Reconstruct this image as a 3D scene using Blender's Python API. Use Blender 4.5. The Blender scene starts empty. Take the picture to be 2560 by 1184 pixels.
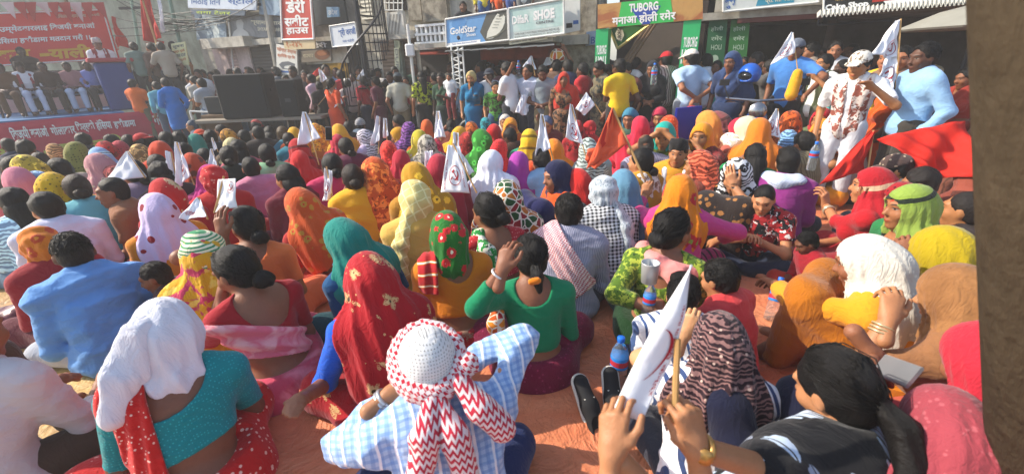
import bpy, math, random
import numpy as np
from mathutils import Matrix, Vector
SC = bpy.context.scene
COL = SC.collection
R = math.radians
# ---------------------------------------------------------------- camera, sky, sun, exposure
FPX, PITCH, ROLL, CAMZ = 1050.0, R(22.5), R(2.0), 1.5
_F = np.array((0, math.cos(PITCH), -math.sin(PITCH)))
_U0 = np.array((0, math.sin(PITCH), math.cos(PITCH)))
_X0 = np.array((1.0, 0, 0))
_RT = math.cos(ROLL)*_X0 - math.sin(ROLL)*_U0
_UP = math.sin(ROLL)*_X0 + math.cos(ROLL)*_U0
EYE = np.array((0, 0, CAMZ))
cam = bpy.data.cameras.new('camera')
cam.sensor_width = 36; cam.lens = 36*FPX/2560; cam.clip_end = 500; cam.clip_start = .02
camo = bpy.data.objects.new('camera', cam); COL.objects.link(camo)
camo.matrix_world = Matrix(((_RT[0], _UP[0], -_F[0], 0), (_RT[1], _UP[1], -_F[1], 0), (_RT[2], _UP[2], -_F[2], CAMZ), (0, 0, 0, 1)))
cam.dof.use_dof = True; cam.dof.focus_distance = 3.2; cam.dof.aperture_fstop = 2.4
SC.camera = camo
SUN_AZ, SUN_EL = R(82), R(35)          # azimuth left of straight ahead, elevation
world = bpy.data.worlds.new('World'); SC.world = world; world.use_nodes = True
_nt = world.node_tree
_sky = _nt.nodes.new('ShaderNodeTexSky'); _sky.sky_type = 'NISHITA'; _sky.sun_disc = False
_sky.sun_elevation = SUN_EL; _sky.sun_rotation = -SUN_AZ; _sky.dust_density = 1.5
_bg = _nt.nodes['Background']; _bg.inputs['Strength'].default_value = .15
_nt.links.new(_sky.outputs[0], _bg.inputs['Color'])
sun = bpy.data.lights.new('sun', 'SUN'); sun.energy = 3.7; sun.angle = R(.5); sun.color = (1, .9, .76)
suno = bpy.data.objects.new('sun', sun); COL.objects.link(suno)
_sd = Vector((-math.sin(SUN_AZ)*math.cos(SUN_EL), math.cos(SUN_AZ)*math.cos(SUN_EL), math.sin(SUN_EL)))
suno.rotation_euler = _sd.to_track_quat('Z', 'Y').to_euler(); suno.location = (-6, 2, 8)
SC.view_settings.view_transform = 'Standard'; SC.view_settings.look = 'None'
SC.view_settings.exposure = 1.0; SC.view_settings.gamma = 1
SC.cycles.max_bounces = 5; SC.cycles.diffuse_bounces = 3; SC.cycles.use_denoising = True

def ray(px, py):
    return _F + _RT*((px-1280)/FPX) - _UP*((py-592)/FPX)
def at(px, py, t):                       # point seen at a pixel of the 2560 photo, t metres along the view axis
    return EYE + ray(px, py)*t
def at_z(px, py, z):
    d = ray(px, py); return EYE + d*((z-CAMZ)/d[2])
def at_y(px, py, y):
    d = ray(px, py); return EYE + d*(y/d[1])
def srgb(h):
    h = h.lstrip('#'); o = []
    if len(h) == 3: h = ''.join(c+c for c in h)
    for i in (0, 2, 4):
        c = int(h[i:i+2], 16)/255
        o.append(c/12.92 if c <= .04045 else ((c+.055)/1.055)**2.4)
    return (o[0], o[1], o[2], 1.0)

# ---------------------------------------------------------------- tagging, linking
def tag(o, label=None, cat=None, group=None, kind=None):
    if label: o['label'] = label
    if cat: o['category'] = cat
    if group: o['group'] = group
    if kind: o['kind'] = kind
    return o
def empty(name, loc=(0, 0, 0), rz=0.0, scale=1.0):
    o = bpy.data.objects.new(name, None); COL.objects.link(o)
    o.empty_display_size = .1
    o.location = loc; o.rotation_euler = (0, 0, rz); o.scale = (scale,)*3
    return o
def link(name, mesh, mat, parent=None, color=None, c2=None, c3=None, ps=None):
    o = bpy.data.objects.new(name, mesh); COL.objects.link(o)
    if parent is not None: o.parent = parent
    if mat is not None:
        if not len(mesh.materials): mesh.materials.append(mat)
        if mesh.materials[0] is not mat:
            o.material_slots[0].link = 'OBJECT'; o.material_slots[0].material = mat
    if color is not None: o.color = srgb(color) if isinstance(color, str) else color
    if c2 is not None: o['c2'] = list(srgb(c2)[:3] if isinstance(c2, str) else c2)
    if c3 is not None: o['c3'] = list(srgb(c3)[:3] if isinstance(c3, str) else c3)
    if ps is not None: o['ps'] = float(ps)
    return o
def mesh_from(verts, faces, smooth=False, name='m'):
    me = bpy.data.meshes.new(name)
    me.from_pydata([tuple(map(float, v)) for v in verts], [], [tuple(map(int, f)) for f in faces])
    if smooth: me.polygons.foreach_set('use_smooth', np.ones(len(me.polygons), bool))
    me.update(); return me

class MB:                                # collects boxes, tubes, prisms into one mesh
    def __init__(s): s.v = []; s.f = []
    def add(s, vs, fs):
        b = len(s.v); s.v += [tuple(map(float, v)) for v in vs]; s.f += [tuple(b+i for i in f) for f in fs]
    def box(s, c, d, rz=0.0, bev=0.0, rot=None):
        x, y, z = d[0]/2, d[1]/2, d[2]/2
        M = np.array(Matrix.Rotation(rz, 3, 'Z')) if rot is None else np.array(rot)
        if bev <= 0:
            vs = [(sx*x, sy*y, sz*z) for sz in (-1, 1) for sx, sy in ((-1, -1), (1, -1), (1, 1), (-1, 1))]
            fs = [(3, 2, 1, 0), (4, 5, 6, 7), (0, 1, 5, 4), (1, 2, 6, 5), (2, 3, 7, 6), (3, 0, 4, 7)]
        else:
            b = min(bev, x*.9, y*.9, z*.9); vs = []
            ring = lambda X, Y, Z: [(-X+b, -Y, Z), (X-b, -Y, Z), (X, -Y+b, Z), (X, Y-b, Z), (X-b, Y, Z), (-X+b, Y, Z), (-X, Y-b, Z), (-X, -Y+b, Z)]
            vs += ring(x-b, y-b, -z) if x > 2*b and y > 2*b else ring(x, y, -z)
            vs += ring(x, y, -z+b) + ring(x, y, z-b)
            vs += ring(x-b, y-b, z) if x > 2*b and y > 2*b else ring(x, y, z)
            fs = [tuple(range(7, -1, -1)), tuple(range(24, 32))]
            for k in range(3):
                for i in range(8):
                    j = (i+1) % 8; fs.append((k*8+i, k*8+j, k*8+8+j, k*8+8+i))
        c = np.array(c, float)
        s.add([M @ np.array(v) + c for v in vs], fs)
    def tube(s, pts, r, n=8, cap=True):
        pts = [np.array(p, float) for p in pts]; rr = r if hasattr(r, '__len__') else [r]*len(pts)
        vs = []; fs = []; up = None
        for i, p in enumerate(pts):
            d = pts[min(i+1, len(pts)-1)] - pts[max(i-1, 0)]; d = d/(np.linalg.norm(d)+1e-9)
            if up is None:
                a = np.array((0, 0, 1.)) if abs(d[2]) < .9 else np.array((1., 0, 0))
            else: a = up
            x = np.cross(d, a); x /= np.linalg.norm(x)+1e-9; y = np.cross(x, d); up = y
            for k in range(n):
                t = 2*math.pi*k/n; vs.append(p + rr[i]*(x*math.cos(t)+y*math.sin(t)))
        for i in range(len(pts)-1):
            for k in range(n):
                j = (k+1) % n; fs.append((i*n+k, i*n+j, (i+1)*n+j, (i+1)*n+k))
        if cap:
            fs.append(tuple(range(n-1, -1, -1))); fs.append(tuple((len(pts)-1)*n+k for k in range(n)))
        s.add(vs, fs)
    def lathe(s, prof, c=(0, 0, 0), n=16, ax=None):
        vs = []; fs = []; m = len(prof)
        M = np.eye(3) if ax is None else np.array(Vector((0, 0, 1)).rotation_difference(Vector(ax)).to_matrix())
        for r, z in prof:
            for k in range(n):
                t = 2*math.pi*k/n; vs.append(M @ np.array((r*math.cos(t), r*math.sin(t), z)) + np.array(c))
        for i in range(m-1):
            for k in range(n):
                j = (k+1) % n; fs.append((i*n+k, i*n+j, (i+1)*n+j, (i+1)*n+k))
        fs.append(tuple(range(n-1, -1, -1))); fs.append(tuple((m-1)*n+k for k in range(n)))
        s.add(vs, fs)
    def prism(s, poly, thick, O, X, Y):      # polygon in the plane O + x X + y Y, thickness along -X x Y
        O = np.array(O, float); X = np.array(X, float); Y = np.array(Y, float); Nn = np.cross(X, Y); Nn /= np.linalg.norm(Nn)
        n = len(poly); a = [O+X*p[0]+Y*p[1] for p in poly]; b = [p-Nn*thick for p in a]
        s.add(a+b, [tuple(range(n)), tuple(range(2*n-1, n-1, -1))] + [(i, n+i, n+(i+1) % n, (i+1) % n) for i in range(n)])
    def quad(s, a, b, c, d, thick=0.0):
        if thick:
            a, b, c, d = [np.array(q, float) for q in (a, b, c, d)]
            n = np.cross(b-a, d-a); n = n/np.linalg.norm(n)*thick
            vs = [a, b, c, d, a-n, b-n, c-n, d-n]
            s.add(vs, [(0, 1, 2, 3), (7, 6, 5, 4), (0, 4, 5, 1), (1, 5, 6, 2), (2, 6, 7, 3), (3, 7, 4, 0)])
        else: s.add([a, b, c, d], [(0, 1, 2, 3)])
    def mesh(s, smooth=False): return mesh_from(s.v, s.f, smooth)
    def build(s, name, mat, parent=None, smooth=False, **k):
        return link(name, s.mesh(smooth), mat, parent, **k)

# ---------------------------------------------------------------- node materials
class X:                                 # a socket with arithmetic
    def __init__(s, nt, so): s.nt = nt; s.so = so
    def m(s, op, *o):
        n = s.nt.nodes.new('ShaderNodeMath'); n.operation = op
        for i, q in enumerate((s,)+o):
            if isinstance(q, X): s.nt.links.new(q.so, n.inputs[i])
            else: n.inputs[i].default_value = q
        return X(s.nt, n.outputs[0])
    def __add__(s, o): return s.m('ADD', o)
    def __sub__(s, o): return s.m('SUBTRACT', o)
    def __mul__(s, o): return s.m('MULTIPLY', o)
    def __truediv__(s, o): return s.m('DIVIDE', o)
    def lt(s, o): return s.m('LESS_THAN', o)
    def gt(s, o): return s.m('GREATER_THAN', o)
    def fr(s): return s.m('FRACT')
    def ab(s): return s.m('ABSOLUTE')
    def mn(s, o): return s.m('MINIMUM', o)
    def mx(s, o): return s.m('MAXIMUM', o)
    def sin(s): return s.m('SINE')
    def step(s, a, b):
        n = s.nt.nodes.new('ShaderNodeMapRange'); n.interpolation_type = 'SMOOTHSTEP'
        s.nt.links.new(s.so, n.inputs[0]); n.inputs[1].default_value = a; n.inputs[2].default_value = b
        return X(s.nt, n.outputs[0])
class NT:
    def __init__(s, name):
        s.mat = bpy.data.materials.new(name); s.mat.use_nodes = True; s.nt = s.mat.node_tree
        s.b = s.nt.nodes['Principled BSDF']
    def n(s, t, **k):
        n = s.nt.nodes.new(t)
        for a, v in k.items(): setattr(n, a, v)
        return n
    def L(s, a, b): s.nt.links.new(a.so if isinstance(a, X) else a, b)
    def obj(s): return s.n('ShaderNodeTexCoord').outputs['Object']
    def attr(s, name, typ='GEOMETRY'):
        return s.n('ShaderNodeAttribute', attribute_name=name, attribute_type=typ)
    def xyz(s, so):
        n = s.n('ShaderNodeSeparateXYZ'); s.L(so, n.inputs[0]); return [X(s.nt, o) for o in n.outputs]
    def vec(s, x, y, z):
        n = s.n('ShaderNodeCombineXYZ')
        for i, q in enumerate((x, y, z)):
            if isinstance(q, X): s.L(q, n.inputs[i])
            else: n.inputs[i].default_value = q
        return n.outputs[0]
    def noise(s, scale, vec=None, detail=3, rough=.55, dist=0.0, out=0):
        n = s.n('ShaderNodeTexNoise'); n.inputs['Scale'].default_value = scale; n.inputs['Detail'].default_value = detail
        n.inputs['Roughness'].default_value = rough; n.inputs['Distortion'].default_value = dist
        if vec is not None: s.L(vec, n.inputs['Vector'])
        return X(s.nt, n.outputs[out]) if out == 0 else n.outputs[out]
    def vor(s, scale, vec=None, feat='F1', out='Distance', rnd=1.0):
        n = s.n('ShaderNodeTexVoronoi', feature=feat); n.inputs['Scale'].default_value = scale
        if 'Randomness' in n.inputs: n.inputs['Randomness'].default_value = rnd
        if vec is not None: s.L(vec, n.inputs['Vector'])
        o = n.outputs[out]
        return X(s.nt, o) if out == 'Distance' else o
    def mixc(s, f, a, b):
        n = s.n('ShaderNodeMix', data_type='RGBA')
        for q, i in ((f, 0), (a, 6), (b, 7)):
            if isinstance(q, X): s.L(q, n.inputs[i])
            elif hasattr(q, 'is_output'): s.L(q, n.inputs[i])
            elif i == 0: n.inputs[0].default_value = q
            else: n.inputs[i].default_value = q if len(q) == 4 else (*q, 1)
        return n.outputs[2]
    def mulc(s, c, f):
        n = s.n('ShaderNodeVectorMath', operation='SCALE')
        if hasattr(c, 'is_output'): s.L(c, n.inputs[0])
        else: n.inputs[0].default_value = c[:3]
        if isinstance(f, X): s.L(f, n.inputs['Scale'])
        else: n.inputs['Scale'].default_value = f
        return n.outputs[0]
    def bump(s, h, strength=.4, dist=.01, prev=None):
        n = s.n('ShaderNodeBump'); n.inputs['Strength'].default_value = strength; n.inputs['Distance'].default_value = dist
        s.L(h, n.inputs['Height'])
        if prev is not None: s.L(prev, n.inputs['Normal'])
        s.L(n.outputs[0], s.b.inputs['Normal']); return n.outputs[0]
    def set(s, color=None, rough=None, spec=None, metal=None, **k):
        if color is not None:
            if hasattr(color, 'is_output') or isinstance(color, X): s.L(color, s.b.inputs['Base Color'])
            else: s.b.inputs['Base Color'].default_value = color if len(color) == 4 else (*color, 1)
        if rough is not None:
            if isinstance(rough, X): s.L(rough, s.b.inputs['Roughness'])
            else: s.b.inputs['Roughness'].default_value = rough
        if spec is not None: s.b.inputs['Specular IOR Level'].default_value = spec
        if metal is not None: s.b.inputs['Metallic'].default_value = metal
        for a, v in k.items(): s.b.inputs[a].default_value = v
        return s.mat
MATS = {}
def flat(name, col, rough=.6, metal=0.0, spec=.4, dirt=.18, sc=6.0, bump=.0):
    key = ('flat', name)
    if key in MATS: return MATS[key]
    t = NT(name); c = srgb(col) if isinstance(col, str) else (*col[:3], 1)
    o = t.obj()
    f = t.noise(sc, o, 5, .65)
    t.set(t.mulc(c, f*(2*dirt) + (1-dirt)), rough, spec, metal)
    if bump: t.bump(t.noise(sc*7, o, 4), bump, .01)
    MATS[key] = t.mat
    return t.mat
def tinted(name='tinted', rough=.6, spec=.4, metal=0.0, dirt=.15):     # colour comes from the object's own colour
    key = ('tint', name)
    if key in MATS: return MATS[key]
    t = NT(name); oi = t.n('ShaderNodeObjectInfo'); o = t.obj()
    t.set(t.mulc(oi.outputs['Color'], t.noise(5, o, 5, .65)*(2*dirt)+(1-dirt)), rough, spec, metal)
    MATS[key] = t.mat; return t.mat

def skin_mat():
    t = NT('skin'); oi = t.n('ShaderNodeObjectInfo'); o = t.obj()
    x, y, z = t.xyz(t.attr('hc').outputs['Vector'])
    ax = x.ab()
    def ell(cx, cz, rx, rz, soft=.25):
        a = (ax-cx)/rx; b = (z-cz)/rz
        return (a*a+b*b).step(1+soft, 1-soft)
    front = y.step(.03, .05)
    base = t.mulc(oi.outputs['Color'], (t.noise(9, o, 4)*.35+.8)*(t.noise(55, o, 4, .7)*.3+.87))
    c = t.mixc(ell(0.0, -.066, .023, .0085)*front, base, t.mulc(base, .62)) if False else base
    lip = t.n('ShaderNodeVectorMath', operation='MULTIPLY'); t.L(base, lip.inputs[0]); lip.inputs[1].default_value = (.85, .5, .5)
    c = t.mixc(ell(0.0, -.066, .024, .009)*front, base, lip.outputs[0])
    # brows follow a slight arch
    zz = z + (ax-.034)*(ax-.034)*9
    bx = (ax-.033)/.021; bz = (zz-.033)/.0042
    c = t.mixc((bx*bx+bz*bz).step(1.5, .6)*front*.85, c, (.012, .008, .006, 1))
    c = t.mixc(ell(.032, .009, .0142, .0056)*front, c, (.22, .17, .14, 1))
    c = t.mixc(ell(.032, .009, .0062, .0060)*front, c, (.008, .005, .004, 1))
    lid = (z-.0155).ab()
    c = t.mixc(ell(.032, .0142, .0165, .0022)*front, c, (.02, .012, .009, 1))
    nost = t.attr('tika', 'OBJECT').outputs['Fac']
    c = t.mixc((ell(0.0, .052, .0055, .011)*front).m('MULTIPLY', X(t.nt, nost)), c, (.45, .01, .012, 1))
    hb = X(t.nt, t.attr('stubble', 'OBJECT').outputs['Fac'])
    c = t.mixc(ell(0.0, -.052, .020, .0055)*front*hb, c, (.015, .010, .008, 1))
    t.set(c, .52, .35)
    t.b.inputs['Subsurface Weight'].default_value = .12
    t.b.inputs['Subsurface Radius'].default_value = (.012, .005, .003)
    t.b.inputs['Subsurface Scale'].default_value = .6
    t.bump(t.noise(130, o, 4, .65)*.7+(t.noise(34, o, 3, .6, .8)-.5).ab()*.8, .35, .005)
    return t.mat
def hair_mat():
    t = NT('hair'); oi = t.n('ShaderNodeObjectInfo'); o = t.obj()
    x, y, z = t.xyz(t.attr('hc').outputs['Vector'])
    w = t.noise(1.0, t.vec(x*210, y*34+z*22, z*46), 5, .7); k = t.noise(1.0, t.vec(x*60, y*20, z*24), 3, .6)
    t.set(t.mulc(oi.outputs['Color'], w*1.5+.25), w*.25+.36, .24)
    t.bump(w*.7+k*.5, .9, .012)
    return t.mat
def cloth(pattern):
    if ('cloth', pattern) in MATS: return MATS[('cloth', pattern)]
    t = NT('cloth_'+pattern); oi = t.n('ShaderNodeObjectInfo'); o = t.obj()
    c1 = oi.outputs['Color']; c2 = t.attr('c2', 'OBJECT').outputs['Color']; c3 = t.attr('c3', 'OBJECT').outputs['Color']
    ps = X(t.nt, t.attr('ps', 'OBJECT').outputs['Fac'])
    wob = t.noise(7, o, 2, out=1)
    sh = t.n('ShaderNodeVectorMath', operation='SCALE'); t.L(wob, sh.inputs[0]); sh.inputs['Scale'].default_value = .03
    ad = t.n('ShaderNodeVectorMath'); t.L(o, ad.inputs[0]); t.L(sh.outputs[0], ad.inputs[1]); q = ad.outputs[0]
    x, y, z = t.xyz(q)
    scq = t.n('ShaderNodeVectorMath', operation='SCALE'); t.L(q, scq.inputs[0]); t.L(ps, scq.inputs['Scale']); qs = scq.outputs[0]
    u = x*ps; v = z*ps; w = y*ps
    ln = lambda a, wd: ((a.fr()-.5).ab()).lt(wd)
    col = c1
    if pattern == 'check':
        a = ln(u, .20); b = ln(v+w*.6, .20)
        col = t.mixc(a*.55, c1, c2); col = t.mixc(b*.55, col, c2)
    elif pattern == 'hero_check':            # white ladder stripes on a blue check
        a = ln(u+.25, .22); b = ln(v+w*.8, .22)
        col = t.mixc(a*.5, c1, c2); col = t.mixc(b*.45, col, c2)
        col = t.mixc(ln(u*.5, .075), col, c3)
    elif pattern == 'gingham':
        a = ln(u, .25); b = ln(v+w*.7, .25)
        col = t.mixc(a*.5+b*.5, c1, c2)
    elif pattern == 'stripe':
        col = t.mixc(ln(u+w*.5, .16), c1, c2)
    elif pattern == 'hstripe':
        col = t.mixc(ln(v, .22), c1, c2)
    elif pattern == 'dots':
        d = t.vor(1.0, qs, rnd=.15); col = t.mixc(d.lt(.26), c1, c2)
    elif pattern == 'sprig':                 # small scattered motifs
        d = t.vor(1.0, qs); col = t.mixc(d.lt(.22), c1, c2); col = t.mixc(d.lt(.09), col, c3)
    elif pattern == 'floral':
        d = t.vor(1.0, qs); p = t.noise(9, qs, 2)
        col = t.mixc((d+p*.35).lt(.52), c1, c2); col = t.mixc((d+p*.2).lt(.22), col, c3)
    elif pattern == 'gold':                  # embroidered medallions with petals
        cp = t.n('ShaderNodeTexVoronoi'); t.L(qs, cp.inputs['Vector']); cp.inputs['Scale'].default_value = 1.0; cp.inputs['Randomness'].default_value = .7
        d = X(t.nt, cp.outputs['Distance'])
        sub = t.n('ShaderNodeVectorMath', operation='SUBTRACT'); t.L(qs, sub.inputs[0]); t.L(cp.outputs['Position'], sub.inputs[1])
        a, b, e = t.xyz(sub.outputs[0])
        ang = b.m('ARCTAN2', a) if False else e.m('ARCTAN2', a)
        pet = (ang*5).sin()*.07 + (ang*2).sin()*.05
        f = (d+pet).lt(.27); g = d.lt(.10); h = d.lt(.06)
        rim = ((d+pet).gt(.17))*f
        col = t.mixc(f, c1, c2); col = t.mixc(rim*t.noise(26, qs, 1).gt(.52), col, c1); col = t.mixc(g, col, c3); col = t.mixc(h, col, (.05, .03, .02, 1))
        small = t.vor(2.3, qs); col = t.mixc(small.lt(.1), col, c2)
    elif pattern == 'mosaic':
        e = t.vor(1.0, qs, 'DISTANCE_TO_EDGE'); cc = t.vor(1.0, qs, 'F1', 'Color')
        r, g, b = t.xyz(cc)
        col = t.mixc(r.gt(.62), c1, c2); col = t.mixc(g.gt(.68), col, c3)
        col = t.mixc(e.lt(.075), col, (.72, .66, .55, 1))
    elif pattern == 'patch':                 # mottled print
        p = t.noise(1.0, qs, 3, .6, .6); col = t.mixc(p.step(.5, .54), c1, c2); col = t.mixc(t.noise(1.7, qs, 3, .6).step(.6, .63), col, c3)
    elif pattern == 'paisley':
        p = t.n('ShaderNodeTexWave', wave_type='RINGS'); t.L(qs, p.inputs['Vector']); p.inputs['Scale'].default_value = .6
        p.inputs['Distortion'].default_value = 9; p.inputs['Detail'].default_value = 2; p.inputs['Detail Scale'].default_value = 1.2
        col = t.mixc(X(t.nt, p.outputs['Fac']).gt(.62), c1, c2)
        col = t.mixc(t.vor(1.0, qs).lt(.16), col, c3)
    elif pattern == 'hound':                 # houndstooth-like keffiyeh weave
        a = (u+v*.5).fr().lt(.5); b = (v-u*.3+w*.7).fr().lt(.5); k = ((a-b).ab())
        kk = k*((u*2+v*2).fr().gt(.18))
        col = t.mixc(kk, c1, c2)
    elif pattern == 'zigzag':
        zz = v*1.0 + ((u*1.3).fr()-.5).ab()*1.3
        col = t.mixc(zz.fr().lt(.5), c1, c2)
    elif pattern == 'border':                # plain cloth with banded edges by height
        k = (v+w*.3).fr(); col = t.mixc(k.lt(.22), c1, c2); col = t.mixc((k-.11).ab().lt(.05), col, c3)
    elif pattern == 'tiedye':
        p = t.noise(1.0, qs, 3, .5, 1.2); col = t.mixc(p.step(.42, .62), c1, c2)
    elif pattern == 'grid':                  # ribbed grid scarf
        a = ln(u+v*.35, .07); b = ln(v-u*.45+w*.5, .07); col = t.mixc(a.mx(b), c1, c2)
    elif pattern == 'feather':
        cp = t.n('ShaderNodeTexVoronoi'); t.L(qs, cp.inputs['Vector']); cp.inputs['Scale'].default_value = 1.0; cp.inputs['Randomness'].default_value = .75
        sub = t.n('ShaderNodeVectorMath', operation='SUBTRACT'); t.L(qs, sub.inputs[0]); t.L(cp.outputs['Position'], sub.inputs[1])
        a, b, e = t.xyz(sub.outputs[0]); rr, gg, bb = t.xyz(cp.outputs['Color'])
        a = a+b*.6; lx = a*.80-e*.60; ly = a*.60+e*.80; bend = ly*ly*.5; lx = lx+bend
        barb = (ly*34-lx.ab()*30).sin(); m_ = ((lx/.20)*(lx/.20)+(ly/.52)*(ly/.52))+t.noise(7, qs, 2)*.5
        f = (m_+barb*.22*lx.ab()*5).lt(1.12); sh = lx.ab().lt(.013); tip = (barb.gt(.45))*(lx.ab().gt(.07))
        col = t.mixc(f*(tip*-1+1), c1, t.mixc(rr.gt(.5), c2, c3)) if False else t.mixc(f, c1, c2)
        col = t.mixc(f*rr.gt(.5), col, c3); col = t.mixc(f*tip, col, c1); col = t.mixc(f*sh, col, c1)
    elif pattern == 'leaf':
        vv = t.vec(u*1.6, w, v*.55); d = t.vor(1.0, vv); p = t.noise(6, qs, 2)
        col = t.mixc((d+p*.25).lt(.47), c1, c2); col = t.mixc((d+p*.1).lt(.2), col, c3)
    elif pattern == 'script':                # rows of small printed characters
        rows = (v.fr()-.5).ab().lt(.3); ch = t.noise(5, t.vec(u*1.3, v.m('FLOOR'), w), 2, .6).gt(.53)
        col = t.mixc(rows*ch, c1, c2)
    elif pattern == 'knit':                  # crochet with little holes
        d = ((u.fr()-.5).ab()+(v.fr()-.5).ab()).lt(.26); col = t.mixc(d, c1, c2)
    var = t.noise(4, o, 3)*.24+.88
    weave = t.noise(420, o, 2)
    t.set(t.mulc(col, var*(weave*.16+.92)), .88, .2)
    t.b.inputs['Sheen Weight'].default_value = .15; t.b.inputs['Sheen Roughness'].default_value = .5
    fine = (t.noise(30, o, 3, .55, 1.0)-.5).ab(); b1 = t.bump(fine, .22, .010)
    vf = X(t.nt, t.attr('vf', 'OBJECT').outputs['Fac'])
    big = (t.noise(1, t.vec((x*(vf*16+10))+z*3, y*(vf*16+10), z*(vf*-12+17)+x*4), 3, .55, .9)-.5).ab()
    b2 = t.bump(big, .40, .032, b1)
    MATS[('cloth', pattern)] = t.mat
    return t.mat
SKIN, HAIR = skin_mat(), hair_mat()
# ---------------------------------------------------------------- implicit surfaces -> meshes
def nrm(v):
    v = np.array(v, float); return v/(np.linalg.norm(v)+1e-12)
def waves(seed, n=6):
    r = np.random.RandomState(seed)
    d = r.normal(size=(n, 3)); d /= np.linalg.norm(d, axis=1)[:, None]
    f = r.uniform(.7, 1.5, n); ph = r.uniform(0, 6.28, n)
    def fn(P):
        o = 0
        for i in range(n): o = o + np.sin(P @ (d[i]*f[i]) + ph[i])
        return o/n*1.6
    return fn
def sstep(a, b, x):
    t = np.clip((x-a)/(b-a), 0, 1); return t*t*(3-2*t)
_ED = [(0, 1), (2, 3), (4, 5), (6, 7), (0, 2), (1, 3), (4, 6), (5, 7), (0, 4), (1, 5), (2, 6), (3, 7)]
class SD:
    def __init__(s, h): s.h = h; s.pr = []; s.ops = []
    def cone(s, a, b, ra, rb, k=.03):
        s.pr.append((0, np.array(a, float), np.array(b, float), ra, rb, k)); return s
    def ell(s, c, r, Rm=None, k=.03):
        s.pr.append((1, np.array(c, float), np.array(r, float), np.eye(3) if Rm is None else np.array(Rm), 0, k)); return s
    def op(s, fn): s.ops.append(fn); return s
    def plane(s, p, n, k=0.0):                 # keep the side the normal does not point to
        p = np.array(p, float); n = nrm(n)
        def f(v, P):
            d = (P-p) @ n; return np.maximum(v, d)
        return s.op(f)
    def sub(s, c, r, Rm=None, k=.0):
        c = np.array(c, float); r = np.array(r, float); M = np.eye(3) if Rm is None else np.array(Rm)
        def f(v, P):
            L = (P-c) @ M
            k0 = np.linalg.norm(L/r, axis=1); k1 = np.linalg.norm(L/(r*r), axis=1)+1e-9
            return np.maximum(v, -(k0*(k0-1)/k1))
        return s.op(f)
    def subcone(s, a, b, ra, rb):
        a = np.array(a, float); b = np.array(b, float)
        def f(v, P):
            ba = b-a; t = np.clip((P-a) @ ba/(ba @ ba), 0, 1)
            return np.maximum(v, -(np.linalg.norm(P-a-t[:, None]*ba, axis=1)-(ra+(rb-ra)*t)))
        return s.op(f)
    def disp(s, fn): return s.op(lambda v, P: v+fn(P))
    def run(s):
        h = s.h; lo = np.full(3, 1e9); hi = np.full(3, -1e9)
        for p in s.pr:
            if p[0] == 0: a = np.minimum(p[1]-p[3], p[2]-p[4]); b = np.maximum(p[1]+p[3], p[2]+p[4])
            else:
                e = np.sqrt(((p[3]*p[2][None, :])**2).sum(1)); a = p[1]-e; b = p[1]+e
            lo = np.minimum(lo, a); hi = np.maximum(hi, b)
        lo = lo-3*h-.012; hi = hi+3*h+.012
        n = np.ceil((hi-lo)/h).astype(int)+1
        V = np.full(n, .2, np.float32); ax = [lo[i]+h*np.arange(n[i]) for i in range(3)]
        for p in s.pr:
            k = p[5]; mg = max(2*h, k)+.02
            if p[0] == 0: a = np.minimum(p[1]-p[3], p[2]-p[4]); b = np.maximum(p[1]+p[3], p[2]+p[4])
            else:
                e = np.sqrt(((p[3]*p[2][None, :])**2).sum(1)); a = p[1]-e; b = p[1]+e
            i0 = np.maximum(0, np.floor((a-mg-lo)/h).astype(int)); i1 = np.minimum(n, np.ceil((b+mg-lo)/h).astype(int)+1)
            x = ax[0][i0[0]:i1[0], None, None]; y = ax[1][None, i0[1]:i1[1], None]; z = ax[2][None, None, i0[2]:i1[2]]
            if p[0] == 0:
                A = p[1]; ba = p[2]-A; l2 = ba @ ba+1e-12
                t = np.clip(((x-A[0])*ba[0]+(y-A[1])*ba[1]+(z-A[2])*ba[2])/l2, 0, 1)
                d = np.sqrt((x-A[0]-t*ba[0])**2+(y-A[1]-t*ba[1])**2+(z-A[2]-t*ba[2])**2)-(p[3]+(p[4]-p[3])*t)
            else:
                c, r, M = p[1], p[2], p[3]
                L = [(x-c[0])*M[0, j]+(y-c[1])*M[1, j]+(z-c[2])*M[2, j] for j in range(3)]
                k0 = np.sqrt(sum((L[j]/r[j])**2 for j in range(3))); k1 = np.sqrt(sum((L[j]/r[j]**2)**2 for j in range(3)))+1e-9
                d = k0*(k0-1)/k1
                d = np.where(k0 < .15, -r.min(), d)
            sl = V[i0[0]:i1[0], i0[1]:i1[1], i0[2]:i1[2]]
            if k > 0:
                hh = np.maximum(k-np.abs(sl-d), 0)/k
                sl[...] = np.minimum(sl, d)-hh*hh*k*.25
            else: np.minimum(sl, d, out=sl)
        if s.ops:
            ii = np.nonzero(V < .05+2*h)
            P = np.stack([ax[j][ii[j]] for j in range(3)], 1); v = V[ii].astype(float)
            for f in s.ops: v = f(v, P)
            V[ii] = v
        return V, lo, h
    def surf(s):
        V, lo, h = s.run()
        ins = V < 0; n = np.array(V.shape)-1
        c = np.zeros(tuple(n), np.int8)
        offs = [(i, j, k) for i in (0, 1) for j in (0, 1) for k in (0, 1)]
        for (i, j, k) in offs: c += ins[i:n[0]+i, j:n[1]+j, k:n[2]+k]
        act = np.nonzero((c > 0) & (c < 8))
        m = len(act[0])
        if m == 0: return np.zeros((0, 3)), np.zeros((0, 4), int)
        idx = np.full(tuple(n), -1, np.int32); idx[act] = np.arange(m)
        cv = np.stack([V[act[0]+i, act[1]+j, act[2]+k] for (i, j, k) in offs], 1)
        sm = np.zeros((m, 3)); ct = np.zeros(m)
        of = np.array(offs, float)
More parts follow.
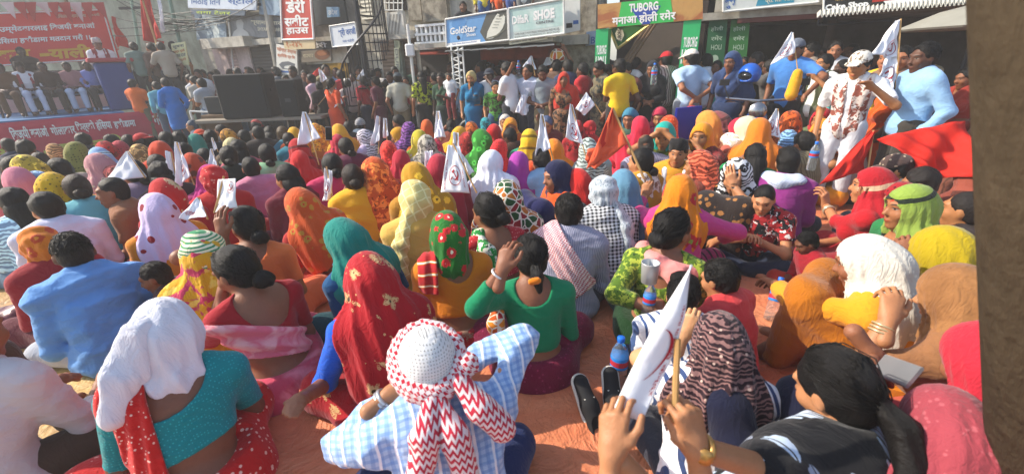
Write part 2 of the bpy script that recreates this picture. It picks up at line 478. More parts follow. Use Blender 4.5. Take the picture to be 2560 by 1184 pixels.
        for a, b in _ED:
            va, vb = cv[:, a], cv[:, b]; cr = (va < 0) != (vb < 0)
            t = np.where(cr, va/np.where(cr, va-vb, 1), 0)
            sm += np.where(cr[:, None], of[a]+t[:, None]*(of[b]-of[a]), 0); ct += cr
        P = lo+h*(np.stack(act, 1)+sm/ct[:, None])
        Q = []
        for axn in range(3):
            o1, o2 = (axn+1) % 3, (axn+2) % 3
            sl0 = [slice(1, -1)]*3; sl1 = [slice(1, -1)]*3
            sl0[axn] = slice(0, -1); sl1[axn] = slice(1, None)
            a = ins[tuple(sl0)]; b = ins[tuple(sl1)]
            e = np.nonzero(a != b); e3 = [e[0]+1, e[1]+1, e[2]+1]; e3[axn] = e[axn]
            def cell(d1, d2):
                q = list(e3); q[o1] = q[o1]+d1; q[o2] = q[o2]+d2; return idx[tuple(q)]
            qd = np.stack([cell(-1, -1), cell(0, -1), cell(0, 0), cell(-1, 0)], 1)
            fl = ~a[e]; qd[fl] = qd[fl][:, ::-1]
            Q.append(qd)
        Q = np.concatenate(Q); Q = Q[(Q >= 0).all(1)]
        return P, Q
def np_mesh(P, Q, attrs=None):
    me = bpy.data.meshes.new('m'); nv, nf = len(P), len(Q)
    me.vertices.add(nv); me.vertices.foreach_set('co', np.ascontiguousarray(P, np.float32).ravel())
    me.loops.add(nf*4); me.loops.foreach_set('vertex_index', np.ascontiguousarray(Q, np.int32).ravel())
    me.polygons.add(nf); me.polygons.foreach_set('loop_start', np.arange(0, nf*4, 4, dtype=np.int32))
    me.update(calc_edges=True)
    me.polygons.foreach_set('use_smooth', np.ones(nf, bool))
    for k, a in (attrs or {}).items():
        at_ = me.attributes.new(k, 'FLOAT_VECTOR', 'POINT'); at_.data.foreach_set('vector', np.ascontiguousarray(a, np.float32).ravel())
    me.update(); return me
def join_pq(L):
    P = []; Q = []; n = 0
    for p, q in L:
        P.append(p); Q.append(q+n); n += len(p)
    return np.concatenate(P), np.concatenate(Q)
def rx(a): c, s_ = math.cos(a), math.sin(a); return np.array(((1, 0, 0), (0, c, -s_), (0, s_, c)))
def ry(a): c, s_ = math.cos(a), math.sin(a); return np.array(((c, 0, s_), (0, 1, 0), (-s_, 0, c)))
def rz(a): c, s_ = math.cos(a), math.sin(a); return np.array(((c, -s_, 0), (s_, c, 0), (0, 0, 1)))
# ---------------------------------------------------------------- people
S2 = (-1, 1)                              # left (-x), right (+x) of a person facing +y
ARMS = {                                  # wrist relative to neck base in the chest frame (x is outward), elbow pole
    'lap': ((.07, .27, -.33), (.5, -.2, -1)), 'knee': ((.13, .36, -.20), (.5, -.1, -1)),
    'cheek': ((.06, .17, .04), (.5, .6, -1)), 'brow': ((.075, .16, .17), (1, .7, -.5)),
    'up': ((.17, .26, .22), (1, .3, -.6)), 'high': ((.16, .14, .42), (1, .2, .2)), 'fwd': ((.10, .42, -.12), (.8, 0, -1)),
    'out': ((.34, .34, -.30), (1, -.2, .2)), 'ground': ((.34, .02, -.46), (.5, -1, 0)), 'hang': ((.23, .05, -.50), (.4, -1, 0)),
    'fold': ((-.09, .20, -.21), (1, -.2, -.5)), 'hip': ((.20, .04, -.40), (1, -.8, 0)), 'hold': ((.06, .26, -.17), (1, -.1, -.8)),
    'belly': ((.02, .21, -.36), (1, -.4, -.3)), 'mouth': ((.03, .16, .06), (1, .3, -.8)), 'hug': ((-.07, .40, -.26), (1, .1, -.25)),
    'back': ((.02, -.20, -.36), (1, -.6, 0)), 'hold2': ((.20, .26, -.04), (1, 0, -.9)),
}
def rig(g):
    pose = g.get('pose', 'cross'); fem = g.get('fem', 1); J = {}
    z0 = {'stand': .86, 'chair': .52, 'kneel': .20}.get(pose, .10)
    S0 = np.array((0, 0, z0))
    lean = R(g.get('lean', {'cross': 14, 'knees': 16, 'side': 12}.get(pose, 2)))
    Rc = rz(R(g.get('twist', 0))) @ ry(R(g.get('side', 0))) @ rx(-lean)
    tl = .44 if pose == 'stand' else .425
    N = S0 + Rc @ np.array((0, -.012, tl))
    hp = R(g.get('hp', 0)); hy = R(g.get('hy', 0))
    Rh = rz(R(g.get('twist', 0))+hy) @ ry(R(g.get('hr', 0)+g.get('side', 0)*.4)) @ rx(-(lean*.5+hp))
    Rn = rz(R(g.get('twist', 0))+hy*.5) @ ry(R(g.get('side', 0)*.7)) @ rx(-(lean*.7+hp*.5))
    hd = N + Rn @ np.array((0, .018, .135))
    sw = g.get('sw', .160 if fem else .182)
    sh = [N + Rc @ np.array((s*sw, 0, -.055)) for s in S2]
    up_, fo = (.265, .235) if fem else (.28, .25); up_ *= g.get('al', 1); fo *= g.get('al', 1)
    el = []; wr = []
    for i, s in enumerate(S2):
        a = g.get('aL' if i == 0 else 'aR', 'lap')
        if isinstance(a, tuple) and a[0] == 'abs': w, pole = None, a[2]
        else: w, pole = ARMS[a] if isinstance(a, str) else (a if len(a) == 2 else (a, (1, -.2, -.6)))
        W = np.array(a[1]) if w is None else N + Rc @ np.array((w[0]*s, w[1], w[2])); p = Rc @ np.array((pole[0]*s, pole[1], pole[2]))
        d = W-sh[i]; D = np.linalg.norm(d); d /= D
        if D > (up_+fo)*.985: D = (up_+fo)*.985; W = sh[i]+d*D
        if D < .10: D = .10; W = sh[i]+d*D
        ca = (up_*up_+D*D-fo*fo)/(2*up_*D); ca = max(-1, min(1, ca))
        pp = nrm(p-(p @ d)*d)
        E_ = sh[i]+d*(up_*ca)+pp*(up_*math.sqrt(1-ca*ca))
        if pose != 'stand' and E_[2] < .05: E_[2] = .05
        el.append(E_); wr.append(W)
    lg = {'cross': ((.27, .25, .11), (-.05, .33, .06), (-.15, .34, .045)),
          'knees': ((.13, .34, .44), (.11, .41, .07), (.12, .54, .035)),
          'stand': ((.095, .03, .46), (.10, -.01, .075), (.125, .14, .035)),
          'chair': ((.12, .42, .51), (.11, .44, .08), (.13, .57, .035)),
          'kneel': ((.12, .40, .08), (.10, -.02, .06), (.10, -.12, .05))}.get(pose, None)
    hip, kn, an, ft = [], [], [], []
    for i, s in enumerate(S2):
        hip.append(S0+np.array((s*.088, .02, 0)))
        if pose == 'side':
            q = ((.02, .40, .10), (.36, .30, .06), (.46, .24, .045)) if s < 0 else ((.34, .34, .09), (.44, .02, .06), (.46, -.08, .045))
            kn.append(np.array(q[0])); an.append(np.array(q[1])); ft.append(np.array(q[2]))
        elif pose == 'mix' and s < 0:
            kn.append(np.array((-.14, .33, .43))); an.append(np.array((-.11, .40, .07))); ft.append(np.array((-.12, .53, .035)))
        elif pose == 'mix':
            kn.append(np.array((.29, .24, .10))); an.append(np.array((-.02, .36, .06))); ft.append(np.array((-.12, .38, .045)))
        else:
            for L, q in ((kn, lg[0]), (an, lg[1]), (ft, lg[2])): L.append(np.array((s*q[0], q[1], q[2])))
    J.update(S0=S0, N=N, Rc=Rc, U=Rc[:, 2], hd=hd, Rh=Rh, sh=sh, el=el, wr=wr, hip=hip, kn=kn, an=an, ft=ft, fem=fem, fat=g.get('fat', 1.0), pose=pose, up=up_, fo=fo)
    J['top'] = hd + Rh @ np.array((0, -.01, .118))
    return J
def torso(sd, J, inf=0.0, k=.05, chest=True, pelvis=True, neck=False):
    f = J['fat']; S0, N, Rc = J['S0'], J['N'], J['Rc']
    at_ = lambda x, y, z: S0 + Rc @ np.array((x, y, z))
    e = lambda r: np.array(r)*np.array((f, f, 1))+inf
    if pelvis:
        sd.ell(at_(0, -.005, .0), e((.155, .118, .115)), Rc, k)
    sd.ell(at_(0, -.022, .155), e((.128, .095, .13)), Rc, k)
    if chest:
        sd.ell(at_(0, -.012, .30), e((.142 if J['fem'] else .155, .10, .135)), Rc, k)
        for i in (0, 1): sd.cone(N+Rc @ np.array((0, -.01, -.06)), J['sh'][i], .062+inf, .050+inf, k)
        for i in (0, 1): sd.cone(N+Rc @ np.array((0, -.005, .0)), N*.35+J['sh'][i]*.65+Rc @ np.array((0, -.005, .03)), .042+inf*.8, .028+inf*.8, k)
        if J['fem']:
            for s in S2: sd.ell(at_(s*.07, .085, .25), np.array((.062, .05, .06))+inf, Rc, .03)
    if neck:
        sd.cone(N-J['U']*.02, J['hd']+J['Rh'] @ np.array((0, -.02, -.05)), .052, .047, .03)
def arm(sd, J, i, inf=0.0, frac=2.0, k=.03, flare=0.0):
    f = .6+.4*J['fat']
    a, b, c = J['sh'][i], J['el'][i], J['wr'][i]
    r0, r1, r2 = .050*f+inf, .038*f+inf, .026*f+inf
    if frac >= 1:
        sd.cone(a, b, r0, r1, k)
        t = min(frac-1, 1)
        if t > 0: sd.cone(b, b+(c-b)*t, r1, r1+(r2-r1)*t+flare, k*.7)
    else: sd.cone(a, a+(b-a)*frac, r0, r0+(r1-r0)*frac+flare, k)
def sleeve_cut(sd, J, i, frac):
    a, b, c = J['sh'][i], J['el'][i], J['wr'][i]
    p, d = (a+(b-a)*frac, nrm(b-a)) if frac <= 1 else (b+(c-b)*(frac-1), nrm(c-b))
    def fn(v, P):
        L = P-p; al = L @ d; rad = np.linalg.norm(L-al[:, None]*d, axis=1)
        return np.where(rad < .10, np.maximum(v, np.where((al > -.05) & (al < .12), al, -1)), v)
    sd.op(fn)
def hand_frame(J, i, g):
    f = nrm(J['wr'][i]-J['el'][i]); key = 'hL' if i == 0 else 'hR'
    o = g.get(key, {})
    if 'dir' in o: f = nrm(o['dir'])
    d = np.array(o.get('dors', (0, -.5, 1.0)), float)
    d = d-(d @ f)*f
    if np.linalg.norm(d) < .05: d = np.array((S2[i], 0, .2))-f*f[0]*S2[i]
    d = nrm(d); x = np.cross(f, d)
    return np.stack([x, f, d], 1)          # columns: x, y (fingers), z (back of hand)
HANDS = {}
def hand_pq(pose, h=.0034):
    if pose in HANDS: return HANDS[pose]
    # right hand, wrist at 0, fingers +y, back +z, thumb on -x
    C = {'relax': (25, 30, 20), 'flat': (6, 8, 6), 'grip': (62, 75, 45), 'pinch': (38, 42, 25), 'soft': (40, 45, 25)}[pose]
    sd = SD(h)
    sd.cone((0, -.085, 0), (0, -.01, 0), .0285, .0235, .01); sd.cone((0, -.01, 0), (0, .02, 0), .0235, .024, .02)
    xs = (-.030, -.0105, .009, .027); ys = (.083, .089, .085, .074); ls = ((.043, .026, .021), (.047, .029, .022), (.043, .027, .021), (.034, .020, .019))
    for n in range(4):
        kx = np.array((xs[n], ys[n], .002-.004*abs(n-1.3)))
        sd.cone((xs[n]*.55, .005, 0), kx, .0155, .0112, .016)
    for n in range(4):
        kx = np.array((xs[n], ys[n], .002-.004*abs(n-1.3))); a = 0; p = kx
        spread = (xs[n])*(2.2 if pose != 'grip' else .6)
        for q in range(3):
            a += R(C[q]*(1+.08*(n-1)))
            dv = np.array((math.sin(spread)*math.cos(a), math.cos(a)*math.cos(spread), -math.sin(a)))
            p2 = p+dv*ls[n][q]
            sd.cone(p, p2, (.0092, .0083, .0076)[q], (.0083, .0076, .0062)[q], .004); p = p2
    t = {'grip': ((-.036, .030, -.012), (-.034, .066, -.036), (-.010, .078, -.050)), 'pinch': ((-.040, .032, -.012), (-.044, .066, -.034), (-.036, .092, -.050))}.get(
        pose, ((-.042, .034, -.008), (-.060, .066, -.018), (-.064, .094, -.024)))
    sd.cone((-.012, .004, -.004), t[0], .017, .0145, .016); sd.cone(t[0], t[1], .0125, .0105, .008); sd.cone(t[1], t[2], .0103, .008, .005)
    HANDS[pose] = sd.surf(); return HANDS[pose]

def build_body(J, g, h, fine):
    sd = SD(h); hd, Rh = J['hd'], J['Rh']
    torso(sd, J, 0, .05, neck=True)
    for i in (0, 1):
        key = 'hL' if i == 0 else 'hR'
        arm(sd, J, i, 0, 2.0 if not (fine and g.get(key)) else 1.9)
        M = hand_frame(J, i, g); w = J['wr'][i]
        if not (fine and g.get(key)):
            W = lambda x, y, z: w + M @ np.array((x, y, z))
            sd.cone(W(0, .0, 0), W(0, .075, 0), .024, .030, .015)
            for n, (x0, l) in enumerate(((-.026, .075), (-.009, .085), (.009, .08), (.026, .062))):
                sd.cone(W(x0*.9, .07, 0), W(x0, .07+l*.5, -.008), .0115, .0105, .004); sd.cone(W(x0, .07+l*.5, -.008), W(x0*.9, .07+l*.85, -.035), .0105, .0095, .003)
            sx = 1 if i == 0 else -1
            sd.cone(W(sx*.015, .01, -.005), W(sx*.045, .06, -.02), .016, .0115, .01)
        # legs
        sd.cone(J['hip'][i], J['kn'][i], .082, .056, .04); sd.cone(J['kn'][i], J['an'][i], .052, .036, .03)
        sd.cone(J['an'][i], J['ft'][i], .036, .026, .02)
    H = lambda x, y, z: hd + Rh @ np.array((x, y, z))
    E_ = lambda c, r, k=.025: sd.ell(H(*c), r, Rh, k)
    E_((0, -.012, .022), (.076, .095, .094)); E_((0, .028, -.045), (.058, .062, .074), .04)
    E_((0, .068, -.100), (.026, .022, .018), .03)
    for s in S2:
        E_((s*.036, .066, -.026), (.028, .022, .024), .03)
        E_((s*.078, -.004, -.008), (.010, .020, .032), .008)
    sd.cone(H(-.045, .074, .035), H(0, .088, .030), .012, .012, .02); sd.cone(H(.045, .074, .035), H(0, .088, .030), .012, .012, .02)
    sd.cone(H(0, .090, .012), H(0, .112, -.024), .0075, .0135, .010)
    for s in S2: E_((s*.011, .101, -.028), (.010, .010, .008), .006)
    E_((0, .090, -.066), (.024, .014, .013), .012)
    if h <= .0125:
        for s in S2: sd.sub(H(s*.032, .104, .007), (.018, .018, .012), Rh)
        sd.op(lambda v, P: v)
        def eyeball(v, P):
            for s in S2:
                d = np.linalg.norm(P-H(s*.032, .074, .007), axis=1)-.0145; v = np.minimum(v, d)
            return v
        sd.op(eyeball)
    P, Q = sd.surf(); L = [(P, Q)]
    if fine:
        for i, key in ((0, 'hL'), (1, 'hR')):
            if g.get(key):
                p, q = hand_pq(g[key].get('p', 'relax'))
                M = hand_frame(J, i, g)
                if i == 0: p = p*np.array((-1, 1, 1)); q = q[:, ::-1]
                L.append((p*g[key].get('s', 1.0) @ M.T + J['wr'][i], q))
    P, Q = join_pq(L)
    return np_mesh(P, Q, {'hc': (P-hd) @ Rh})
def wrinkle(seed, amp, f=(16, 16, 30), Rm=None):
    w = waves(seed); w2 = waves(seed+50)
    f = np.array(f, float)
    def fn(P):
        L = P if Rm is None else P @ Rm
        wp = w2(L*f*.35)[:, None]
        q = w(L*f+.9*wp); q2 = w2(L*f*2.1+1.3*wp)
        return amp*(np.abs(q)*1.5-.55+.45*(np.abs(q2)*1.4-.5))
    return fn
def build_hair(J, g, h, style, seed=1):
    sd = SD(h); hd, Rh = J['hd'], J['Rh']
    H = lambda x, y, z: hd + Rh @ np.array((x, y, z))
    vol = {'crop': -.004, 'short': .004, 'bald': -.006, 'under': -.005}.get(style, .003)
    sd.ell(H(0, -.016, .026), np.array((.083, .102, .100))+vol, Rh)
    if style in ('short', 'crop'): sd.ell(H(0, -.045, -.035), (.066, .055, .06), Rh, .03)
    else: sd.ell(H(0, -.045, -.03), (.072, .062, .068), Rh, .03)
    if style == 'mop': sd.ell(H(0, .03, .09), (.075, .07, .045), Rh, .03)
    sd.plane(H(0, .030, .0), Rh @ np.array((0, .70, -.71)))
    sd.plane(H(0, .072, 0), Rh @ np.array((0, 1, .1)))
    if style == 'bald': sd.sub(H(0, .02, .10), (.075, .085, .07), Rh)
    if style in ('short', 'crop'): sd.plane(H(0, 0, -.085), Rh @ np.array((0, -.15, -1)))
    w = waves(seed, 8); am = {'bun': .0035, 'pony': .003, 'pony2': .003, 'braid': .003, 'under': .0, 'crop': .003, 'lowbun': .0035}.get(style, .009)
    sd.disp(lambda P: am*(np.abs(w((P-hd) @ Rh*np.array((95, 42, 60))))*1.5-.5))
    P, Q = sd.surf(); L = [(P, Q)]
    if style in ('bun', 'lowbun'):
        z = -.035 if style == 'bun' else -.075
        s2 = SD(h); s2.ell(H(0, -.118, z), (.048, .040, .042), Rh); s2.ell(H(.012, -.125, z-.012), (.040, .034, .036), Rh, .01)
        s2.disp(lambda P: .003*np.sin(((P-hd) @ Rh)[:, 0]*160+((P-hd) @ Rh)[:, 2]*90)); L.append(s2.surf())
    if style == 'pony2':
        s2 = SD(h); a = H(0, -.10, -.045); b = H(0, -.125, -.085); s2.cone(a, b, .030, .030, .02); s2.cone(b, H(.005, -.125, -.15), .030, .020, .02); s2.disp(lambda P: .003*np.sin(P[:, 0]*190)); L.append(s2.surf())
    if style in ('pony', 'braid'):
        s2 = SD(h); a = H(0, -.105, -.02); b = H(0, -.15, -.07); c = J['N']+J['Rc'] @ np.array((.02, -.175, -.06)); d = J['N']+J['Rc'] @ np.array((.02, -.175, -.28))
        s2.cone(a, b, .028, .034, .02); s2.cone(b, c, .036, .034, .02); s2.cone(c, d, .034, .014 if style == 'pony' else .020, .02)
        if style == 'braid': s2.disp(lambda P: .006*np.abs(np.sin(P[:, 2]*60+np.sign(P[:, 0])*.8)))
        else: s2.disp(lambda P: .0035*np.sin(P[:, 0]*190+P[:, 2]*12))
        L.append(s2.surf())
    if style == 'long':
        s2 = SD(h); s2.ell(H(0, -.05, -.05), (.088, .07, .10), Rh); s2.cone(H(0, -.075, -.06), J['N']+J['Rc'] @ np.array((0, -.12, -.16)), .075, .05, .04)
        s2.disp(lambda P: .004*np.sin(P[:, 0]*170+P[:, 2]*15)); L.append(s2.surf())
    if h < .0125 and style not in ('under', 'bald'):
        rn = np.random.RandomState(seed+3); vs = []; fs = []; n0 = 0
        rad = np.array((.083, .102, .100))+vol; ctr = np.array((0, -.016, .026))
        tied = style in ('bun', 'lowbun', 'pony', 'pony2', 'braid')
        for k in range(150 if tied else 260):
            if tied:
                a = rn.uniform(-1, 1); p0 = nrm((a*1.05, .55-.75*abs(a)**1.5, .75-1.05*abs(a)**2.2)); p1 = nrm((rn.normal()*.10, -1, (-.55 if style != 'lowbun' else -.85)+rn.normal()*.10)); n = 7; lift = rn.uniform(.001, .0042); fly = (rn.rand() < .10)*rn.uniform(.004, .012)
            else:
                p0 = nrm((rn.normal(), rn.normal()*.9-.25, abs(rn.normal())*.9-.25)); tg = nrm(np.cross(p0, rn.normal(size=3))+np.array((0, -.3, -.7))); p1 = nrm(p0+tg*rn.uniform(.25, .5)); n = 4; lift = .001; fly = rn.uniform(.001, .008)
                if p0[1]*.7-p0[2]*.71 > .15 or p1[1]*.7-p1[2]*.71 > .2: continue
            pts = []
            for i in range(n):
                u = i/(n-1); d = nrm(p0*(1-u)+p1*u); pts.append(ctr+d*(rad+lift+fly*(math.sin(u*3.1) if tied else u*u)+rn.uniform(0, .0006)))
            r_ = .0019 if tied else .0022
            for i, p in enumerate(pts):
                d = nrm(pts[min(i+1, n-1)]-pts[max(i-1, 0)]); o1 = nrm(np.cross(d, p-ctr)); o2 = nrm(p-ctr); rr = r_*(1 if i < n-1 else .3)
                for q in (o1*rr, o2*rr, -o1*rr, -o2*rr): vs.append(hd+Rh @ (p+q))
            for i in range(n-1):
                for j in range(4): fs.append((n0+i*4+j, n0+i*4+(j+1) % 4, n0+(i+1)*4+(j+1) % 4, n0+(i+1)*4+j))
            n0 += n*4
        if vs: L.append((np.array(vs), np.array(fs)))
    P, Q = join_pq(L)
    return np_mesh(P, Q, {'hc': (P-hd) @ Rh})
def build_top(J, g, h, o, seed):
    kind = o.get('k', 'blouse'); sd = SD(h); Rc, N, S0 = J['Rc'], J['N'], J['S0']
    inf = o.get('inf', .010 if kind == 'blouse' else .020); sl = o.get('sl', .55 if kind == 'blouse' else 1.85)
    torso(sd, J, inf, .05 if kind == 'blouse' else .075, pelvis=kind != 'blouse')
    if kind == 'shirt' and J['pose'] != 'stand':
        sd.cone(S0+Rc @ np.array((-.055, -.035, .02)), S0+Rc @ np.array((-.055, -.03, .22)), .10*J['fat']+inf*.6, .10*J['fat']+inf*.6, .06)
        sd.cone(S0+Rc @ np.array((.055, -.035, .02)), S0+Rc @ np.array((.055, -.03, .22)), .10*J['fat']+inf*.6, .10*J['fat']+inf*.6, .06)
        if o.get('long'): sd.ell(S0+np.array((0, .0, -.02)), (.21, .19, .09), None, .06)
    if kind == 'kurta':
        for i in (0, 1): sd.cone(S0+np.array((S2[i]*.05, 0, .05)), (S2[i]*.075, .0, S0[2]-.38), .13*J['fat'], .135, .06)
        sd.ell((0, 0, S0[2]-.15), (.19*J['fat'], .14, .25), None, .05)
    for i in (0, 1): arm(sd, J, i, inf*.75+.002, min(2, sl+.12), .03, o.get('flare', .0))
    if kind == 'shirt' and o.get('collar', 1):
        sd.cone(N+Rc @ np.array((-.05, .01, .012)), N+Rc @ np.array((0, -.052, .030)), .020, .022, .01); sd.cone(N+Rc @ np.array((.05, .01, .012)), N+Rc @ np.array((0, -.052, .030)), .020, .022, .01)
    am = o.get('am', .0026 if kind == 'blouse' else .0075)
    sd.disp(wrinkle(seed, am, (13, 13, 26) if kind != 'blouse' else (16, 16, 34), Rc))
    if kind != 'blouse':                   # sleeves crease across the arm
        sd.disp(wrinkle(seed+7, am*.5, (34, 34, 40)))
    for i in (0, 1): sleeve_cut(sd, J, i, sl)
    if kind == 'blouse':
        nd = o.get('neck', .10)
        sd.sub(N+Rc @ np.array((o.get('nx', 0), -.09, .03)), (o.get('nw', .10), .11, nd+.03), Rc)
        sd.sub(N+Rc @ np.array((0, .10, .05)), (.09, .10, .16), Rc)
        hz = o.get('hem', .17)
        sd.plane(S0+Rc @ np.array((0, 0, hz)), Rc @ np.array((o.get('tilt', 0), 0, -1)))
    else:
        sd.sub(N+Rc @ np.array((0, .03, .075)), (.062, .062, .07) if o.get('collar', 1) else (.07, .075, .085), Rc)
        if J['pose'] == 'stand' and kind == 'shirt': sd.plane(S0+np.array((0, 0, -o.get('drop', .10))), (0, 0, -1))
        if kind == 'kurta': sd.plane((0, 0, o.get('hem', .46)), (0, 0, -1))
    if J['pose'] != 'stand': sd.plane((0, 0, .004), (0, 0, -1))
    P, Q = sd.surf()
    return np_mesh(P, Q)
def build_bottom(J, g, h, o, seed):
    kind = o.get('k', 'sari'); sd = SD(h); S0, Rc = J['S0'], J['Rc']; f = J['fat']
    if J['pose'] == 'stand':
        if kind == 'sari':
            sd.ell(S0, (.18*f, .14*f, .13)); 
            sd.cone(S0+np.array((-.05, 0, -.05)), (-.075, .0, .05), .125*f, .135, .08); sd.cone(S0+np.array((.05, 0, -.05)), (.075, .0, .05), .125*f, .135, .08)
            w = waves(seed)
            def fo(P):
                th = np.arctan2(P[:, 0], P[:, 1]); dn = sstep(S0[2], .2, P[:, 2])
                return .012*dn*np.sin(th*11+2*w(P*6))
            sd.disp(fo); sd.plane((0, 0, .03), (0, 0, -1)); sd.plane(S0+np.array((0, 0, .07)), (0, 0, 1))
        else:
            sd.ell(S0+np.array((0, -.005, 0)), (.168*f, .128*f, .12))
            for i in (0, 1):
                sd.cone(J['hip'][i], J['kn'][i], .097, .075, .04); sd.cone(J['kn'][i], J['an'][i]+np.array((0, 0, .01)), .073, .066, .03)
            sd.disp(wrinkle(seed, .005, (14, 14, 26)))
            sd.plane(S0+np.array((0, 0, .10)), (0, 0, 1)); sd.plane((0, 0, o.get('hem', .06)), (0, 0, -1))
    else:
        loose = kind in ('sari', 'skirt')
        a = .118 if loose else .096
        sd.ell(S0+np.array((0, -.005, -.01)), (.172*f+.012, .135*f+.014, .115), None, .05)
        if loose and J['pose'] not in ('chair',):
            sd.ell((0, -.0, .035), (.225*f, .185*f, .075), None, .08)
            sd.ell((J['kn'][0]+J['kn'][1])*.25+np.array((0, .04, .0)), (.16, .17, .08), None, .08)
        for i in (0, 1):
            sd.cone(J['hip'][i], J['kn'][i], a*(.75+.25*f), .082 if loose else .074, .09 if loose else .03)
            sd.cone(J['kn'][i], J['an'][i], .08 if loose else .070, .062 if loose else .056, .09 if loose else .03)
        if loose and J['pose'] in ('knees', 'mix', 'chair'):
            m = (J['kn'][0]+J['kn'][1])/2; b = (J['an'][0]+J['an'][1])/2
            sd.cone(m, b, .07, .08, .10); sd.cone((m+J['hip'][0])/2, (m+J['hip'][1])/2, .07, .07, .1)
        sd.disp(wrinkle(seed, o.get('am', .009 if loose else .0055), (11, 11, 20) if loose else (15, 15, 22)))
        sd.plane((0, 0, .004), (0, 0, -1)); zw = S0[2]+o.get('waist', .075)
        sd.op(lambda v, P: np.maximum(v, (P[:, 2]-zw-1.8*np.maximum(P[:, 1]-.02, 0))*.5))
        if J['pose'] == 'chair': sd.plane((0, 0, .10), (0, 0, -1))
    P, Q = sd.surf(); return np_mesh(P, Q)
def build_scarf(J, g, h, o, seed):
    st = o.get('s', 'hood'); sd = SD(h); hd, Rh, N, Rc = J['hd'], J['Rh'], J['N'], J['Rc']; f = J['fat']
    H = lambda x, y, z: hd + Rh @ np.array((x, y, z))
    C = lambda x, y, z: N + Rc @ np.array((x, y, z))
    ln = o.get('len', .5); bun = o.get('bun', .6); big = o.get('big', 1.0)
    sd.ell(H(0, -.012, .022), np.array((.096, .118, .114))*big, Rh)
    if bun: sd.ell(H(0, -.095, -.015), np.array((.06, .055, .06))*(.6+.5*bun), Rh, .07)
    if st in ('hood', 'veil', 'cape'):
        sd.cone(H(0, -.04, -.05), C(0, -.035, -.02), .092, .092, .07)
        if ln > .15:
            for s in S2: sd.cone(C(0, -.015, -.02), C(s*.12, -.01, -.06), .085, .062+.02*ln, .07)
            sd.ell(C(0, -.035, -.05-.17*ln), (.165*f+.02, .105*f+.012, .13+.17*ln), Rc, .07)
        if st == 'cape' or o.get('arms'):
            for i in (0, 1): sd.cone(J['sh'][i], J['el'][i], .085, .085, .08)
        if st == 'veil':                     # the end of the sari carried over one shoulder and down the back
            s = o.get('to', 1)
            sd.ell(C(s*.03, -.03, -.26), (.19*f, .125*f, .25), Rc, .06)
            sd.cone(J['sh'][0 if s < 0 else 1], J['el'][0 if s < 0 else 1], .082, .075, .08)
    elif st == 'wrap':
        sd.cone(H(0, -.01, -.05), C(0, .0, .0), .088, .085, .05)
        for i, s in enumerate(S2): sd.cone(C(0, .02, .0), C(s*.085, .03, -.04), .075, .05, .05)
        if o.get('tail'):
            s = o['tail']
            sd.cone(C(s*.07, -.06, .0), C(s*.12, -.105, -.10), .055, .045, .04); sd.cone(C(s*.12, -.105, -.10), C(s*.13, -.11, -.30), .045, .05, .03)
    elif st == 'tight':                      # tied round the head only
        sd.cone(H(0, -.05, -.04), H(0, -.075, -.10), .07, .05, .04)
        if o.get('tail'): sd.cone(H(0, -.10, -.06), C(.02, -.13, -.1), .035, .05, .03)
    # face opening
    fo = o.get('open', 1.0)
    oy = o.get('oy', 0); sd.subcone(H(0, .070+.01*(1-fo)+oy, -.004), H(0, .34, -.03), .064*fo, .12*fo)
    sd.subcone(H(0, .085+oy, -.05), H(0, .30, -.09), .052*fo, .11*fo)
    if st in ('hood', 'veil', 'cape'):
        sd.subcone(H(0, .10, -.08), C(0, .16, -.22), .045, .10)
        if o.get('slope'):                    # hem runs diagonally
            pass
        sd.plane(C(0, 0, -.05-.36*ln), Rc @ np.array((o.get('tilt', .15), .25, -1)))
    if st == 'tight': sd.plane(H(0, .0, -.045), Rh @ np.array((0, .55, -.8)))
    w = waves(seed); nf = o.get('nf', 8); am = o.get('am', .010)
    def folds(P):
        L = (P-hd) @ Rh; th = np.arctan2(L[:, 0]+.0, -L[:, 1]+.02)
        dn = sstep(.09, -.16, L[:, 2]); q = np.sin(nf*th+1.6*w(P*9)+seed)
        return am*(.18+.82*dn)*(np.abs(q)*1.2-.55)
    sd.disp(folds)
    lw = waves(seed+31)
    if st in ('hood', 'veil', 'cape'): sd.disp(lambda P: (.011*lw(P*13)+.006*lw(P*27+3))*sstep(.13, -.02, ((P-hd) @ Rh)[:, 2]))
    def folds2(P):
        L = (P-hd) @ Rh; th = np.arctan2(L[:, 0], -L[:, 1]+.02); q = np.sin((nf*2.3)*th+2.2*w(P*14)+seed*2)+.7*w(P*28)
        return am*.34*(np.abs(q)-.6)*(.5+.5*sstep(.12, -.05, L[:, 2]))
    sd.disp(folds2)
    if st in ('wrap', 'tight'): sd.disp(lambda P: .005*np.sin(((P-hd) @ Rh) @ np.array((20, 30, 62))+2*w(P*10)))
    if J['pose'] != 'stand': sd.plane((0, 0, .004), (0, 0, -1))
    P, Q = sd.surf(); return np_mesh(P, Q)
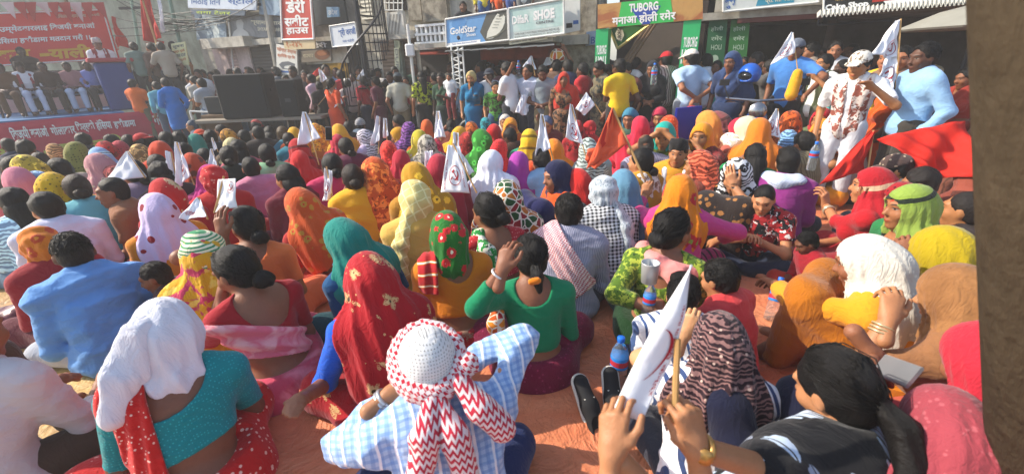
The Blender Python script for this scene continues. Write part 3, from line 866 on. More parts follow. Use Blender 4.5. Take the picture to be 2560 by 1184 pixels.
def build_band(J, g, h, o, seed):
    """cloth band over the torso: from one shoulder to the other hip, or around"""
    sd = SD(h); Rc, N, S0 = J['Rc'], J['N'], J['S0']
    inf = o.get('inf', .024); torso(sd, J, inf, .06, pelvis=True)
    for i in (0, 1):
        if o.get('arm') in (i, 2): arm(sd, J, i, inf, o.get('asl', .8), .05)
    (x0, z0), (x1, z1) = o['line']; w = o.get('w', .09); w1 = o.get('w1', w)
    d = nrm((x1-x0, z1-z0)); n_ = np.array((-d[1], d[0])); Ln = math.hypot(x1-x0, z1-z0); yk = o.get('yk', 0)
    def fn(v, P):
        L = (P-N) @ Rc; X_ = L[:, 0]-x0; Z_ = L[:, 2]-z0+yk*L[:, 1]
        t = np.clip((X_*d[0]+Z_*d[1])/Ln, 0, 1); ww = w+(w1-w)*t
        return np.maximum(v, np.abs(X_*n_[0]+Z_*n_[1])-ww)
    wv = waves(seed)
    def fold(P):
        L = (P-N) @ Rc; a = (L[:, 0]-x0)*n_[0]+(L[:, 2]-z0+yk*L[:, 1])*n_[1]
        return o.get('am', .006)*np.sin(a*o.get('nf', 110)+1.5*wv(P*8))
    sd.disp(fold); sd.op(fn)
    if o.get('ends'):                       # stop the band at its ends
        def fe(v, P):
            L = (P-N) @ Rc; t = (L[:, 0]-x0)*d[0]+(L[:, 2]-z0)*d[1]
            return np.maximum(v, np.maximum(-t, t-Ln))
        sd.op(fe)
    if o.get('back'): sd.plane(N+Rc @ np.array((0, .02, 0)), Rc @ np.array((0, 1, 0)))
    if J['pose'] != 'stand': sd.plane((0, 0, .004), (0, 0, -1))
    P, Q = sd.surf(); return np_mesh(P, Q)
def build_path(J, g, h, o, seed):
    """a cloth laid along a path in the chest frame"""
    sd = SD(h); C = lambda p: J['N'] + J['Rc'] @ np.array(p)
    pts = [C(p) for p in o['path']]; r = o.get('r', .045); rr = r if hasattr(r, '__len__') else [r]*len(pts)
    for i in range(len(pts)-1): sd.cone(pts[i], pts[i+1], rr[i], rr[i+1], o.get('kk', .03))
    sd.disp(wrinkle(seed, o.get('am', .008), o.get('fr', (26, 26, 26))))
    if o.get('clip'): sd.plane(C(o['clip'][0]), J['Rc'] @ np.array(o['clip'][1]))
    if J['pose'] != 'stand': sd.plane((0, 0, .004), (0, 0, -1))
    P, Q = sd.surf(); return np_mesh(P, Q)
def build_cap(J, g, h, o, seed):
    sd = SD(h); hd, Rh = J['hd'], J['Rh']; st = o.get('s', 'cap')
    H = lambda x, y, z: hd + Rh @ np.array((x, y, z))
    if st == 'cap':
        sd.ell(H(0, -.012, .036), (.093, .113, .100), Rh)
        sd.plane(H(0, 0, .040), Rh @ np.array((0, -.12, -1)))
        s2 = SD(h); f = -1 if o.get('rev') else 1
        s2.ell(H(0, f*.115, .045), (.074, .075, .012), Rh @ rx(-.18*f)); P, Q = join_pq([sd.surf(), s2.surf()]); return np_mesh(P, Q)
    if st == 'topi':                         # soft brimless hat, higher at the front
        sd.cone(H(0, -.012, .035), H(0, .01, .105), .094, .080, .02); sd.ell(H(0, .03, .10), (.072, .080, .055), Rh, .03)
        sd.plane(H(0, 0, .042), Rh @ np.array((0, -.25, -1))); sd.plane(H(0, 0, .135), Rh @ np.array((0, -.35, 1)))
        sd.disp(lambda P: .004*np.sin(((P-hd) @ Rh)[:, 0]*70))
    if st == 'skull':
        sd.ell(H(0, -.014, .026), (.091, .113, .106), Rh); sd.plane(H(0, 0, .01), Rh @ np.array((0, .4, -1)))
    if st == 'hat':
        sd.ell(H(0, -.012, .040), (.093, .112, .102), Rh); sd.ell(H(0, -.005, .048), (.145, .165, .011), Rh, .02); sd.plane(H(0, 0, .030), Rh @ np.array((0, 0, -1)))
    if st == 'roll':                         # scarf rolled in a thick ring round the head
        n = 20; pts = [H(.094*math.sin(6.2832*i/n), -.012-.112*math.cos(6.2832*i/n), .026-.060*math.cos(6.2832*i/n)) for i in range(n+1)]
        for i in range(n): sd.cone(pts[i], pts[i+1], .033, .033, .012)
        sd.ell(H(.105, -.085, .01), (.045, .05, .04), Rh, .02)
        sd.disp(lambda P: .0055*np.abs(np.sin(P @ np.array((60, 45, 52))+waves(5)(P*14))))
    P, Q = sd.surf(); return np_mesh(P, Q)
def build_ring(J, g, h, o, seed):
    """bangles or a watch strap round a wrist"""
    i = o.get('i', 0); d = nrm(J['wr'][i]-J['el'][i]); c = J['wr'][i]-d*o.get('off', .035); a = nrm(np.cross(d, (.3, .2, 1))); b = np.cross(d, a); mb = MB()
    for k in range(o.get('n', 1)):
        cc = c-d*k*.013; mb.tube([cc+(a*math.cos(t)+b*math.sin(t))*o.get('r', .034) for t in np.linspace(0, 6.2832, 21)], o.get('w', .0045), 6, False)
    if o.get('dial'): mb.lathe([(.005, -.004), (.019, -.004), (.019, .004), (.005, .005)], c+nrm(np.array(o['dial']))*.033, 14, nrm(np.array(o['dial'])))
    return mb.mesh(True)
BUILD = dict(ring=build_ring, top=build_top, bottom=build_bottom, scarf=build_scarf, band=build_band, path=build_path, cap=build_cap)
GEO = {}
PEOPLE = []                                # (root, spec) for later use
DEFN = dict(top={'blouse': 'blouse', 'shirt': 'shirt', 'kurta': 'kurta'}, bottom={'sari': 'sari', 'skirt': 'skirt', 'trousers': 'trousers'})
def person(px, py, label, yaw=0, sc=1.0, skin='#8a5a3c', hair='bun', hc='#0d0a09', wear=(), group=None, h=None, tpos=None, dz=0.0, **g):
    """px, py: where the top of the head stands in the photo; wear: (kind, name, colour, pattern, c2, c3, scale, {shape})"""
    geo = tuple((k, n, repr(sorted(o.items(), key=str))) for (k, n, c, p, c2, c3, ps, o) in wear)
    tgt = {q: g[q] for q in ('aL', 'aR') if isinstance(g.get(q), dict)}       # hands reaching for a place in the street
    for q in tgt: g[q] = 'lap'
    J = rig(g)
    top = J['top'].copy()
    hat = any(k in ('scarf', 'cap') for (k, *_r) in wear)
    top[2] += .022 if hat else .0
    topz = top[2]*sc+dz
    d = ray(px, py); t = (topz-CAMZ)/d[2] if tpos is None else tpos
    wp = EYE+d*t
    if tpos is not None:                   # a given distance: the stature follows from it (the ground stays at dz)
        sc = (wp[2]-dz)/top[2]
    ang = -math.atan2(d[0], d[1])+R(yaw)
    off = rz(ang) @ (top*sc)
    loc = (wp[0]-off[0], wp[1]-off[1], dz)
    depth = t
    if tgt:
        for q, v in tgt.items():
            l = rz(-ang) @ (at(*v['at'])-np.array(loc))/sc
            g[q] = ('abs', tuple(np.round(l, 3)), v.get('pole', (.6, -.2, -1)))
        J = rig(g)
    if h is None: h = min(.024, max(.0075, depth*.0046))
    h = round(h, 4)
    fine = depth < 3.2
    key = (geo, hair, h, repr(sorted(g.items(), key=str)))
    if key not in GEO:
        parts = [('body', build_body(J, g, h, fine))]
        hs_ = hair if not any(k == 'scarf' or (k == 'cap' and o.get('s') in ('skull', 'roll')) for (k, n, c, p, c2, c3, ps, o) in wear) or hair in ('pony', 'braid') else 'under'
        if hair: parts.append(('hair', build_hair(J, g, h, hs_, len(GEO))))
        for n, (k, nm, c, p, c2, c3, ps, o) in enumerate(wear):
            parts.append((nm, BUILD[k](J, g, h if k != 'cap' else min(h, .012), o, len(GEO)*7+n)))
        GEO[key] = parts
    root = empty('person', loc, ang, sc)
    tag(root, label, 'person', group)
    parts = GEO[key]
    for q, (nm, me) in enumerate(parts):
        if not len(me.polygons): continue
        if nm == 'body':
            o = link('body', me, SKIN, root, color=tuple(min(1, v*1.22) for v in srgb(skin)[:3])+(1,))
            o['tika'] = float(g.get('tika', 0)); o['stubble'] = float(g.get('stubble', 0))
        elif nm == 'hair': link('hair', me, HAIR, root, color=hc)
        else:
            k, n_, c, p, c2, c3, ps, _o = wear[q-(2 if hair else 1)]
            ob = link(n_, me, cloth(p) if p != 'metal' else tinted('metal', .3, .6, .5), root, color=c, c2=c2 or c, c3=c3 or c2 or c, ps=ps or 10)
            if k in ('scarf', 'bottom') or n_ == 'headscarf_end': ob['vf'] = 1.0
    PEOPLE.append((root, J, sc, ang, np.array(loc), label))
    return root, J
def W_(k, name, c, p='plain', c2=None, c3=None, ps=None, **o): return (k, name, c, p, c2, c3, ps, o)
def top(c, p='plain', c2=None, c3=None, ps=None, **o):
    k = o.get('k', 'blouse'); return ('top', DEFN['top'][k], c, p, c2, c3, ps, o)
def shirt(c, p='plain', c2=None, c3=None, ps=None, **o): return ('top', 'shirt', c, p, c2, c3, ps, dict(o, k='shirt'))
def kurta(c, p='plain', c2=None, c3=None, ps=None, **o): return ('top', 'kurta', c, p, c2, c3, ps, dict(o, k='kurta'))
def sari(c, p='plain', c2=None, c3=None, ps=None, **o): return ('bottom', 'sari', c, p, c2, c3, ps, dict(o, k='sari'))
def pants(c, p='plain', c2=None, c3=None, ps=None, **o): return ('bottom', 'trousers', c, p, c2, c3, ps, dict(o, k='trousers'))
def scarf(c, p='plain', c2=None, c3=None, ps=None, **o): return ('scarf', 'headscarf', c, p, c2, c3, ps, o)
def band(c, p='plain', c2=None, c3=None, ps=None, **o): return ('band', 'shawl', c, p, c2, c3, ps, o)
def path(c, p='plain', c2=None, c3=None, ps=None, **o): return ('path', o.pop('nm', 'shawl'), c, p, c2, c3, ps, o)
def ring(c, name='bangle', **o): return ('ring', name, c, 'metal', None, None, None, o)
def cap(c, p='plain', c2=None, c3=None, ps=None, **o): return ('cap', 'cap', c, p, c2, c3, ps, o)
# ---------------------------------------------------------------- the people sitting nearest the camera
TAN, BRN, DRK, LGT = '#9a6a48', '#7d5038', '#5f3c2a', '#b88a63'
def near():
    P = person
    # front row
    P(-118, 770, 'person in a white kurta and brown trousers cut by the left edge', yaw=-52, fem=0, hair='crop', lean=20, skin=BRN, pose='mix', aL='knee', aR='knee',
      wear=[shirt('#bfb8ba', sl=1.5, long=1, am=.009), pants('#4a382c')])
    P(388, 742, 'woman in a dotted teal blouse with a white cloth over her head', yaw=4, side=6, lean=22, twist=-12, fat=1.16, hp=10, aL='lap', aR='knee', skin='#6b4431',
      wear=[top('#0b7f82', 'dots', '#2aa7a5', ps=95, sl=.93, neck=.15, nw=.15, nx=-.05, hem=.13, tilt=.25), sari('#bb1416', 'sprig', '#e7b9a8', ps=34),
            scarf('#d2d2da', len=.10, bun=.8, tilt=-.8, am=.014, nf=5), path('#d2d2da', nm='headscarf_end', path=((-.06, -.075, .16), (-.12, -.075, .03), (-.165, -.065, -.09)), r=(.06, .062, .045), am=.010, fr=(40, 40, 12)),
            band('#c01a18', 'sprig', '#e8c0b0', ps=60, line=((-.15, -.05), (-.17, -.42)), w=.07, w1=.12, back=0, nf=150)])
    P(1055, 812, 'man in a blue checked shirt with a white crochet cap inside a rolled red keffiyeh', yaw=3, fem=0, fat=.92, hp=4, lean=20, side=-3, hair='short', skin=TAN, aL=dict(at=(975, 985, 1.46), pole=(.9, -.5, -.8)), aR=dict(at=(1160, 905, 1.60), pole=(1.0, .1, .5)),
      hL=dict(p='soft', dir=(.9, .3, .3), dors=(-.3, -.4, .8)),
      wear=[shirt('#a3c0e2', 'hero_check', '#5c86c4', '#dfe5ee', ps=36, am=.013, sl=1.85), pants('#1d2b57'), ring('#b5b7ba', 'watch', i=0, n=2, w=.008, r=.036, off=.02), cap('#d8d8d6', 'knit', '#8d8d8a', ps=110, s='skull'),
            W_('cap', 'keffiyeh', '#d9cdcb', 'hound', '#b51c33', ps=34, s='roll'),
            path('#dacdcb', 'zigzag', '#b4243a', ps=42, nm='keffiyeh_tail', path=((-.01, -.125, .075), (-.05, -.165, .0), (-.085, -.165, -.10)), r=(.026, .038, .046), kk=.02, am=.006),
            path('#dacdcb', 'zigzag', '#b4243a', ps=42, nm='keffiyeh_tail', path=((.01, -.125, .075), (.03, -.17, -.02), (.035, -.175, -.13)), r=(.026, .038, .042), kk=.02, am=.006),
            path('#dacdcb', 'zigzag', '#b4243a', ps=42, nm='keffiyeh_tail', path=((.08, -.11, .10), (.12, -.155, .03), (.165, -.15, -.05)), r=(.030, .038, .044), kk=.02, am=.006)])
    r, J = P(2072, 872, 'woman with a long black ponytail and a black shawl printed with grey feathers', yaw=46, hy=14, hp=16, lean=20, side=14, hr=-8, fat=1.08, al=1.42, twist=4, hair='pony', pose='knees', skin=TAN, aL=dict(at=(1528, 1130, .95), pole=(0, 0, -1)), aR=dict(at=(1690, 1112, .97), pole=(0, 0, -1)), hL=dict(p='soft', s=.92, dir=(.15, .5, .85), dors=(-.6, -.7, .3)), hR=dict(p='grip', dir=(-.15, .3, .9), dors=(.3, -.9, .2)), fem=1,
      wear=[ring('#b58a4a', 'watch', i=1, n=1, w=.008, r=.031, off=.02, dial=(-.3, -.9, .3)), top('#15173a', 'patch', '#a0283a', '#3a4a86', ps=16, sl=1.1), pants('#10142c'),
            band('#0d0e13', 'feather', '#8e98ab', '#b9cbe0', ps=4.6, line=((0, .06), (0, -.46)), w=.5, arm=2, asl=1.25, inf=.032, nf=30, ends=1)])
    P(2460, 800, 'woman in a pink red dress holding a phone by the right edge of the photo', yaw=55, sc=.98, lean=18, hp=20, skin=BRN, aL=dict(at=(2180, 885, 1.36), pole=(.6, .2, .4)), aR='lap', hL=dict(p='soft', dir=(.5, -.5, -.7), dors=(-.5, -.5, .5)),
      wear=[shirt('#ab2233', sl=1.5, collar=0), sari('#b51f30'), scarf('#ab2233', len=.7)])
    P(2372, 960, 'woman under a dusty maroon veil at the bottom right corner', yaw=30, sc=.95, lean=26, hp=20, skin=BRN, wear=[top('#8c2430'), sari('#99242f'), scarf('#8f3a44', 'sprig', '#a25058', ps=40, len=.9, s='veil')])
    P(2395, 655, 'woman pulling a thin tan veil with a silver border over her face', yaw=75, lean=14, hp=12, skin=TAN, aL=dict(at=(2222, 795, 1.55), pole=(.7, .3, -1)), aR='lap', hL=dict(p='soft', dir=(.55, .3, .8), dors=(-.6, -.6, .3)),
      wear=[ring('#c9b48a', i=0, n=3, r=.034), shirt('#8a5f3d', sl=.6, collar=0), sari('#a8462c'), scarf('#94683f', 'tiedye', '#7f5733', ps=7, len=.6, am=.013),
            W_('path', 'bangle', '#d9c9a6', 'plain', None, None, None, path=((0, 0, -9), (0, 0, -9.01)), r=.001)][:4])
    P(2355, 560, 'woman under a bright yellow cloth with a frilled edge', yaw=70, lean=12, hp=14, skin=BRN, aL=dict(at=(2256, 645, 2.05), pole=(.7, .2, -1)), aR='lap', hL=dict(p='soft', dir=(.5, .3, .8), dors=(-.7, -.5, .3)),
      wear=[top('#a8221f', sl=.5), sari('#b5341f'), scarf('#a08b0e', len=.5, am=.014, nf=7)])
    # second row
    P(160, 583, 'man in a plain sky blue shirt with cropped black hair, seen from behind', yaw=2, fem=0, sc=1.0, fat=.90, lean=24, hp=10, hair='crop', skin=DRK, aL='lap', aR='lap', wear=[shirt('#5f92cc', long=1, am=.012, collar=1), pants('#a8aab0')])
    P(560, 622, 'woman in a crimson blouse with a pink shawl slung under her bare shoulder', yaw=18, hy=20, hp=14, lean=16, sc=1.0, hair='lowbun', skin='#80543c', aL='cheek', aR='lap', hL=dict(p='soft', dir=(.4, .3, .8), dors=(-.7, .4, .3)),
      wear=[top('#9d1220', sl=1.55, neck=.16, nw=.13, nx=.02, hem=.17), sari('#c64560', 'tiedye', '#e98a98', ps=6), band('#e26f80', 'tiedye', '#f3b3b3', ps=9, line=((-.22, -.12), (.26, -.36)), w=.085, w1=.05, nf=90, am=.010)])
    P(905, 626, 'woman in a dark red sari embroidered with gold flowers and a cobalt blue sleeve', yaw=12, hp=16, lean=20, side=3, hair='bun', skin=BRN, aL=dict(at=(765, 990, 1.62), pole=(.7, -.3, -.7)), aR='lap',
      wear=[top('#1459c9', sl=1.0, hem=.12), sari('#a50f1c', 'gold', '#c9a06b', '#4a2f16', ps=8), scarf('#a50f1c', 'gold', '#cfa872', '#4a2f16', ps=8.5, s='veil', to=1, len=.95, am=.011, bun=.7)])
    P(1112, 523, 'woman in a marigold blouse with a green and red printed cloth on her head', yaw=6, hp=10, lean=16, hair='bun', skin=BRN, wear=[top('#cf7710', sl=.8, neck=.12, hem=.12, nx=.02), sari('#9a1620', 'gold', '#8a6a5a', ps=6),
      scarf('#1f6a22', 'floral', '#c9242a', '#e8e0c0', ps=13, len=.10, bun=.5, tilt=-.3, am=.010), band('#b32226', 'border', '#d9922c', '#e8e0d0', ps=16, line=((-.115, .22), (-.15, -.16)), w=.05, back=1, inf=.036, ends=1)])
    P(1322, 588, 'girl in a green blouse with an orange hair tie, one hand raised', yaw=4, hy=8, hp=14, lean=14, sc=.95, hair='pony2', skin='#7a4e37', aL=dict(at=(1256, 672, 1.78), pole=(.8, .1, -1)), aR='lap',
      hL=dict(p='soft', dir=(.25, .3, .9), dors=(-.5, -.8, .2)), wear=[ring('#e6e6e2', i=0, n=1, r=.034, w=.006, off=.03), path('#d97a1a', nm='hair_tie', path=((-.016, -.142, .05), (.016, -.142, .055)), r=.017, am=.003), top('#0a7a50', sl=1.6, neck=.09, hem=.09), sari('#6d0f33', 'sprig', '#8c2a50', ps=40), path('#c2551f', 'mosaic', '#e08a2a', '#a8202a', ps=24, path=((-.16, .02, -.05), (-.20, -.06, -.18), (-.17, -.09, -.30)), r=(.03, .04, .05), am=.01)])
    P(1420, 486, 'man in a grey striped shirt with a red and white checked keffiyeh over his back', yaw=-4, hy=16, hp=6, fem=0, lean=16, sc=.98, hair='short', skin=TAN, wear=[shirt('#7d7f95', 'stripe', '#a9a9bb', ps=85, long=1, am=.009), pants('#4d4a55'),
      band('#e6d3d3', 'hound', '#b02a44', ps=46, line=((-.15, .06), (.12, -.34)), w=.085, w1=.085, back=1, inf=.062, ends=1, nf=120, am=.006)])
    P(1508, 434, 'man in a black and white checked shirt, pale grey cloth on his head', yaw=18, hy=20, fem=0, lean=16, sc=.98, hair='short', skin=TAN, aL='knee', aR='lap', pose='knees', wear=[shirt('#e2e4e6', 'gingham', '#15181c', ps=34, am=.009), pants('#1f222b'),
      scarf('#b4bcc3', 'script', '#84919b', ps=14, s='wrap', tail=1, am=.012, bun=0)])
    P(1692, 524, 'woman in a leaf green printed blouse with a salmon pink dupatta round her neck', yaw=-10, hy=-26, hp=4, lean=12, hair='bun', skin=BRN, aL=dict(at=(1648, 775, 2.08), pole=(1, -.4, -.3)), aR='lap', hL=dict(p='grip', dir=(-.8, .5, .3), dors=(-.2, -.6, .7)),
      wear=[top('#4d6a1c', 'patch', '#9aa83a', '#1f3a18', ps=34, sl=1.5, neck=.16, hem=.03, inf=.014), sari('#123518'), path('#e58c86', path=((-.13, .11, -.10), (-.125, .02, .0), (-.04, -.085, -.03), (.07, -.085, -.07), (.16, -.02, -.06), (.15, .11, -.12)), r=(.04, .045, .05, .055, .05, .045), am=.011)])
    P(1792, 650, 'boy with short black hair in a coral red tee, turned to the left', yaw=62, hp=14, fem=0, sc=.80, hair='short', skin=TAN, wear=[shirt('#c73c3f', sl=.5, collar=0), pants('#3a3a48')])
    P(1712, 690, 'child in a striped shirt hidden behind the big white flag', yaw=10, hp=8, fem=0, sc=.80, hair='mop', skin=TAN, wear=[shirt('#e4e6ea', 'stripe', '#39507c', ps=22, sl=.6, collar=0), pants('#333845')])
    P(1806, 775, 'person in a dark plum printed headscarf and a white and navy striped top', yaw=14, hp=10, lean=16, sc=.9, hair='bun', skin=LGT, aL=((.10, .20, .10), (1, 0, -1)), aR='lap', hL=dict(p='grip', dir=(.2, .2, 1)),
      wear=[shirt('#e9ebee', 'stripe', '#34466f', ps=19, sl=.75, collar=0, inf=.02), pants('#2a2d38'), scarf('#24131b', 'paisley', '#7a5a58', '#b59c90', ps=30, len=.35, am=.014, bun=.5)])
    P(2162, 583, 'woman in a mustard dress with a white lace scarf, arms round her knees', yaw=84, hp=10, lean=20, pose='knees', skin=BRN, aL=dict(at=(1938, 712, 2.2), pole=(1, 0, .1)), aR='hug', hair='bun', hL=dict(p='relax'), wear=[shirt('#d98f1c', sl=1.75, collar=0, am=.004), sari('#a5600f', am=.014),
      scarf('#c8c4b8', 'sprig', '#e2dece', ps=30, len=.62, am=.011, nf=7)])
    P(2008, 583, 'small child in dark red clothes with thin hair, looking down', yaw=120, hp=26, fem=0, sc=.62, hair='crop', skin=DRK, wear=[shirt('#8c1220', sl=1.4, collar=0), pants('#a02a1c')])
    P(1915, 468, 'boy facing the camera in a red and black printed tee, fiddling with his fingers', yaw=172, hy=6, hp=16, fem=0, sc=.86, hair='crop', skin='#a87350', aL=((.03, .22, -.14), (1, -.2, -.5)), aR=((.03, .22, -.14), (1, -.2, -.5)), hL=dict(p='pinch', dir=(.5, .5, .5)), hR=dict(p='pinch', dir=(-.5, .5, .5)),
      wear=[shirt('#a5252a', 'patch', '#15151a', '#e0dcd6', ps=15, sl=.6, collar=0), pants('#1c2438')])
    P(2292, 458, 'woman in a lime green scarf with a black border, red forehead mark', yaw=128, lean=8, hair='bun', skin='#8b5a3a', tika=1, sc=1.02, wear=[top('#1f6a3a', sl=.9), sari('#1d5a34', 'dots', '#2f8a5a', ps=40), scarf('#7f9640', 'border', '#788f38', '#1a241a', ps=4, len=.75, open=1.02, am=.012)])
    P(2196, 415, 'woman in a crimson veil and blouse, profile, raising her left hand with bangles', yaw=88, lean=6, hair='bun', skin='#a06a47', aL=dict(at=(2064, 512, 3.2), pole=(.6, .2, -1)), aR='lap', hL=dict(p='pinch', dir=(-.1, .2, .95), dors=(-.4, -.9, .2)), wear=[ring('#d9cdb0', i=0, n=2, r=.036, off=.07), top('#a3121d', sl=1.0, hem=.02, inf=.013), sari('#951320'),
      scarf('#9c1420', 'border', '#a8202a', '#c7a88a', ps=3, len=.5, open=1.15, oy=-.045, am=.010)])
    P(1975, 372, 'man in a magenta purple shirt with a blue white fringed scarf round his neck', yaw=0, hy=12, fem=0, lean=12, hair='mop', skin=TAN, wear=[shirt('#8c2f7d', sl=1.6, long=1), pants('#3a3d4a'), path('#93a9c9', 'hound', '#e9edf3', ps=40, path=((-.14, .08, -.10), (-.12, -.02, .0), (-.02, -.10, -.02), (.10, -.06, .0), (.14, .08, -.1)), r=(.05, .055, .06, .055, .045), am=.012)])
    P(1842, 398, 'woman facing the camera with her hand on her forehead under a black and white scarf', yaw=168, hp=16, lean=14, hair='bun', skin='#a87450', aL=((.03, .16, .12), (1, .6, -.8)), aR='knee', pose='knees', hL=dict(p='relax', dir=(.4, .1, .9), dors=(0, .9, .3)), wear=[top('#1c1614', 'floral', '#c27a2a', '#e0d0a0', ps=20, sl=.5), sari('#2a2220', 'floral', '#9a6a3a', ps=18),
      scarf('#e2e2e2', 'paisley', '#1b1b1f', ps=14, len=.55, open=1.1)])
    P(1706, 432, 'woman in an orange floral headscarf and pink long sleeved top, holding up the red flag', yaw=2, lean=14, hair='bun', skin='#a3704c', aL=dict(at=(1612, 488, 3.33), pole=(1, 0, -.6)), aR=((.30, .30, -.2), (1, 0, 0)), hL=dict(p='grip', dir=(.05, .1, 1), dors=(-.3, -.9, 0)), wear=[shirt('#c23a7a', 'plain', sl=1.7, collar=0, am=.004), sari('#9d2a5a', 'stripe', '#3a1226', ps=18),
      scarf('#d5780f', 'floral', '#b9222a', '#8a9a3a', ps=8, len=.45, am=.014)])
    P(1700, 346, 'old man facing the camera in a black cap and mustard tee with a white towel', yaw=172, lean=4, fem=0, hair='short', skin='#9a6743', stubble=0, wear=[shirt('#c98d22', sl=.75, collar=0), pants('#6a6256'), cap('#1b1a1c', s='topi'),
      path('#e6e8ee', path=((-.085, .13, -.20), (-.09, .07, -.02), (-.04, -.06, .01), (.04, -.06, .01), (.09, .07, -.02), (.085, .13, -.20)), r=.028, am=.005)])
    P(1604, 372, 'woman with her hair down in mustard with a cream shawl printed with brown leaves', yaw=48, hy=20, lean=8, hair='lowbun', skin='#a87450', wear=[shirt('#bd8a1f', sl=1.2, collar=0), sari('#c28f26'), band('#e0d8cf', 'patch', '#8c6a55', '#6f4c3c', ps=24, line=((-.05, .06), (.02, -.36)), w=.16, inf=.032, ends=1, nf=60)])
    P(1390, 398, 'woman in a navy hood and orange sleeves, face turned to the left', yaw=122, lean=12, hair='bun', skin='#8a5a41', aL='hug', aR='hug', pose='knees', wear=[shirt('#d3541a', sl=1.8, collar=0, am=.004), sari('#171a4a'), scarf('#15193d', len=.65, am=.010)])
    P(1266, 446, 'woman in a green and red mosaic printed veil with white outlines', yaw=-4, lean=12, hair='bun', skin=BRN, wear=[top('#a8203a'), sari('#9a2430'), scarf('#1f4a26', 'mosaic', '#8c1a24', '#b5661f', ps=21, s='cape', len=.95, am=.008, bun=.8)])
    P(1212, 486, 'woman in a red dotted blouse with a pink hair clip and a green printed scarf', yaw=24, hy=20, hp=8, lean=12, hair='bun', skin=BRN, wear=[top('#b3202b', 'dots', '#d98a86', ps=60, sl=.6, neck=.12), sari('#a3202c'), path('#1f8a3a', 'patch', '#e6e2cf', '#143a1c', ps=26, path=((-.06, .10, -.12), (-.09, .02, .01), (-.10, -.09, -.08), (-.09, -.12, -.34)), r=(.035, .045, .05, .055), am=.009)])
    P(1032, 445, 'woman wrapped in a cream yellow ribbed headscarf and matching long dress', yaw=2, lean=10, sc=1.06, hair='bun', skin=TAN, fat=1.08, wear=[shirt('#c9a14c', sl=1.7, long=1, collar=0, am=.006), sari('#c39b48'), scarf('#d6c37c', 'grid', '#ebe2a4', ps=17, s='wrap', tail=-1, am=.006)])
    P(876, 412, 'woman in a golden yellow blouse with her brown hair pinned up', yaw=4, hp=6, lean=10, hair='bun', hc='#20140e', skin=BRN, aL='cheek', wear=[shirt('#dba21c', sl=1.0, collar=0, am=.006), sari('#c98f1c')])
    P(836, 543, 'woman in a teal veil and blue blouse leaning to the left', yaw=26, side=-10, lean=18, hp=14, hair='bun', skin=BRN, wear=[top('#0a4a78', 'plain', sl=.95, hem=.02), sari('#0c3f48'), scarf('#0f7a6e', len=.30, am=.010), band('#0d5f80', 'sprig', '#2f9a92', ps=10, line=((.02, .02), (.24, -.42)), w=.10, w1=.09, inf=.034, nf=70, am=.010)])
    P(602, 518, 'woman in an apricot blouse with a bare waist, hair in a low knot', yaw=-22, hy=40, hp=8, lean=16, hair='lowbun', skin=BRN, fat=1.08, aL=dict(at=(556, 585, 2.42), pole=(.8, 0, -1)), hL=dict(p='relax', dir=(.0, .1, 1), dors=(-.3, -.9, 0)), wear=[top('#e0723a', sl=.9, neck=.10, hem=.16, tilt=.15), sari('#d8673c'), band('#d56a40', line=((-.14, .0), (.0, -.36)), w=.03, back=1, nf=140)])
    P(492, 574, 'woman under a yellow veil with green and white stripes on the crown', yaw=-6, lean=18, hair='bun', skin=BRN, wear=[top('#a81c24', sl=1.2), sari('#a8182a'), scarf('#d6a01a', 'patch', '#c23a5a', '#e6c352', ps=9, s='veil', to=-1, len=.9), W_('scarf', 'scarf_edge', '#e9e2c0', 'hstripe', '#3a8a5a', None, 60, s='tight', big=1.05, bun=.2, am=.003)])
    P(432, 552, 'boy with a shaved head looking left over his shoulder', yaw=62, hp=4, fem=0, sc=.74, hair='crop', skin='#8a5f44', wear=[shirt('#2a2f3d', sl=.6), pants('#2a2a33')])
    P(366, 660, 'boy looking left between the blue shirt and the white headcloth', yaw=66, hp=10, fem=0, sc=.72, hair='crop', hc='#16100d', skin='#70472f', wear=[shirt('#3a1a20', sl=.6), pants('#2a2a33')])
    P(78, 563, 'woman in a wound orange headscarf and dark red sleeves at the left', yaw=6, sc=.93, lean=18, hp=8, hair='bun', skin=BRN, wear=[shirt('#8f1420', sl=1.7, collar=0, am=.005), sari('#5a1a28'), scarf('#cf7414', 'floral', '#b8431a', '#d98a2a', ps=10, s='wrap', am=.012)])
    P(98, 482, 'man in a white shirt with thick black hair, head tilted left', yaw=-4, hy=26, fem=0, lean=18, hair='short', skin=TAN, wear=[shirt('#cfcfe0', sl=1.8, long=1, am=.009), pants('#4a4a55')])
    P(376, 480, 'woman in a lavender veil with dark red embroidered blossoms over an orange sari', yaw=10, lean=14, hair='bun', skin=BRN, wear=[shirt('#c9790f', sl=1.0, collar=0), sari('#cc7a12', 'sprig', '#7a3a12', ps=14), scarf('#cbb9d8', 'sprig', '#8a1526', ps=9, len=.50, am=.012, bun=.9)])
    P(180, 438, 'woman in an aqua blue scoop neck top with her hair knotted', yaw=2, hp=6, lean=10, hair='bun', hc='#2a1a11', skin=BRN, wear=[shirt('#6fb8c2', sl=.7, collar=0), sari('#5aa0ad')])
    P(398, 443, 'woman in a red headscarf with one big pale gold flower', yaw=10, lean=12, hair='bun', skin=BRN, wear=[top('#a8202c', sl=.9), sari('#a01c28'), scarf('#b91f22', 'gold', '#c9b98a', '#8a8a4a', ps=4.6, len=.12, am=.008)])
    P(526, 412, 'woman with a red cloth wound round loose black hair', yaw=0, lean=10, hair='long', skin=BRN, wear=[shirt('#b11a1f', sl=1.5, collar=0), sari('#a3181d'), scarf('#bb1a20', 'sprig', '#d98a7a', ps=26, s='tight', am=.016, big=1.08)])
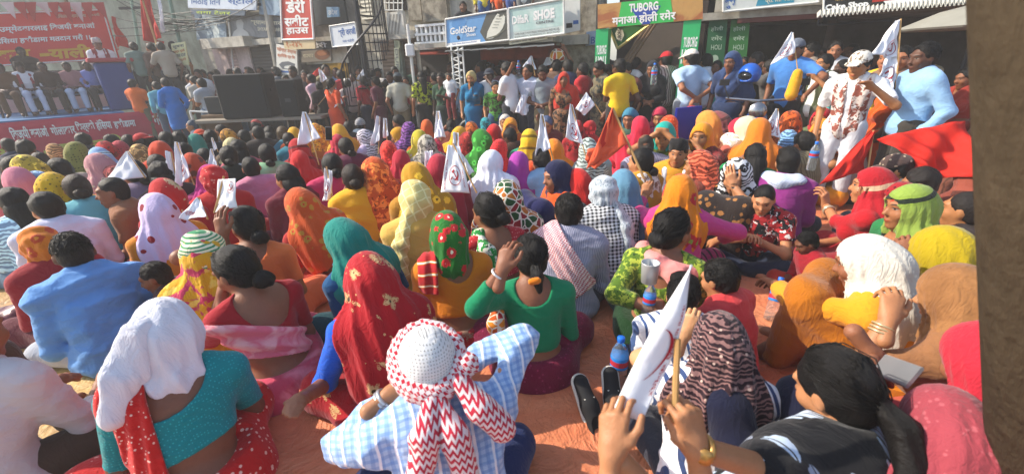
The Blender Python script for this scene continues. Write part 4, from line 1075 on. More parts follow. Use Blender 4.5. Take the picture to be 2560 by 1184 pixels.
    P(735, 468, 'woman in an orange and red brocade headscarf bending to the left', yaw=14, side=-12, lean=22, hp=16, hair='bun', skin=BRN, wear=[top('#a3241f', sl=1.0), sari('#a12a1c'), scarf('#c4501c', 'floral', '#b8862f', '#c93420', ps=15, s='veil', to=1, len=.7, am=.012)])
    P(710, 412, 'woman with long dark hair and a maroon shawl', yaw=18, hy=20, lean=12, hair='long', skin=TAN, wear=[shirt('#6f1f2f', sl=1.6, collar=0), sari('#5a1a2a')])
    P(662, 360, 'woman in a pale mint green dress with a smooth low bun', yaw=2, lean=8, hair='lowbun', skin=BRN, wear=[shirt('#86b58a', sl=1.6, long=1, collar=0, am=.010), sari('#7aa87e')])
    P(566, 366, 'girl in a black dress sprinkled with white flecks, silver clip in her hair', yaw=-4, lean=8, hair='bun', skin=BRN, wear=[shirt('#14201b', 'sprig', '#c9d2cf', ps=9, sl=1.5, long=1, collar=0), sari('#14201b')])
near()
# ---------------------------------------------------------------- the street, shop fronts and stage
def ground_pt(px, Y): p = at_y(px, 150, Y); return np.array((p[0], Y, 0.0))
gA, gB = ground_pt(500, 12.6), ground_pt(2100, 6.7)
FD = nrm(gB-gA); FN = nrm((FD[1], -FD[0], 0))          # along the shop fronts (to the right), and out towards the street
if FN[1] > 0: FN = -FN
Zv = np.array((0, 0, 1.0))
def fac(px, py, off=0.0):
    d = ray(px, py); p0 = gA+FN*off; t = ((p0-EYE) @ FN)/(d @ FN); return EYE+d*t
def sz(px, py, off=0.0):
    p = fac(px, py, off); return (p-gA) @ FD, p[2]
def fp(s, z, off): return gA+FD*s+FN*off+Zv*z
def fslab(mb, s0, s1, z0, z1, o0, o1):
    a = [fp(s, z, o) for z in (z0, z1) for s, o in ((s0, o0), (s1, o0), (s1, o1), (s0, o1))]
    mb.add(a, [(0, 1, 2, 3), (7, 6, 5, 4), (0, 4, 5, 1), (1, 5, 6, 2), (2, 6, 7, 3), (3, 7, 4, 0)])
def pxslab(mb, x0, x1, y0, y1, o0, o1):                   # a slab whose front face (at o1) spans these photo pixels
    s0, zt = sz(x0, y0, o1); s1, _ = sz(x1, y0, o1); xm = (x0+x1)/2
    zt = sz(xm, y0, o1)[1]; zb = sz(xm, y1, o1)[1]
    fslab(mb, s0, s1, zb, zt, o0, o1); return s0, s1, zb, zt
def bil(q):                                               # q: tl, tr, br, bl corners
    q = [np.array(p, float) for p in q]
    n = nrm(np.cross(q[1]-q[0], q[3]-q[0]))
    if n @ (EYE-q[0]) < 0: n = -n
    def f(u, v, e=0.0): return (q[0]*(1-u)+q[1]*u)*(1-v)+(q[3]*(1-u)+q[2]*u)*v+n*e
    return f
TXT = {}
def glyphs(s, bold=.0, half=True):
    key = (s, bold)
    if key in TXT: return TXT[key]
    V = []; Fc = []; x = 0.0
    for part in s.split('~'):
        if not part: continue
        cu = bpy.data.curves.new('lettering', 'FONT'); cu.body = part; cu.size = 1; cu.resolution_u = 2; cu.offset = bold
        ob = bpy.data.objects.new('lettering', cu); me = bpy.data.meshes.new_from_object(ob)
        vs = np.zeros(len(me.vertices)*3); me.vertices.foreach_get('co', vs); vs = vs.reshape(-1, 3)[:, :2]
        b = len(V)
        x0 = vs[:, 0].min() if len(vs) else 0; x1 = vs[:, 0].max() if len(vs) else 0
        if part != s.split('~')[-1]:                      # half consonant: its upright is folded away
            lim = x1-.17; vs = vs.copy(); vs[:, 0] = np.minimum(vs[:, 0], lim); x1 = lim
        V += [(p[0]-x0+x, p[1]) for p in vs]; Fc += [tuple(b+i for i in f.vertices) for f in me.polygons]
        x += x1-x0-.012
        bpy.data.objects.remove(ob); bpy.data.meshes.remove(me); bpy.data.curves.remove(cu)
    V = np.array(V); V -= V.min(0); w, h = V.max(0)
    TXT[key] = (V, Fc, w, h); return TXT[key]
def letters(s, f, box, mat, parent, name='lettering', bold=.012, e=.004, rot=0):
    """text fitted in box (u0, v0, u1, v1) of a mapped surface"""
    V, Fc, w, h = glyphs(s, bold); u0, v0, u1, v1 = box; vs = []
    for x, y in V/np.array((w, h)):
        if rot == 90: x, y = 1-y, x                        # reads upwards
        if rot == -90: x, y = y, 1-x
        vs.append(f(u0+(u1-u0)*x, v1+(v0-v1)*y, e))
    return link(name, mesh_from(vs, Fc), mat, parent)
def shape(poly, f, box, mat, parent, name='print', e=.003):
    u0, v0, u1, v1 = box
    vs = [f(u0+(u1-u0)*x, v0+(v1-v0)*y, e) for x, y in poly]
    return link(name, mesh_from(vs, [tuple(range(len(vs)))]), mat, parent)
def ringpoly(cx, cy, r, n=28): return [(cx+r*math.cos(6.2832*i/n), cy+r*math.sin(6.2832*i/n)) for i in range(n)]
def emblem(f, box, mat, parent, e=.003, ring=True):
    u0, v0, u1, v1 = box; M = lambda x, y: f(u0+(u1-u0)*x, v0+(v1-v0)*y, e)
    mb = MB()
    def strip(pts, w):
        pts = [np.array(p) for p in pts]; a = []; b = []
        for i, p in enumerate(pts):
            d = pts[min(i+1, len(pts)-1)]-pts[max(i-1, 0)]; d = d/np.linalg.norm(d); n = np.array((-d[1], d[0])); ww = w[i] if hasattr(w, '__len__') else w
            a.append(p+n*ww); b.append(p-n*ww)
        n = len(pts); mb.add([M(*q) for q in a]+[M(*q) for q in b], [(i, i+1, n+i+1, n+i) for i in range(n-1)])
    arc = lambda cx, cy, r, a0, a1, n: [(cx+r*math.cos(a0+(a1-a0)*i/n), cy+r*math.sin(a0+(a1-a0)*i/n)) for i in range(n+1)]
    if ring: strip(arc(.5, .5, .47, 0, 6.2832, 32), .018)
    ar = arc(.50, .46, .24, -1.0, 2.75, 16); strip(ar, [.012+.045*math.sin(math.pi*min(1, i/13)) for i in range(17)])
    strip([(.30, .58), (.20, .72)], .035)
    strip([(.34, .30), (.70, .74)], .030); strip([(.26, .36), (.44, .24)], .055)
    return mb.build('emblem', mat, parent)
RED = flat('print_red', '#a3182a', .8); WHITE = flat('paint_white', '#e4e4e0', .55); BLACK = flat('paint_black', '#141414', .5)
def sign(name, label, q, thick, mat, cat='sign', frame=None, fw=.03):
    """a board on four photo pixels (tl, tr, br, bl) given as world points"""
    root = empty(name, (q[2]+q[3])/2); tag(root, label, cat); inv = np.array(root.location)
    loc = [np.array(p)-inv for p in q]; mb = MB(); mb.quad(loc[0], loc[3], loc[2], loc[1], thick)
    me = mb.mesh(); link('board', me, mat, root)
    f = bil(q); g = lambda u, v, e=0.0: f(u, v, e)-inv
    if frame:
        fb = MB(); c = [g(0, 0, .006), g(1, 0, .006), g(1, 1, .006), g(0, 1, .006)]
        for i in range(4): fb.tube([c[i], c[(i+1) % 4]], fw, 6)
        fb.build('frame', frame, root)
    return root, g
def wallmat(name, c, c2, sc=2.5, brick=False, rough=.9):
    t = NT(name); o = t.obj(); n = t.noise(sc, o, 6, .68); m = t.noise(sc*9, o, 4, .6)
    col = t.mixc(n.step(.38, .66), srgb(c), srgb(c2))
    st = t.noise(1, t.vec(*[a*b for a, b in zip(t.xyz(o), (9, 9, .8))]), 4, .6)
    col = t.mulc(col, st*.5+.72); col = t.mulc(col, m*.3+.85)
    t.set(col, rough, .2); t.bump(n*.6+m*.4, .5, .02); return t.mat
def shuttermat(name, c):
    t = NT(name); o = t.obj(); x, y, z = t.xyz(o); s = ((z*13).fr()-.5).ab()
    col = t.mulc(srgb(c), t.noise(4, o, 5)*.5+.72); t.set(t.mulc(col, s*.5+.75), .55, .4, .2); t.bump(s, .9, .02); return t.mat
def place():
    # ground: dusty road, tarpaulins
    t = NT('dusty_road'); o = t.obj(); n = t.noise(.9, o, 7, .65); m = t.noise(30, o, 4, .7)
    t.set(t.mulc(t.mixc(n.step(.35, .65), srgb('#7a6a58'), srgb('#5c5148')), m*.5+.72), .95, .2); t.bump(n*.3+m*.7, .4, .02)
    mb = MB(); n_ = 40
    g = link('ground', mesh_from([(-60, -40, 0), (60, -40, 0), (60, 80, 0), (-60, 80, 0)], [(0, 1, 2, 3)]), t.mat); tag(g, kind='structure')
    def tarp(name, c, c2, poly_px, z, seed, name2='tarpaulin', amp=.020):
        t = NT(name); o = t.obj(); n = t.noise(1.6, o, 5, .6, 1.0); m = t.noise(11, o, 5, .65, 1.5); k = t.vor(3.1, t.noise(2, o, 2, out=1), 'DISTANCE_TO_EDGE')
        x, y, zz = t.xyz(o); cr = ((x*.55+y*.18).fr()-.5).ab(); cr2 = ((y*.6-x*.1).fr()-.5).ab()
        col = t.mixc(n.step(.3, .75), srgb(c), srgb(c2)); col = t.mulc(col, m*.35+.82)
        col = t.mixc(t.noise(2.3, o, 6, .7, .6).step(.54, .72)*.5, col, srgb('#a88a68'))
        t.set(col, .52, .35); h = m*.5+n*.4; b = t.bump(h, .8, .04)
        b = t.bump((t.noise(3.3, o, 4, .6, 1.4)-.5).ab(), .8, .05, b)
        b = t.bump(cr.step(0, .03)*.5+cr2.step(0, .03)*.5, .35, .012, b)
        w = waves(seed); w2 = waves(seed+3)
        p = np.array(poly_px); lo, hi = p.min(0), p.max(0); N = 90
        xs = np.linspace(lo[0], hi[0], N); ys = np.linspace(lo[1], hi[1], N)
        V = np.stack(np.meshgrid(xs, ys, indexing='ij'), -1).reshape(-1, 2)
        P3 = np.concatenate([V, np.zeros((len(V), 1))], 1)
        hz = z+amp*.6+amp*.6*w(P3*5.0)*.6+amp*(1-np.abs(w2(P3*3.2)))*.5
        ed = np.minimum(np.minimum(V[:, 0]-lo[0], hi[0]-V[:, 0]), np.minimum(V[:, 1]-lo[1], hi[1]-V[:, 1]))
        V = V+np.stack([w(P3*2.2+5), w2(P3*2.2)], 1)*.05*(ed < .4)[:, None]
        P3 = np.concatenate([V, np.maximum(hz, z)[:, None]], 1)
        i = np.arange(N*N).reshape(N, N); Q = np.stack([i[:-1, :-1], i[1:, :-1], i[1:, 1:], i[:-1, 1:]], -1).reshape(-1, 4)
        o = link(name2, np_mesh(P3, Q), t.mat); return o
    a = tarp('orange_tarp', '#da8a62', '#cc6a42', [(-1.6, -.6), (6.2, 6.6)], .004, 4); tag(a, 'wide orange red tarpaulin spread on the road under the seated crowd', 'tarpaulin')
    b = tarp('ochre_tarp', '#c7a566', '#b58a55', [(-6.5, -.6), (-1.48, 5.8)], .016, 9); tag(b, 'faded ochre tarpaulin under the people at the left', 'tarpaulin')

    conc = wallmat('old_concrete', '#a8a396', '#857f74'); plaster = wallmat('stained_plaster', '#cbc4b4', '#a39c8d'); stone = wallmat('rough_stone', '#a59c8a', '#6a6256', 5)
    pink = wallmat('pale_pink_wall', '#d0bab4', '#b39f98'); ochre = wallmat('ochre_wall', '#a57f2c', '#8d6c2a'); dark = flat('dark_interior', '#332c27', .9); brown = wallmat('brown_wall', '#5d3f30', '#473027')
    green = wallmat('mossy_wall', '#98a392', '#7c8474'); dkred = wallmat('red_oxide', '#9a3c22', '#7a3020')
    steel = flat('dark_iron', '#23242a', .5, .6); white_m = flat('white_metal', '#d2d2cc', .45); tin = flat('tin_sheet', '#8d9090', .5, .5, bump=.3); wood = flat('weathered_wood', '#6b543c', .85, dirt=.3)
    shut = shuttermat('brown_shutter', '#7a6552'); shutd = shuttermat('grey_shutter', '#4f4a44'); shutp = shuttermat('pink_shutter', '#b89f99')
    ZT = 6.0
    def top(x): return sz(x, 0)[0]
    # --- left building with shutters
    b = empty('shop_building', fp(top(590), 0, 0)); tag(b, 'grey concrete building with pink shutters behind the big black speaker', 'building'); O = np.array(b.location)
    def part(nm, mat, fn, parent=b, Oo=None):
        mb = MB(); fn(mb); Oo = O if Oo is None else Oo
        mb.v = [tuple(np.array(v)-Oo) for v in mb.v]; return mb.build(nm, mat, parent)
    part('wall', conc, lambda m: fslab(m, top(462), top(700), 0, ZT, -.6, -.05))
    part('pink_panel', pink, lambda m: (pxslab(m, 528, 560, 118, 240, -.05, .03), pxslab(m, 584, 618, 112, 240, -.05, .05)))
    part('shutter', shutp, lambda m: pxslab(m, 558, 586, 122, 240, -.05, .0))
    part('shutter', shutd, lambda m: pxslab(m, 620, 684, 112, 240, -.05, .01))
    part('door_frame', pink, lambda m: pxslab(m, 683, 694, 108, 240, -.05, .06))
    part('ledge', plaster, lambda m: (pxslab(m, 498, 606, 94, 120, -.05, .40), pxslab(m, 606, 704, 97, 112, -.05, .18)))
    part('drainpipe', white_m, lambda m: m.tube([fac(566, 0, .12), fac(586, 195, .12)], .022, 8))
    # posters on it
    def fsign(name, label, px4, off, col, thick=.03, mat=None, cat='sign', frame=None, fw=.02):
        return sign(name, label, [fac(x, y, off) for x, y in px4], thick, mat or flat(name+col, col, .55), cat, frame, fw)
    grey_p = NT('faded_print'); 
    def printmat(nm, c1, c2, sc=2.2):
        t = NT(nm); o = t.obj(); t.set(t.mulc(t.mixc(t.noise(sc, o, 4, .6, .8).step(.45, .55), srgb(c1), srgb(c2)), t.noise(14, o, 3)*.3+.85), .6); return t.mat
    blue_t = flat('sign_blue', '#2a5a9c', .6); grn_t = flat('sign_green', '#1c6e46', .6); orn_t = flat('sign_orange', '#b85c22', .6); gry_t = flat('sign_grey', '#5d6166', .6); yel_t = flat('sign_yellow', '#d8a628', .6); cream_t = flat('sign_cream', '#d9d2b8', .6)
    r, g = fsign('shop_sign', 'pale blue and white signboard under the top edge above the grey building', [(466, -60), (640, -60), (640, 26), (470, 20)], .30, '#c4cdd8'); 
    letters('स्टोल', g, (.60, .62, .97, .88), blue_t, r, bold=.02); letters('िमठाई ितन', g, (.05, .64, .5, .9), blue_t, r)
    r, g = fsign('shop_sign', 'narrow dark strip sign with yellow green letters over the grey building', [(478, 24), (612, 27), (612, 40), (478, 36)], .31, '#46586a'); letters('रामा टेलर', g, (.1, .12, .75, .9), flat('lime', '#b5c93a'), r, e=.006)
    r, g = fsign('poster', 'faded light blue poster with a bottle beside a drainpipe', [(486, 36), (562, 42), (566, 98), (492, 100)], .08, '#8fa5b0', mat=printmat('poster_blue', '#9fb2ba', '#74899a'))
    shape([(.3, .95), (.25, .55), (.38, .45), (.40, .25), (.55, .25), (.56, .45), (.68, .55), (.66, .95)], g, (.45, .1, .95, 1), flat('bottle_print', '#c9d3d2'), r, 'bottle_print')
    r, g = fsign('shop_sign', 'washed out grey signboard showing a bust silhouette and pale lettering', [(572, 38), (704, 44), (708, 96), (578, 92)], .10, '#6c7175', mat=printmat('poster_grey', '#71767a', '#5c6064'))
    shape([(0, 1), (.12, .75), (.34, .6), (.3, .3), (.42, .12), (.6, .12), (.72, .3), (.66, .6), (.88, .75), (1, 1)], g, (.02, .05, .38, 1), flat('bust_print', '#a3a7a8'), r, 'bust_print')
    letters('श्याम सुनार', g, (.42, .2, .98, .44), cream_t, r, bold=.02); letters('SHYAM SUNAR', g, (.54, .5, .96, .68), cream_t, r, bold=.02)
    r, g = fsign('shop_sign', 'blue faded upper sign beside the concrete pole', [(644, -60), (704, -60), (706, 40), (648, 36)], .20, '#8299ab', mat=printmat('poster_blue2', '#8fa6b6', '#6c8396'))
    # --- red dairy sign building
    b2 = empty('shop_building', fp(top(790), 0, 0)); tag(b2, 'dim shop building with a bread poster and yellow wall right of the red hanging sign', 'building'); O2 = np.array(b2.location)
    p2 = lambda nm, mat, fn: part(nm, mat, fn, b2, O2)
    p2('wall', brown if 0 else wallmat('sooty_wall', '#7d786f', '#615c55'), lambda m: fslab(m, top(702), top(905), 0, ZT, -.6, -.04))
    p2('yellow_wall', ochre, lambda m: pxslab(m, 806, 866, 158, 250, -.04, .02)); p2('plaster_panel', plaster, lambda m: pxslab(m, 758, 866, 118, 160, -.04, .01))
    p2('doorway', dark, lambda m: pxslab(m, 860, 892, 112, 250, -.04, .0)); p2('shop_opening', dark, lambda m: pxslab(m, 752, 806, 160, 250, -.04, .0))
    p2('window', flat('dusty_glass', '#2e3438', .25), lambda m: pxslab(m, 772, 852, -40, 62, -.04, .02))
    p2('sill', plaster, lambda m: pxslab(m, 770, 862, 92, 106, -.04, .22))
    r, g = fsign('hanging_sign', 'tall red hanging sign with big white lettering', [(700, -70), (772, -70), (785, 98), (706, 100)], .55, '#b9301f', frame=WHITE, fw=.022)
    letters('डेरी', g, (.16, .36, .80, .60), WHITE, r, bold=.035); letters('स~वीट', g, (.08, .62, .88, .80), WHITE, r, bold=.035); letters('हाउस', g, (.14, .815, .86, .93), WHITE, r, bold=.03)
    sb, g = fsign('shop_sign', 'pale orange strip at the foot of the red hanging sign', [(708, 101), (786, 99), (788, 122), (712, 124)], .55, '#c9b48a'); letters('१-२४५', g, (.08, .15, .6, .85), orn_t, sb)
    r, g = fsign('shop_sign', 'black shop fascia with white letters below the red hanging sign', [(690, 108), (838, 102), (840, 122), (692, 132)], .30, '#1d2326'); letters('एभरेष~ट डेरी', g, (.12, .12, .86, .9), WHITE, r, bold=.02, e=.006)
    r, g = fsign('shop_sign', 'white board with orange lettering and a blue brush line left of the bread poster', [(690, 110), (742, 122), (744, 188), (692, 186)], .45, '#d6d3c8'); 
    letters('महेन्द्र डेन्टल', g, (.04, .06, .96, .24), orn_t, r, bold=.02); letters('क्लिनिक प्रा िल', g, (.06, .27, .9, .44), orn_t, r, bold=.02)
    shape([(0, .5), (.2, .2), (.6, .05), (1, .25), (.95, .6), (.7, .45), (.35, .6), (.3, .85), (.7, .9), (.65, 1), (.2, .95)], g, (.12, .5, .9, .82), gry_t, r); shape([(0, 0), (1, 0), (1, 1), (0, 1)], g, (.0, .86, 1, .93), blue_t, r, 'stripe')
    r, g = fsign('poster', 'poster of brown bread loaves on a dim shop front', [(752, 122), (826, 118), (828, 152), (754, 157)], .06, '#8d8478')
    shape(ringpoly(.5, .5, .5, 16), g, (.46, .1, .98, .9), flat('bread', '#7a4a2c'), r, 'bread_print'); shape(ringpoly(.5, .5, .5, 16), g, (.55, .2, .9, .6), flat('bread2', '#a8683c'), r, 'bread_print', e=.006); letters('चाउचाउ', g, (.06, .42, .42, .66), cream_t, r)
    r, g = fsign('shop_sign', 'white signboard with faded blue letters left of the spiral stairs', [(824, 66), (888, 56), (896, 112), (832, 118)], .5, '#cfd4d8', frame=white_m, fw=.012)
    letters('श्री वरजी', g, (.30, .16, .98, .62), blue_t, r, bold=.02); letters('मम घडेरी', g, (.42, .70, .86, .84), blue_t, r, bold=.01)
    r, g = fsign('shop_sign', 'small blue board hung in the dark upper window', [(816, 18), (846, 18), (848, 42), (818, 44)], .25, '#7fa0b8'); letters('उदेश', g, (.1, .2, .9, .8), WHITE, r)
    # --- building with balcony
    b3 = empty('house', fp(top(1010), 0, 0)); tag(b3, 'whitewashed house with a baluster balcony and brown roller shutters', 'house'); O3 = np.array(b3.location)
    p3 = lambda nm, mat, fn: part(nm, mat, fn, b3, O3)
    p3('wall', wallmat('stained_whitewash', '#c6bfae', '#989080'), lambda m: fslab(m, top(892), top(1122), 0, ZT, -.6, -.03))
    p3('shutter', shut, lambda m: pxslab(m, 1000, 1034, 96, 240, -.03, .0)); p3('shutter', shut, lambda m: pxslab(m, 948, 982, 100, 240, -.03, .0))
    p3('pilaster', green, lambda m: pxslab(m, 984, 998, 98, 240, -.03, .10))
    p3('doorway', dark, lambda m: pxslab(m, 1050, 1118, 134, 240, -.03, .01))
    p3('balcony_slab', plaster, lambda m: (pxslab(m, 962, 1034, 78, 98, -.03, .5), pxslab(m, 1034, 1120, 108, 124, -.03, .55)))
    p3('parapet', WHITE, lambda m: (pxslab(m, 1036, 1116, 60, 66, .40, .50), pxslab(m, 1036, 1116, 82, 88, .40, .50), pxslab(m, 1036, 1116, 104, 109, .40, .50), [pxslab(m, 1038+k*11.2, 1043+k*11.2, 66, 104, .42, .48) for k in range(7)]))
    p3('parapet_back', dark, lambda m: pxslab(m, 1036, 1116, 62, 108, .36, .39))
    p3('stone_facing', stone, lambda m: (pxslab(m, 1012, 1046, -40, 52, -.03, .06), pxslab(m, 1048, 1112, -40, 54, -.03, .09)))
    p3('striped_panel', None or flat('panel_white', '#c9c6ba'), lambda m: pxslab(m, 964, 1006, 30, 90, .42, .5))
    p3('panel_stripe', flat('panel_grey', '#8d8a80'), lambda m: [m.quad(fac(966+k*8, 36, .503), fac(970+k*8, 36, .503), fac(970+k*8-5, 86, .503), fac(966+k*8-5, 86, .503)) for k in range(1, 5)])
    p3('window_grille', white_m, lambda m: [m.tube([fac(962+k*11, -30, .08), fac(962+k*11, 28, .08)], .012, 5) for k in range(5)]+[m.tube([fac(960, y, .08), fac(1008, y, .08)], .012, 5) for y in (-8, 8, 26)])
    p3('window', dark, lambda m: pxslab(m, 960, 1008, -40, 28, -.03, .02))
    p3('slatted_shutter', shuttermat('white_slats', '#b5b09f'), lambda m: (pxslab(m, 892, 920, -40, 50, -.03, .03), pxslab(m, 1118-4, 1116, -40, 40, -.03, .02)))
    p3('awning', flat('red_awning', '#93341f', .8), lambda m: m.quad(fac(1050, 122, .1), fac(1122, 120, .1), fac(1124, 136, .7), fac(1050, 138, .7), .02))
    r, g = fsign('shop_sign', 'narrow painted pilaster board with vertical letters', [(985, 120), (997, 120), (1000, 180), (988, 180)], .13, '#9aa08c'); letters('DUR', g, (.2, .05, .8, .9), gry_t, r, rot=-90)
    # spiral staircase
    sroot = empty('spiral_staircase', fac(918, 190, .9)*np.array((1, 1, 0))); tag(sroot, 'black iron spiral staircase climbing the shop front', 'staircase'); so = np.array(sroot.location)
    ctr = so.copy(); m1 = MB(); m1.tube([(0, 0, 0), (0, 0, 3.6)], .05, 8); m1.build('newel', steel, sroot)
    m2 = MB(); m3 = MB(); pts = []
    for k in range(22):
        a = 2.6+k*.36; z = .15+k*.165
        d0 = np.array((math.cos(a-.16), math.sin(a-.16), 0)); d1 = np.array((math.cos(a+.16), math.sin(a+.16), 0))
        m2.add([d0*.05+Zv*z, d0*.50+Zv*z, d1*.50+Zv*z, d1*.05+Zv*z, d0*.05+Zv*(z-.02), d0*.50+Zv*(z-.02), d1*.50+Zv*(z-.02), d1*.05+Zv*(z-.02)], [(0, 1, 2, 3), (7, 6, 5, 4), (0, 4, 5, 1), (1, 5, 6, 2), (2, 6, 7, 3), (3, 7, 4, 0)])
        e = np.array((math.cos(a), math.sin(a), 0))*.5; m3.tube([e+Zv*z, e+Zv*(z+.75)], .009, 5); m3.tube([d1*.5+Zv*(z+.08), d1*.5+Zv*(z+.83)], .009, 5); pts.append(e+Zv*(z+.78))
    m3.tube(pts, .02, 6); m2.build('treads', steel, sroot); m3.build('railing', steel, sroot)
    # white post with a box
    pr = empty('post', fac(1036, 215, .95)*np.array((1, 1, 0))); tag(pr, 'slim white post with a small white meter box by the brown shutters', 'post'); h = fac(1024, 60, .95)[2]
    m = MB(); m.tube([(0, 0, 0), (0, 0, h)], .03, 8); m.build('pole', white_m, pr); m = MB(); m.box((0, -.03, fac(1032, 126, .95)[2]), (.16, .1, .22), bev=.02); m.build('meter_box', WHITE, pr)
    # --- shoe shop building
    b4 = empty('shop_building', fp(top(1290), 0, 0)); tag(b4, 'red oxide shop with an open front under the two shoe signboards', 'building'); O4 = np.array(b4.location)
    p4 = lambda nm, mat, fn: part(nm, mat, fn, b4, O4)
    p4('back_wall', dkred, lambda m: fslab(m, top(1118), top(1450), 0, sz(1290, 100)[1], -1.6, -1.5))
    p4('upper_wall', wallmat('peeling_plaster', '#b3aea2', '#837d72'), lambda m: fslab(m, top(1118), top(1500), sz(1290, 104)[1], ZT, -.6, -.05))
    p4('side_wall', dark, lambda m: (fslab(m, top(1118), top(1124), 0, sz(1290, 104)[1], -1.5, -.03), ))
    p4('lintel', dkred, lambda m: pxslab(m, 1200, 1442, 112, 146, -.20, -.05))
    p4('counter', brown, lambda m: pxslab(m, 1160, 1250, 180, 240, -1.4, -.9)); p4('partition', dkred, lambda m: pxslab(m, 1286, 1310, 150, 240, -1.4, -.6))
    letters('होजियारी', lambda u, v, e=0: fac(1370+62*u, 118+24*v, -.05+e)-O4, (0, 0, 1, 1), flat('faded_red', '#6d3326'), b4)
    p4('grey_pier', stone, lambda m: fslab(m, top(1420), top(1496), 0, ZT, -.5, .12))
    p4('roof_slab', conc, lambda m: pxslab(m, 1390, 1470, 88, 112, -.05, .32))
    p4('tin_awning', tin, lambda m: [m.quad(fac(1124+k*20, 124-k*1.55, .25), fac(1144+k*20, 122.5-k*1.55, .25), fac(1134+k*21, 128-k*1.2+(k % 2), 1.05), fac(1112+k*21, 130-k*1.2+(k % 2), 1.05), .012) for k in range(13)])
    gs = shuttermat('grey_slats', '#a8a494'); p4('upper_window', gs, lambda m: pxslab(m, 1180, 1215, -60, 25, -.05, .0)); p4('upper_window', gs, lambda m: pxslab(m, 1300, 1330, -60, 10, -.05, .0))
    p4('balcony_floor', conc, lambda m: fslab(m, top(1112), top(1420), 1.80, 1.87, -.05, .85))
    r, g = fsign('signboard', 'blue shoe shop signboard with white lettering and a sports shoe picture', [(1114, 49), (1269, 23), (1272, 100), (1117, 118)], .95, '#5e93c4', frame=white_m, fw=.016)
    shape([(0, 0), (.62, 0), (.42, 1), (0, 1)], g, (0, 0, .6, .86), flat('sky_blue', '#6fa3d2'), r, 'panel', e=.002)
    shape(ringpoly(.5, .5, .5), g, (.10, .02, .34, .40), flat('mid_blue', '#4b86bd'), r, 'blot', e=.003)
    shape([(.28, 0), (1, 0), (1, 1), (.22, 1), (0, .62)], g, (.56, 0, 1, 1), flat('slate', '#4e4f48'), r, 'panel', e=.003)
    shape([(.0, .95), (.06, .70), (.20, .50), (.36, .28), (.52, .10), (.62, .02), (.72, .06), (.70, .18), (.80, .16), (.92, .10), (1, .18), (.97, .42), (.86, .62), (.62, .84), (.34, .98), (.1, 1.0)], g, (.66, .08, .96, .90), flat('shoe_white', '#d2d2c4'), r, 'shoe_print', e=.006)
    for k in range(5): shape([(0, 0), (1, .3), (1, .45), (0, .15)], g, (.755+k*.022, .52-k*.09, .84+k*.022, .62-k*.09), flat('shoe_line', '#6a6c5c'), r, 'shoe_line', e=.009)
    shape([(0, .9), (.5, .7), (1, 0), (.97, .2), (.55, .85), (.05, 1)], g, (.665, .60, .955, .88), flat('shoe_line', '#6a6c5c'), r, 'shoe_line', e=.009)
    shape([(0, 0), (1, 0), (1, 1), (0, 1)], g, (0, .87, .56, 1), WHITE, r, 'strip', e=.004)
    letters('GoldStar', g, (.07, .33, .50, .58), WHITE, r, bold=.02, e=.007); letters('Shoes', g, (.34, .60, .49, .72), WHITE, r, bold=.01, e=.007); letters('Super Shoes Bhairahawa, Butwal', g, (.10, .90, .50, .97), blue_t, r, e=.008)
    r, g = fsign('signboard', 'pale mint shoe signboard with washed out lettering', [(1272, 22), (1409, -2), (1411, 84), (1274, 101)], .95, '#c3cfc9', frame=white_m, fw=.016)
    shape([(0, 0), (1, 0), (1, 1), (0, 1)], g, (0, 0, 1, .76), printmat('mint', '#a9c6bf', '#bcd0ca', 1.2), r, 'panel', e=.002)
    letters('DIfaR', g, (.06, .26, .38, .52), WHITE, r, bold=.03, e=.006); letters('SHOE', g, (.46, .20, .84, .50), WHITE, r, bold=.05, e=.006); letters('CENTRE', g, (.50, .54, .82, .62), gry_t, r, e=.007, bold=.03)
    letters('SUPER FANCY FOOTWEAR WHOLESALE AND RETAIL', g, (.10, .80, .92, .87), gry_t, r, e=.006); letters('BHAIRAHAWA, RUPANDEHI 071, MAIN ROAD', g, (.10, .90, .92, .96), gry_t, r, e=.006)
    r, g = fsign('shop_sign', 'torn cream banner strip under the mint signboard', [(1272, 104), (1368, 88), (1368, 98), (1274, 113)], .90, '#c9c5ae'); letters('होलसेल तथा खुद्रा िबक्री', g, (.06, .2, .94, .8), gry_t, r)
    r, g = fsign('poster', 'white poster with small black pictures on the grey stone pier', [(1412, -30), (1450, -30), (1450, 76), (1412, 84)], .30, '#cfcec6'); shape([(0, 0), (1, .1), (1, 1), (0, .9)], g, (.1, .78, .5, .9), BLACK, r); shape([(0, 0), (1, .1), (1, 1), (0, .9)], g, (.55, .74, .9, .84), blue_t, r)
    r, g = fsign('poster', 'small blue notice on the stone pier left of the green gate', [(1466, 80), (1492, 77), (1490, 112), (1464, 115)], .2, '#8fa2b8'); letters('B', g, (.5, .4, .9, .9), blue_t, r)
    fr = empty('trestle_tower', fac(1142, 215, 1.0)*np.array((1, 1, 0))); tag(fr, 'white angle iron trestle holding up the blue signboard', 'trestle'); fo = np.array(fr.location); m = MB()
    P_ = lambda x, y: fac(x, y, 1.0)-fo
    for x0, x1 in ((1128, 1128), (1144, 1144), (1156, 1158)): m.tube([P_(x0, 118), (P_(x1, 118))*np.array((1, 1, 0))], .018, 6)
    for k in range(5): m.tube([P_(1130, 130+k*18), P_(1156, 122+k*18)], .012, 5); m.tube([P_(1130, 130+k*18), P_(1156, 140+k*18)], .012, 5)
    m.build('lattice', white_m, fr)
    # --- green gate
    gt = empty('festival_gate', fac(1620, 250, .9)*np.array((1, 1, 0))); tag(gt, 'green beer festival gate with a wide banner and two printed pillars', 'gate'); go = np.array(gt.location)
    tg = flat('gate_green', '#1f9c55', .5); 
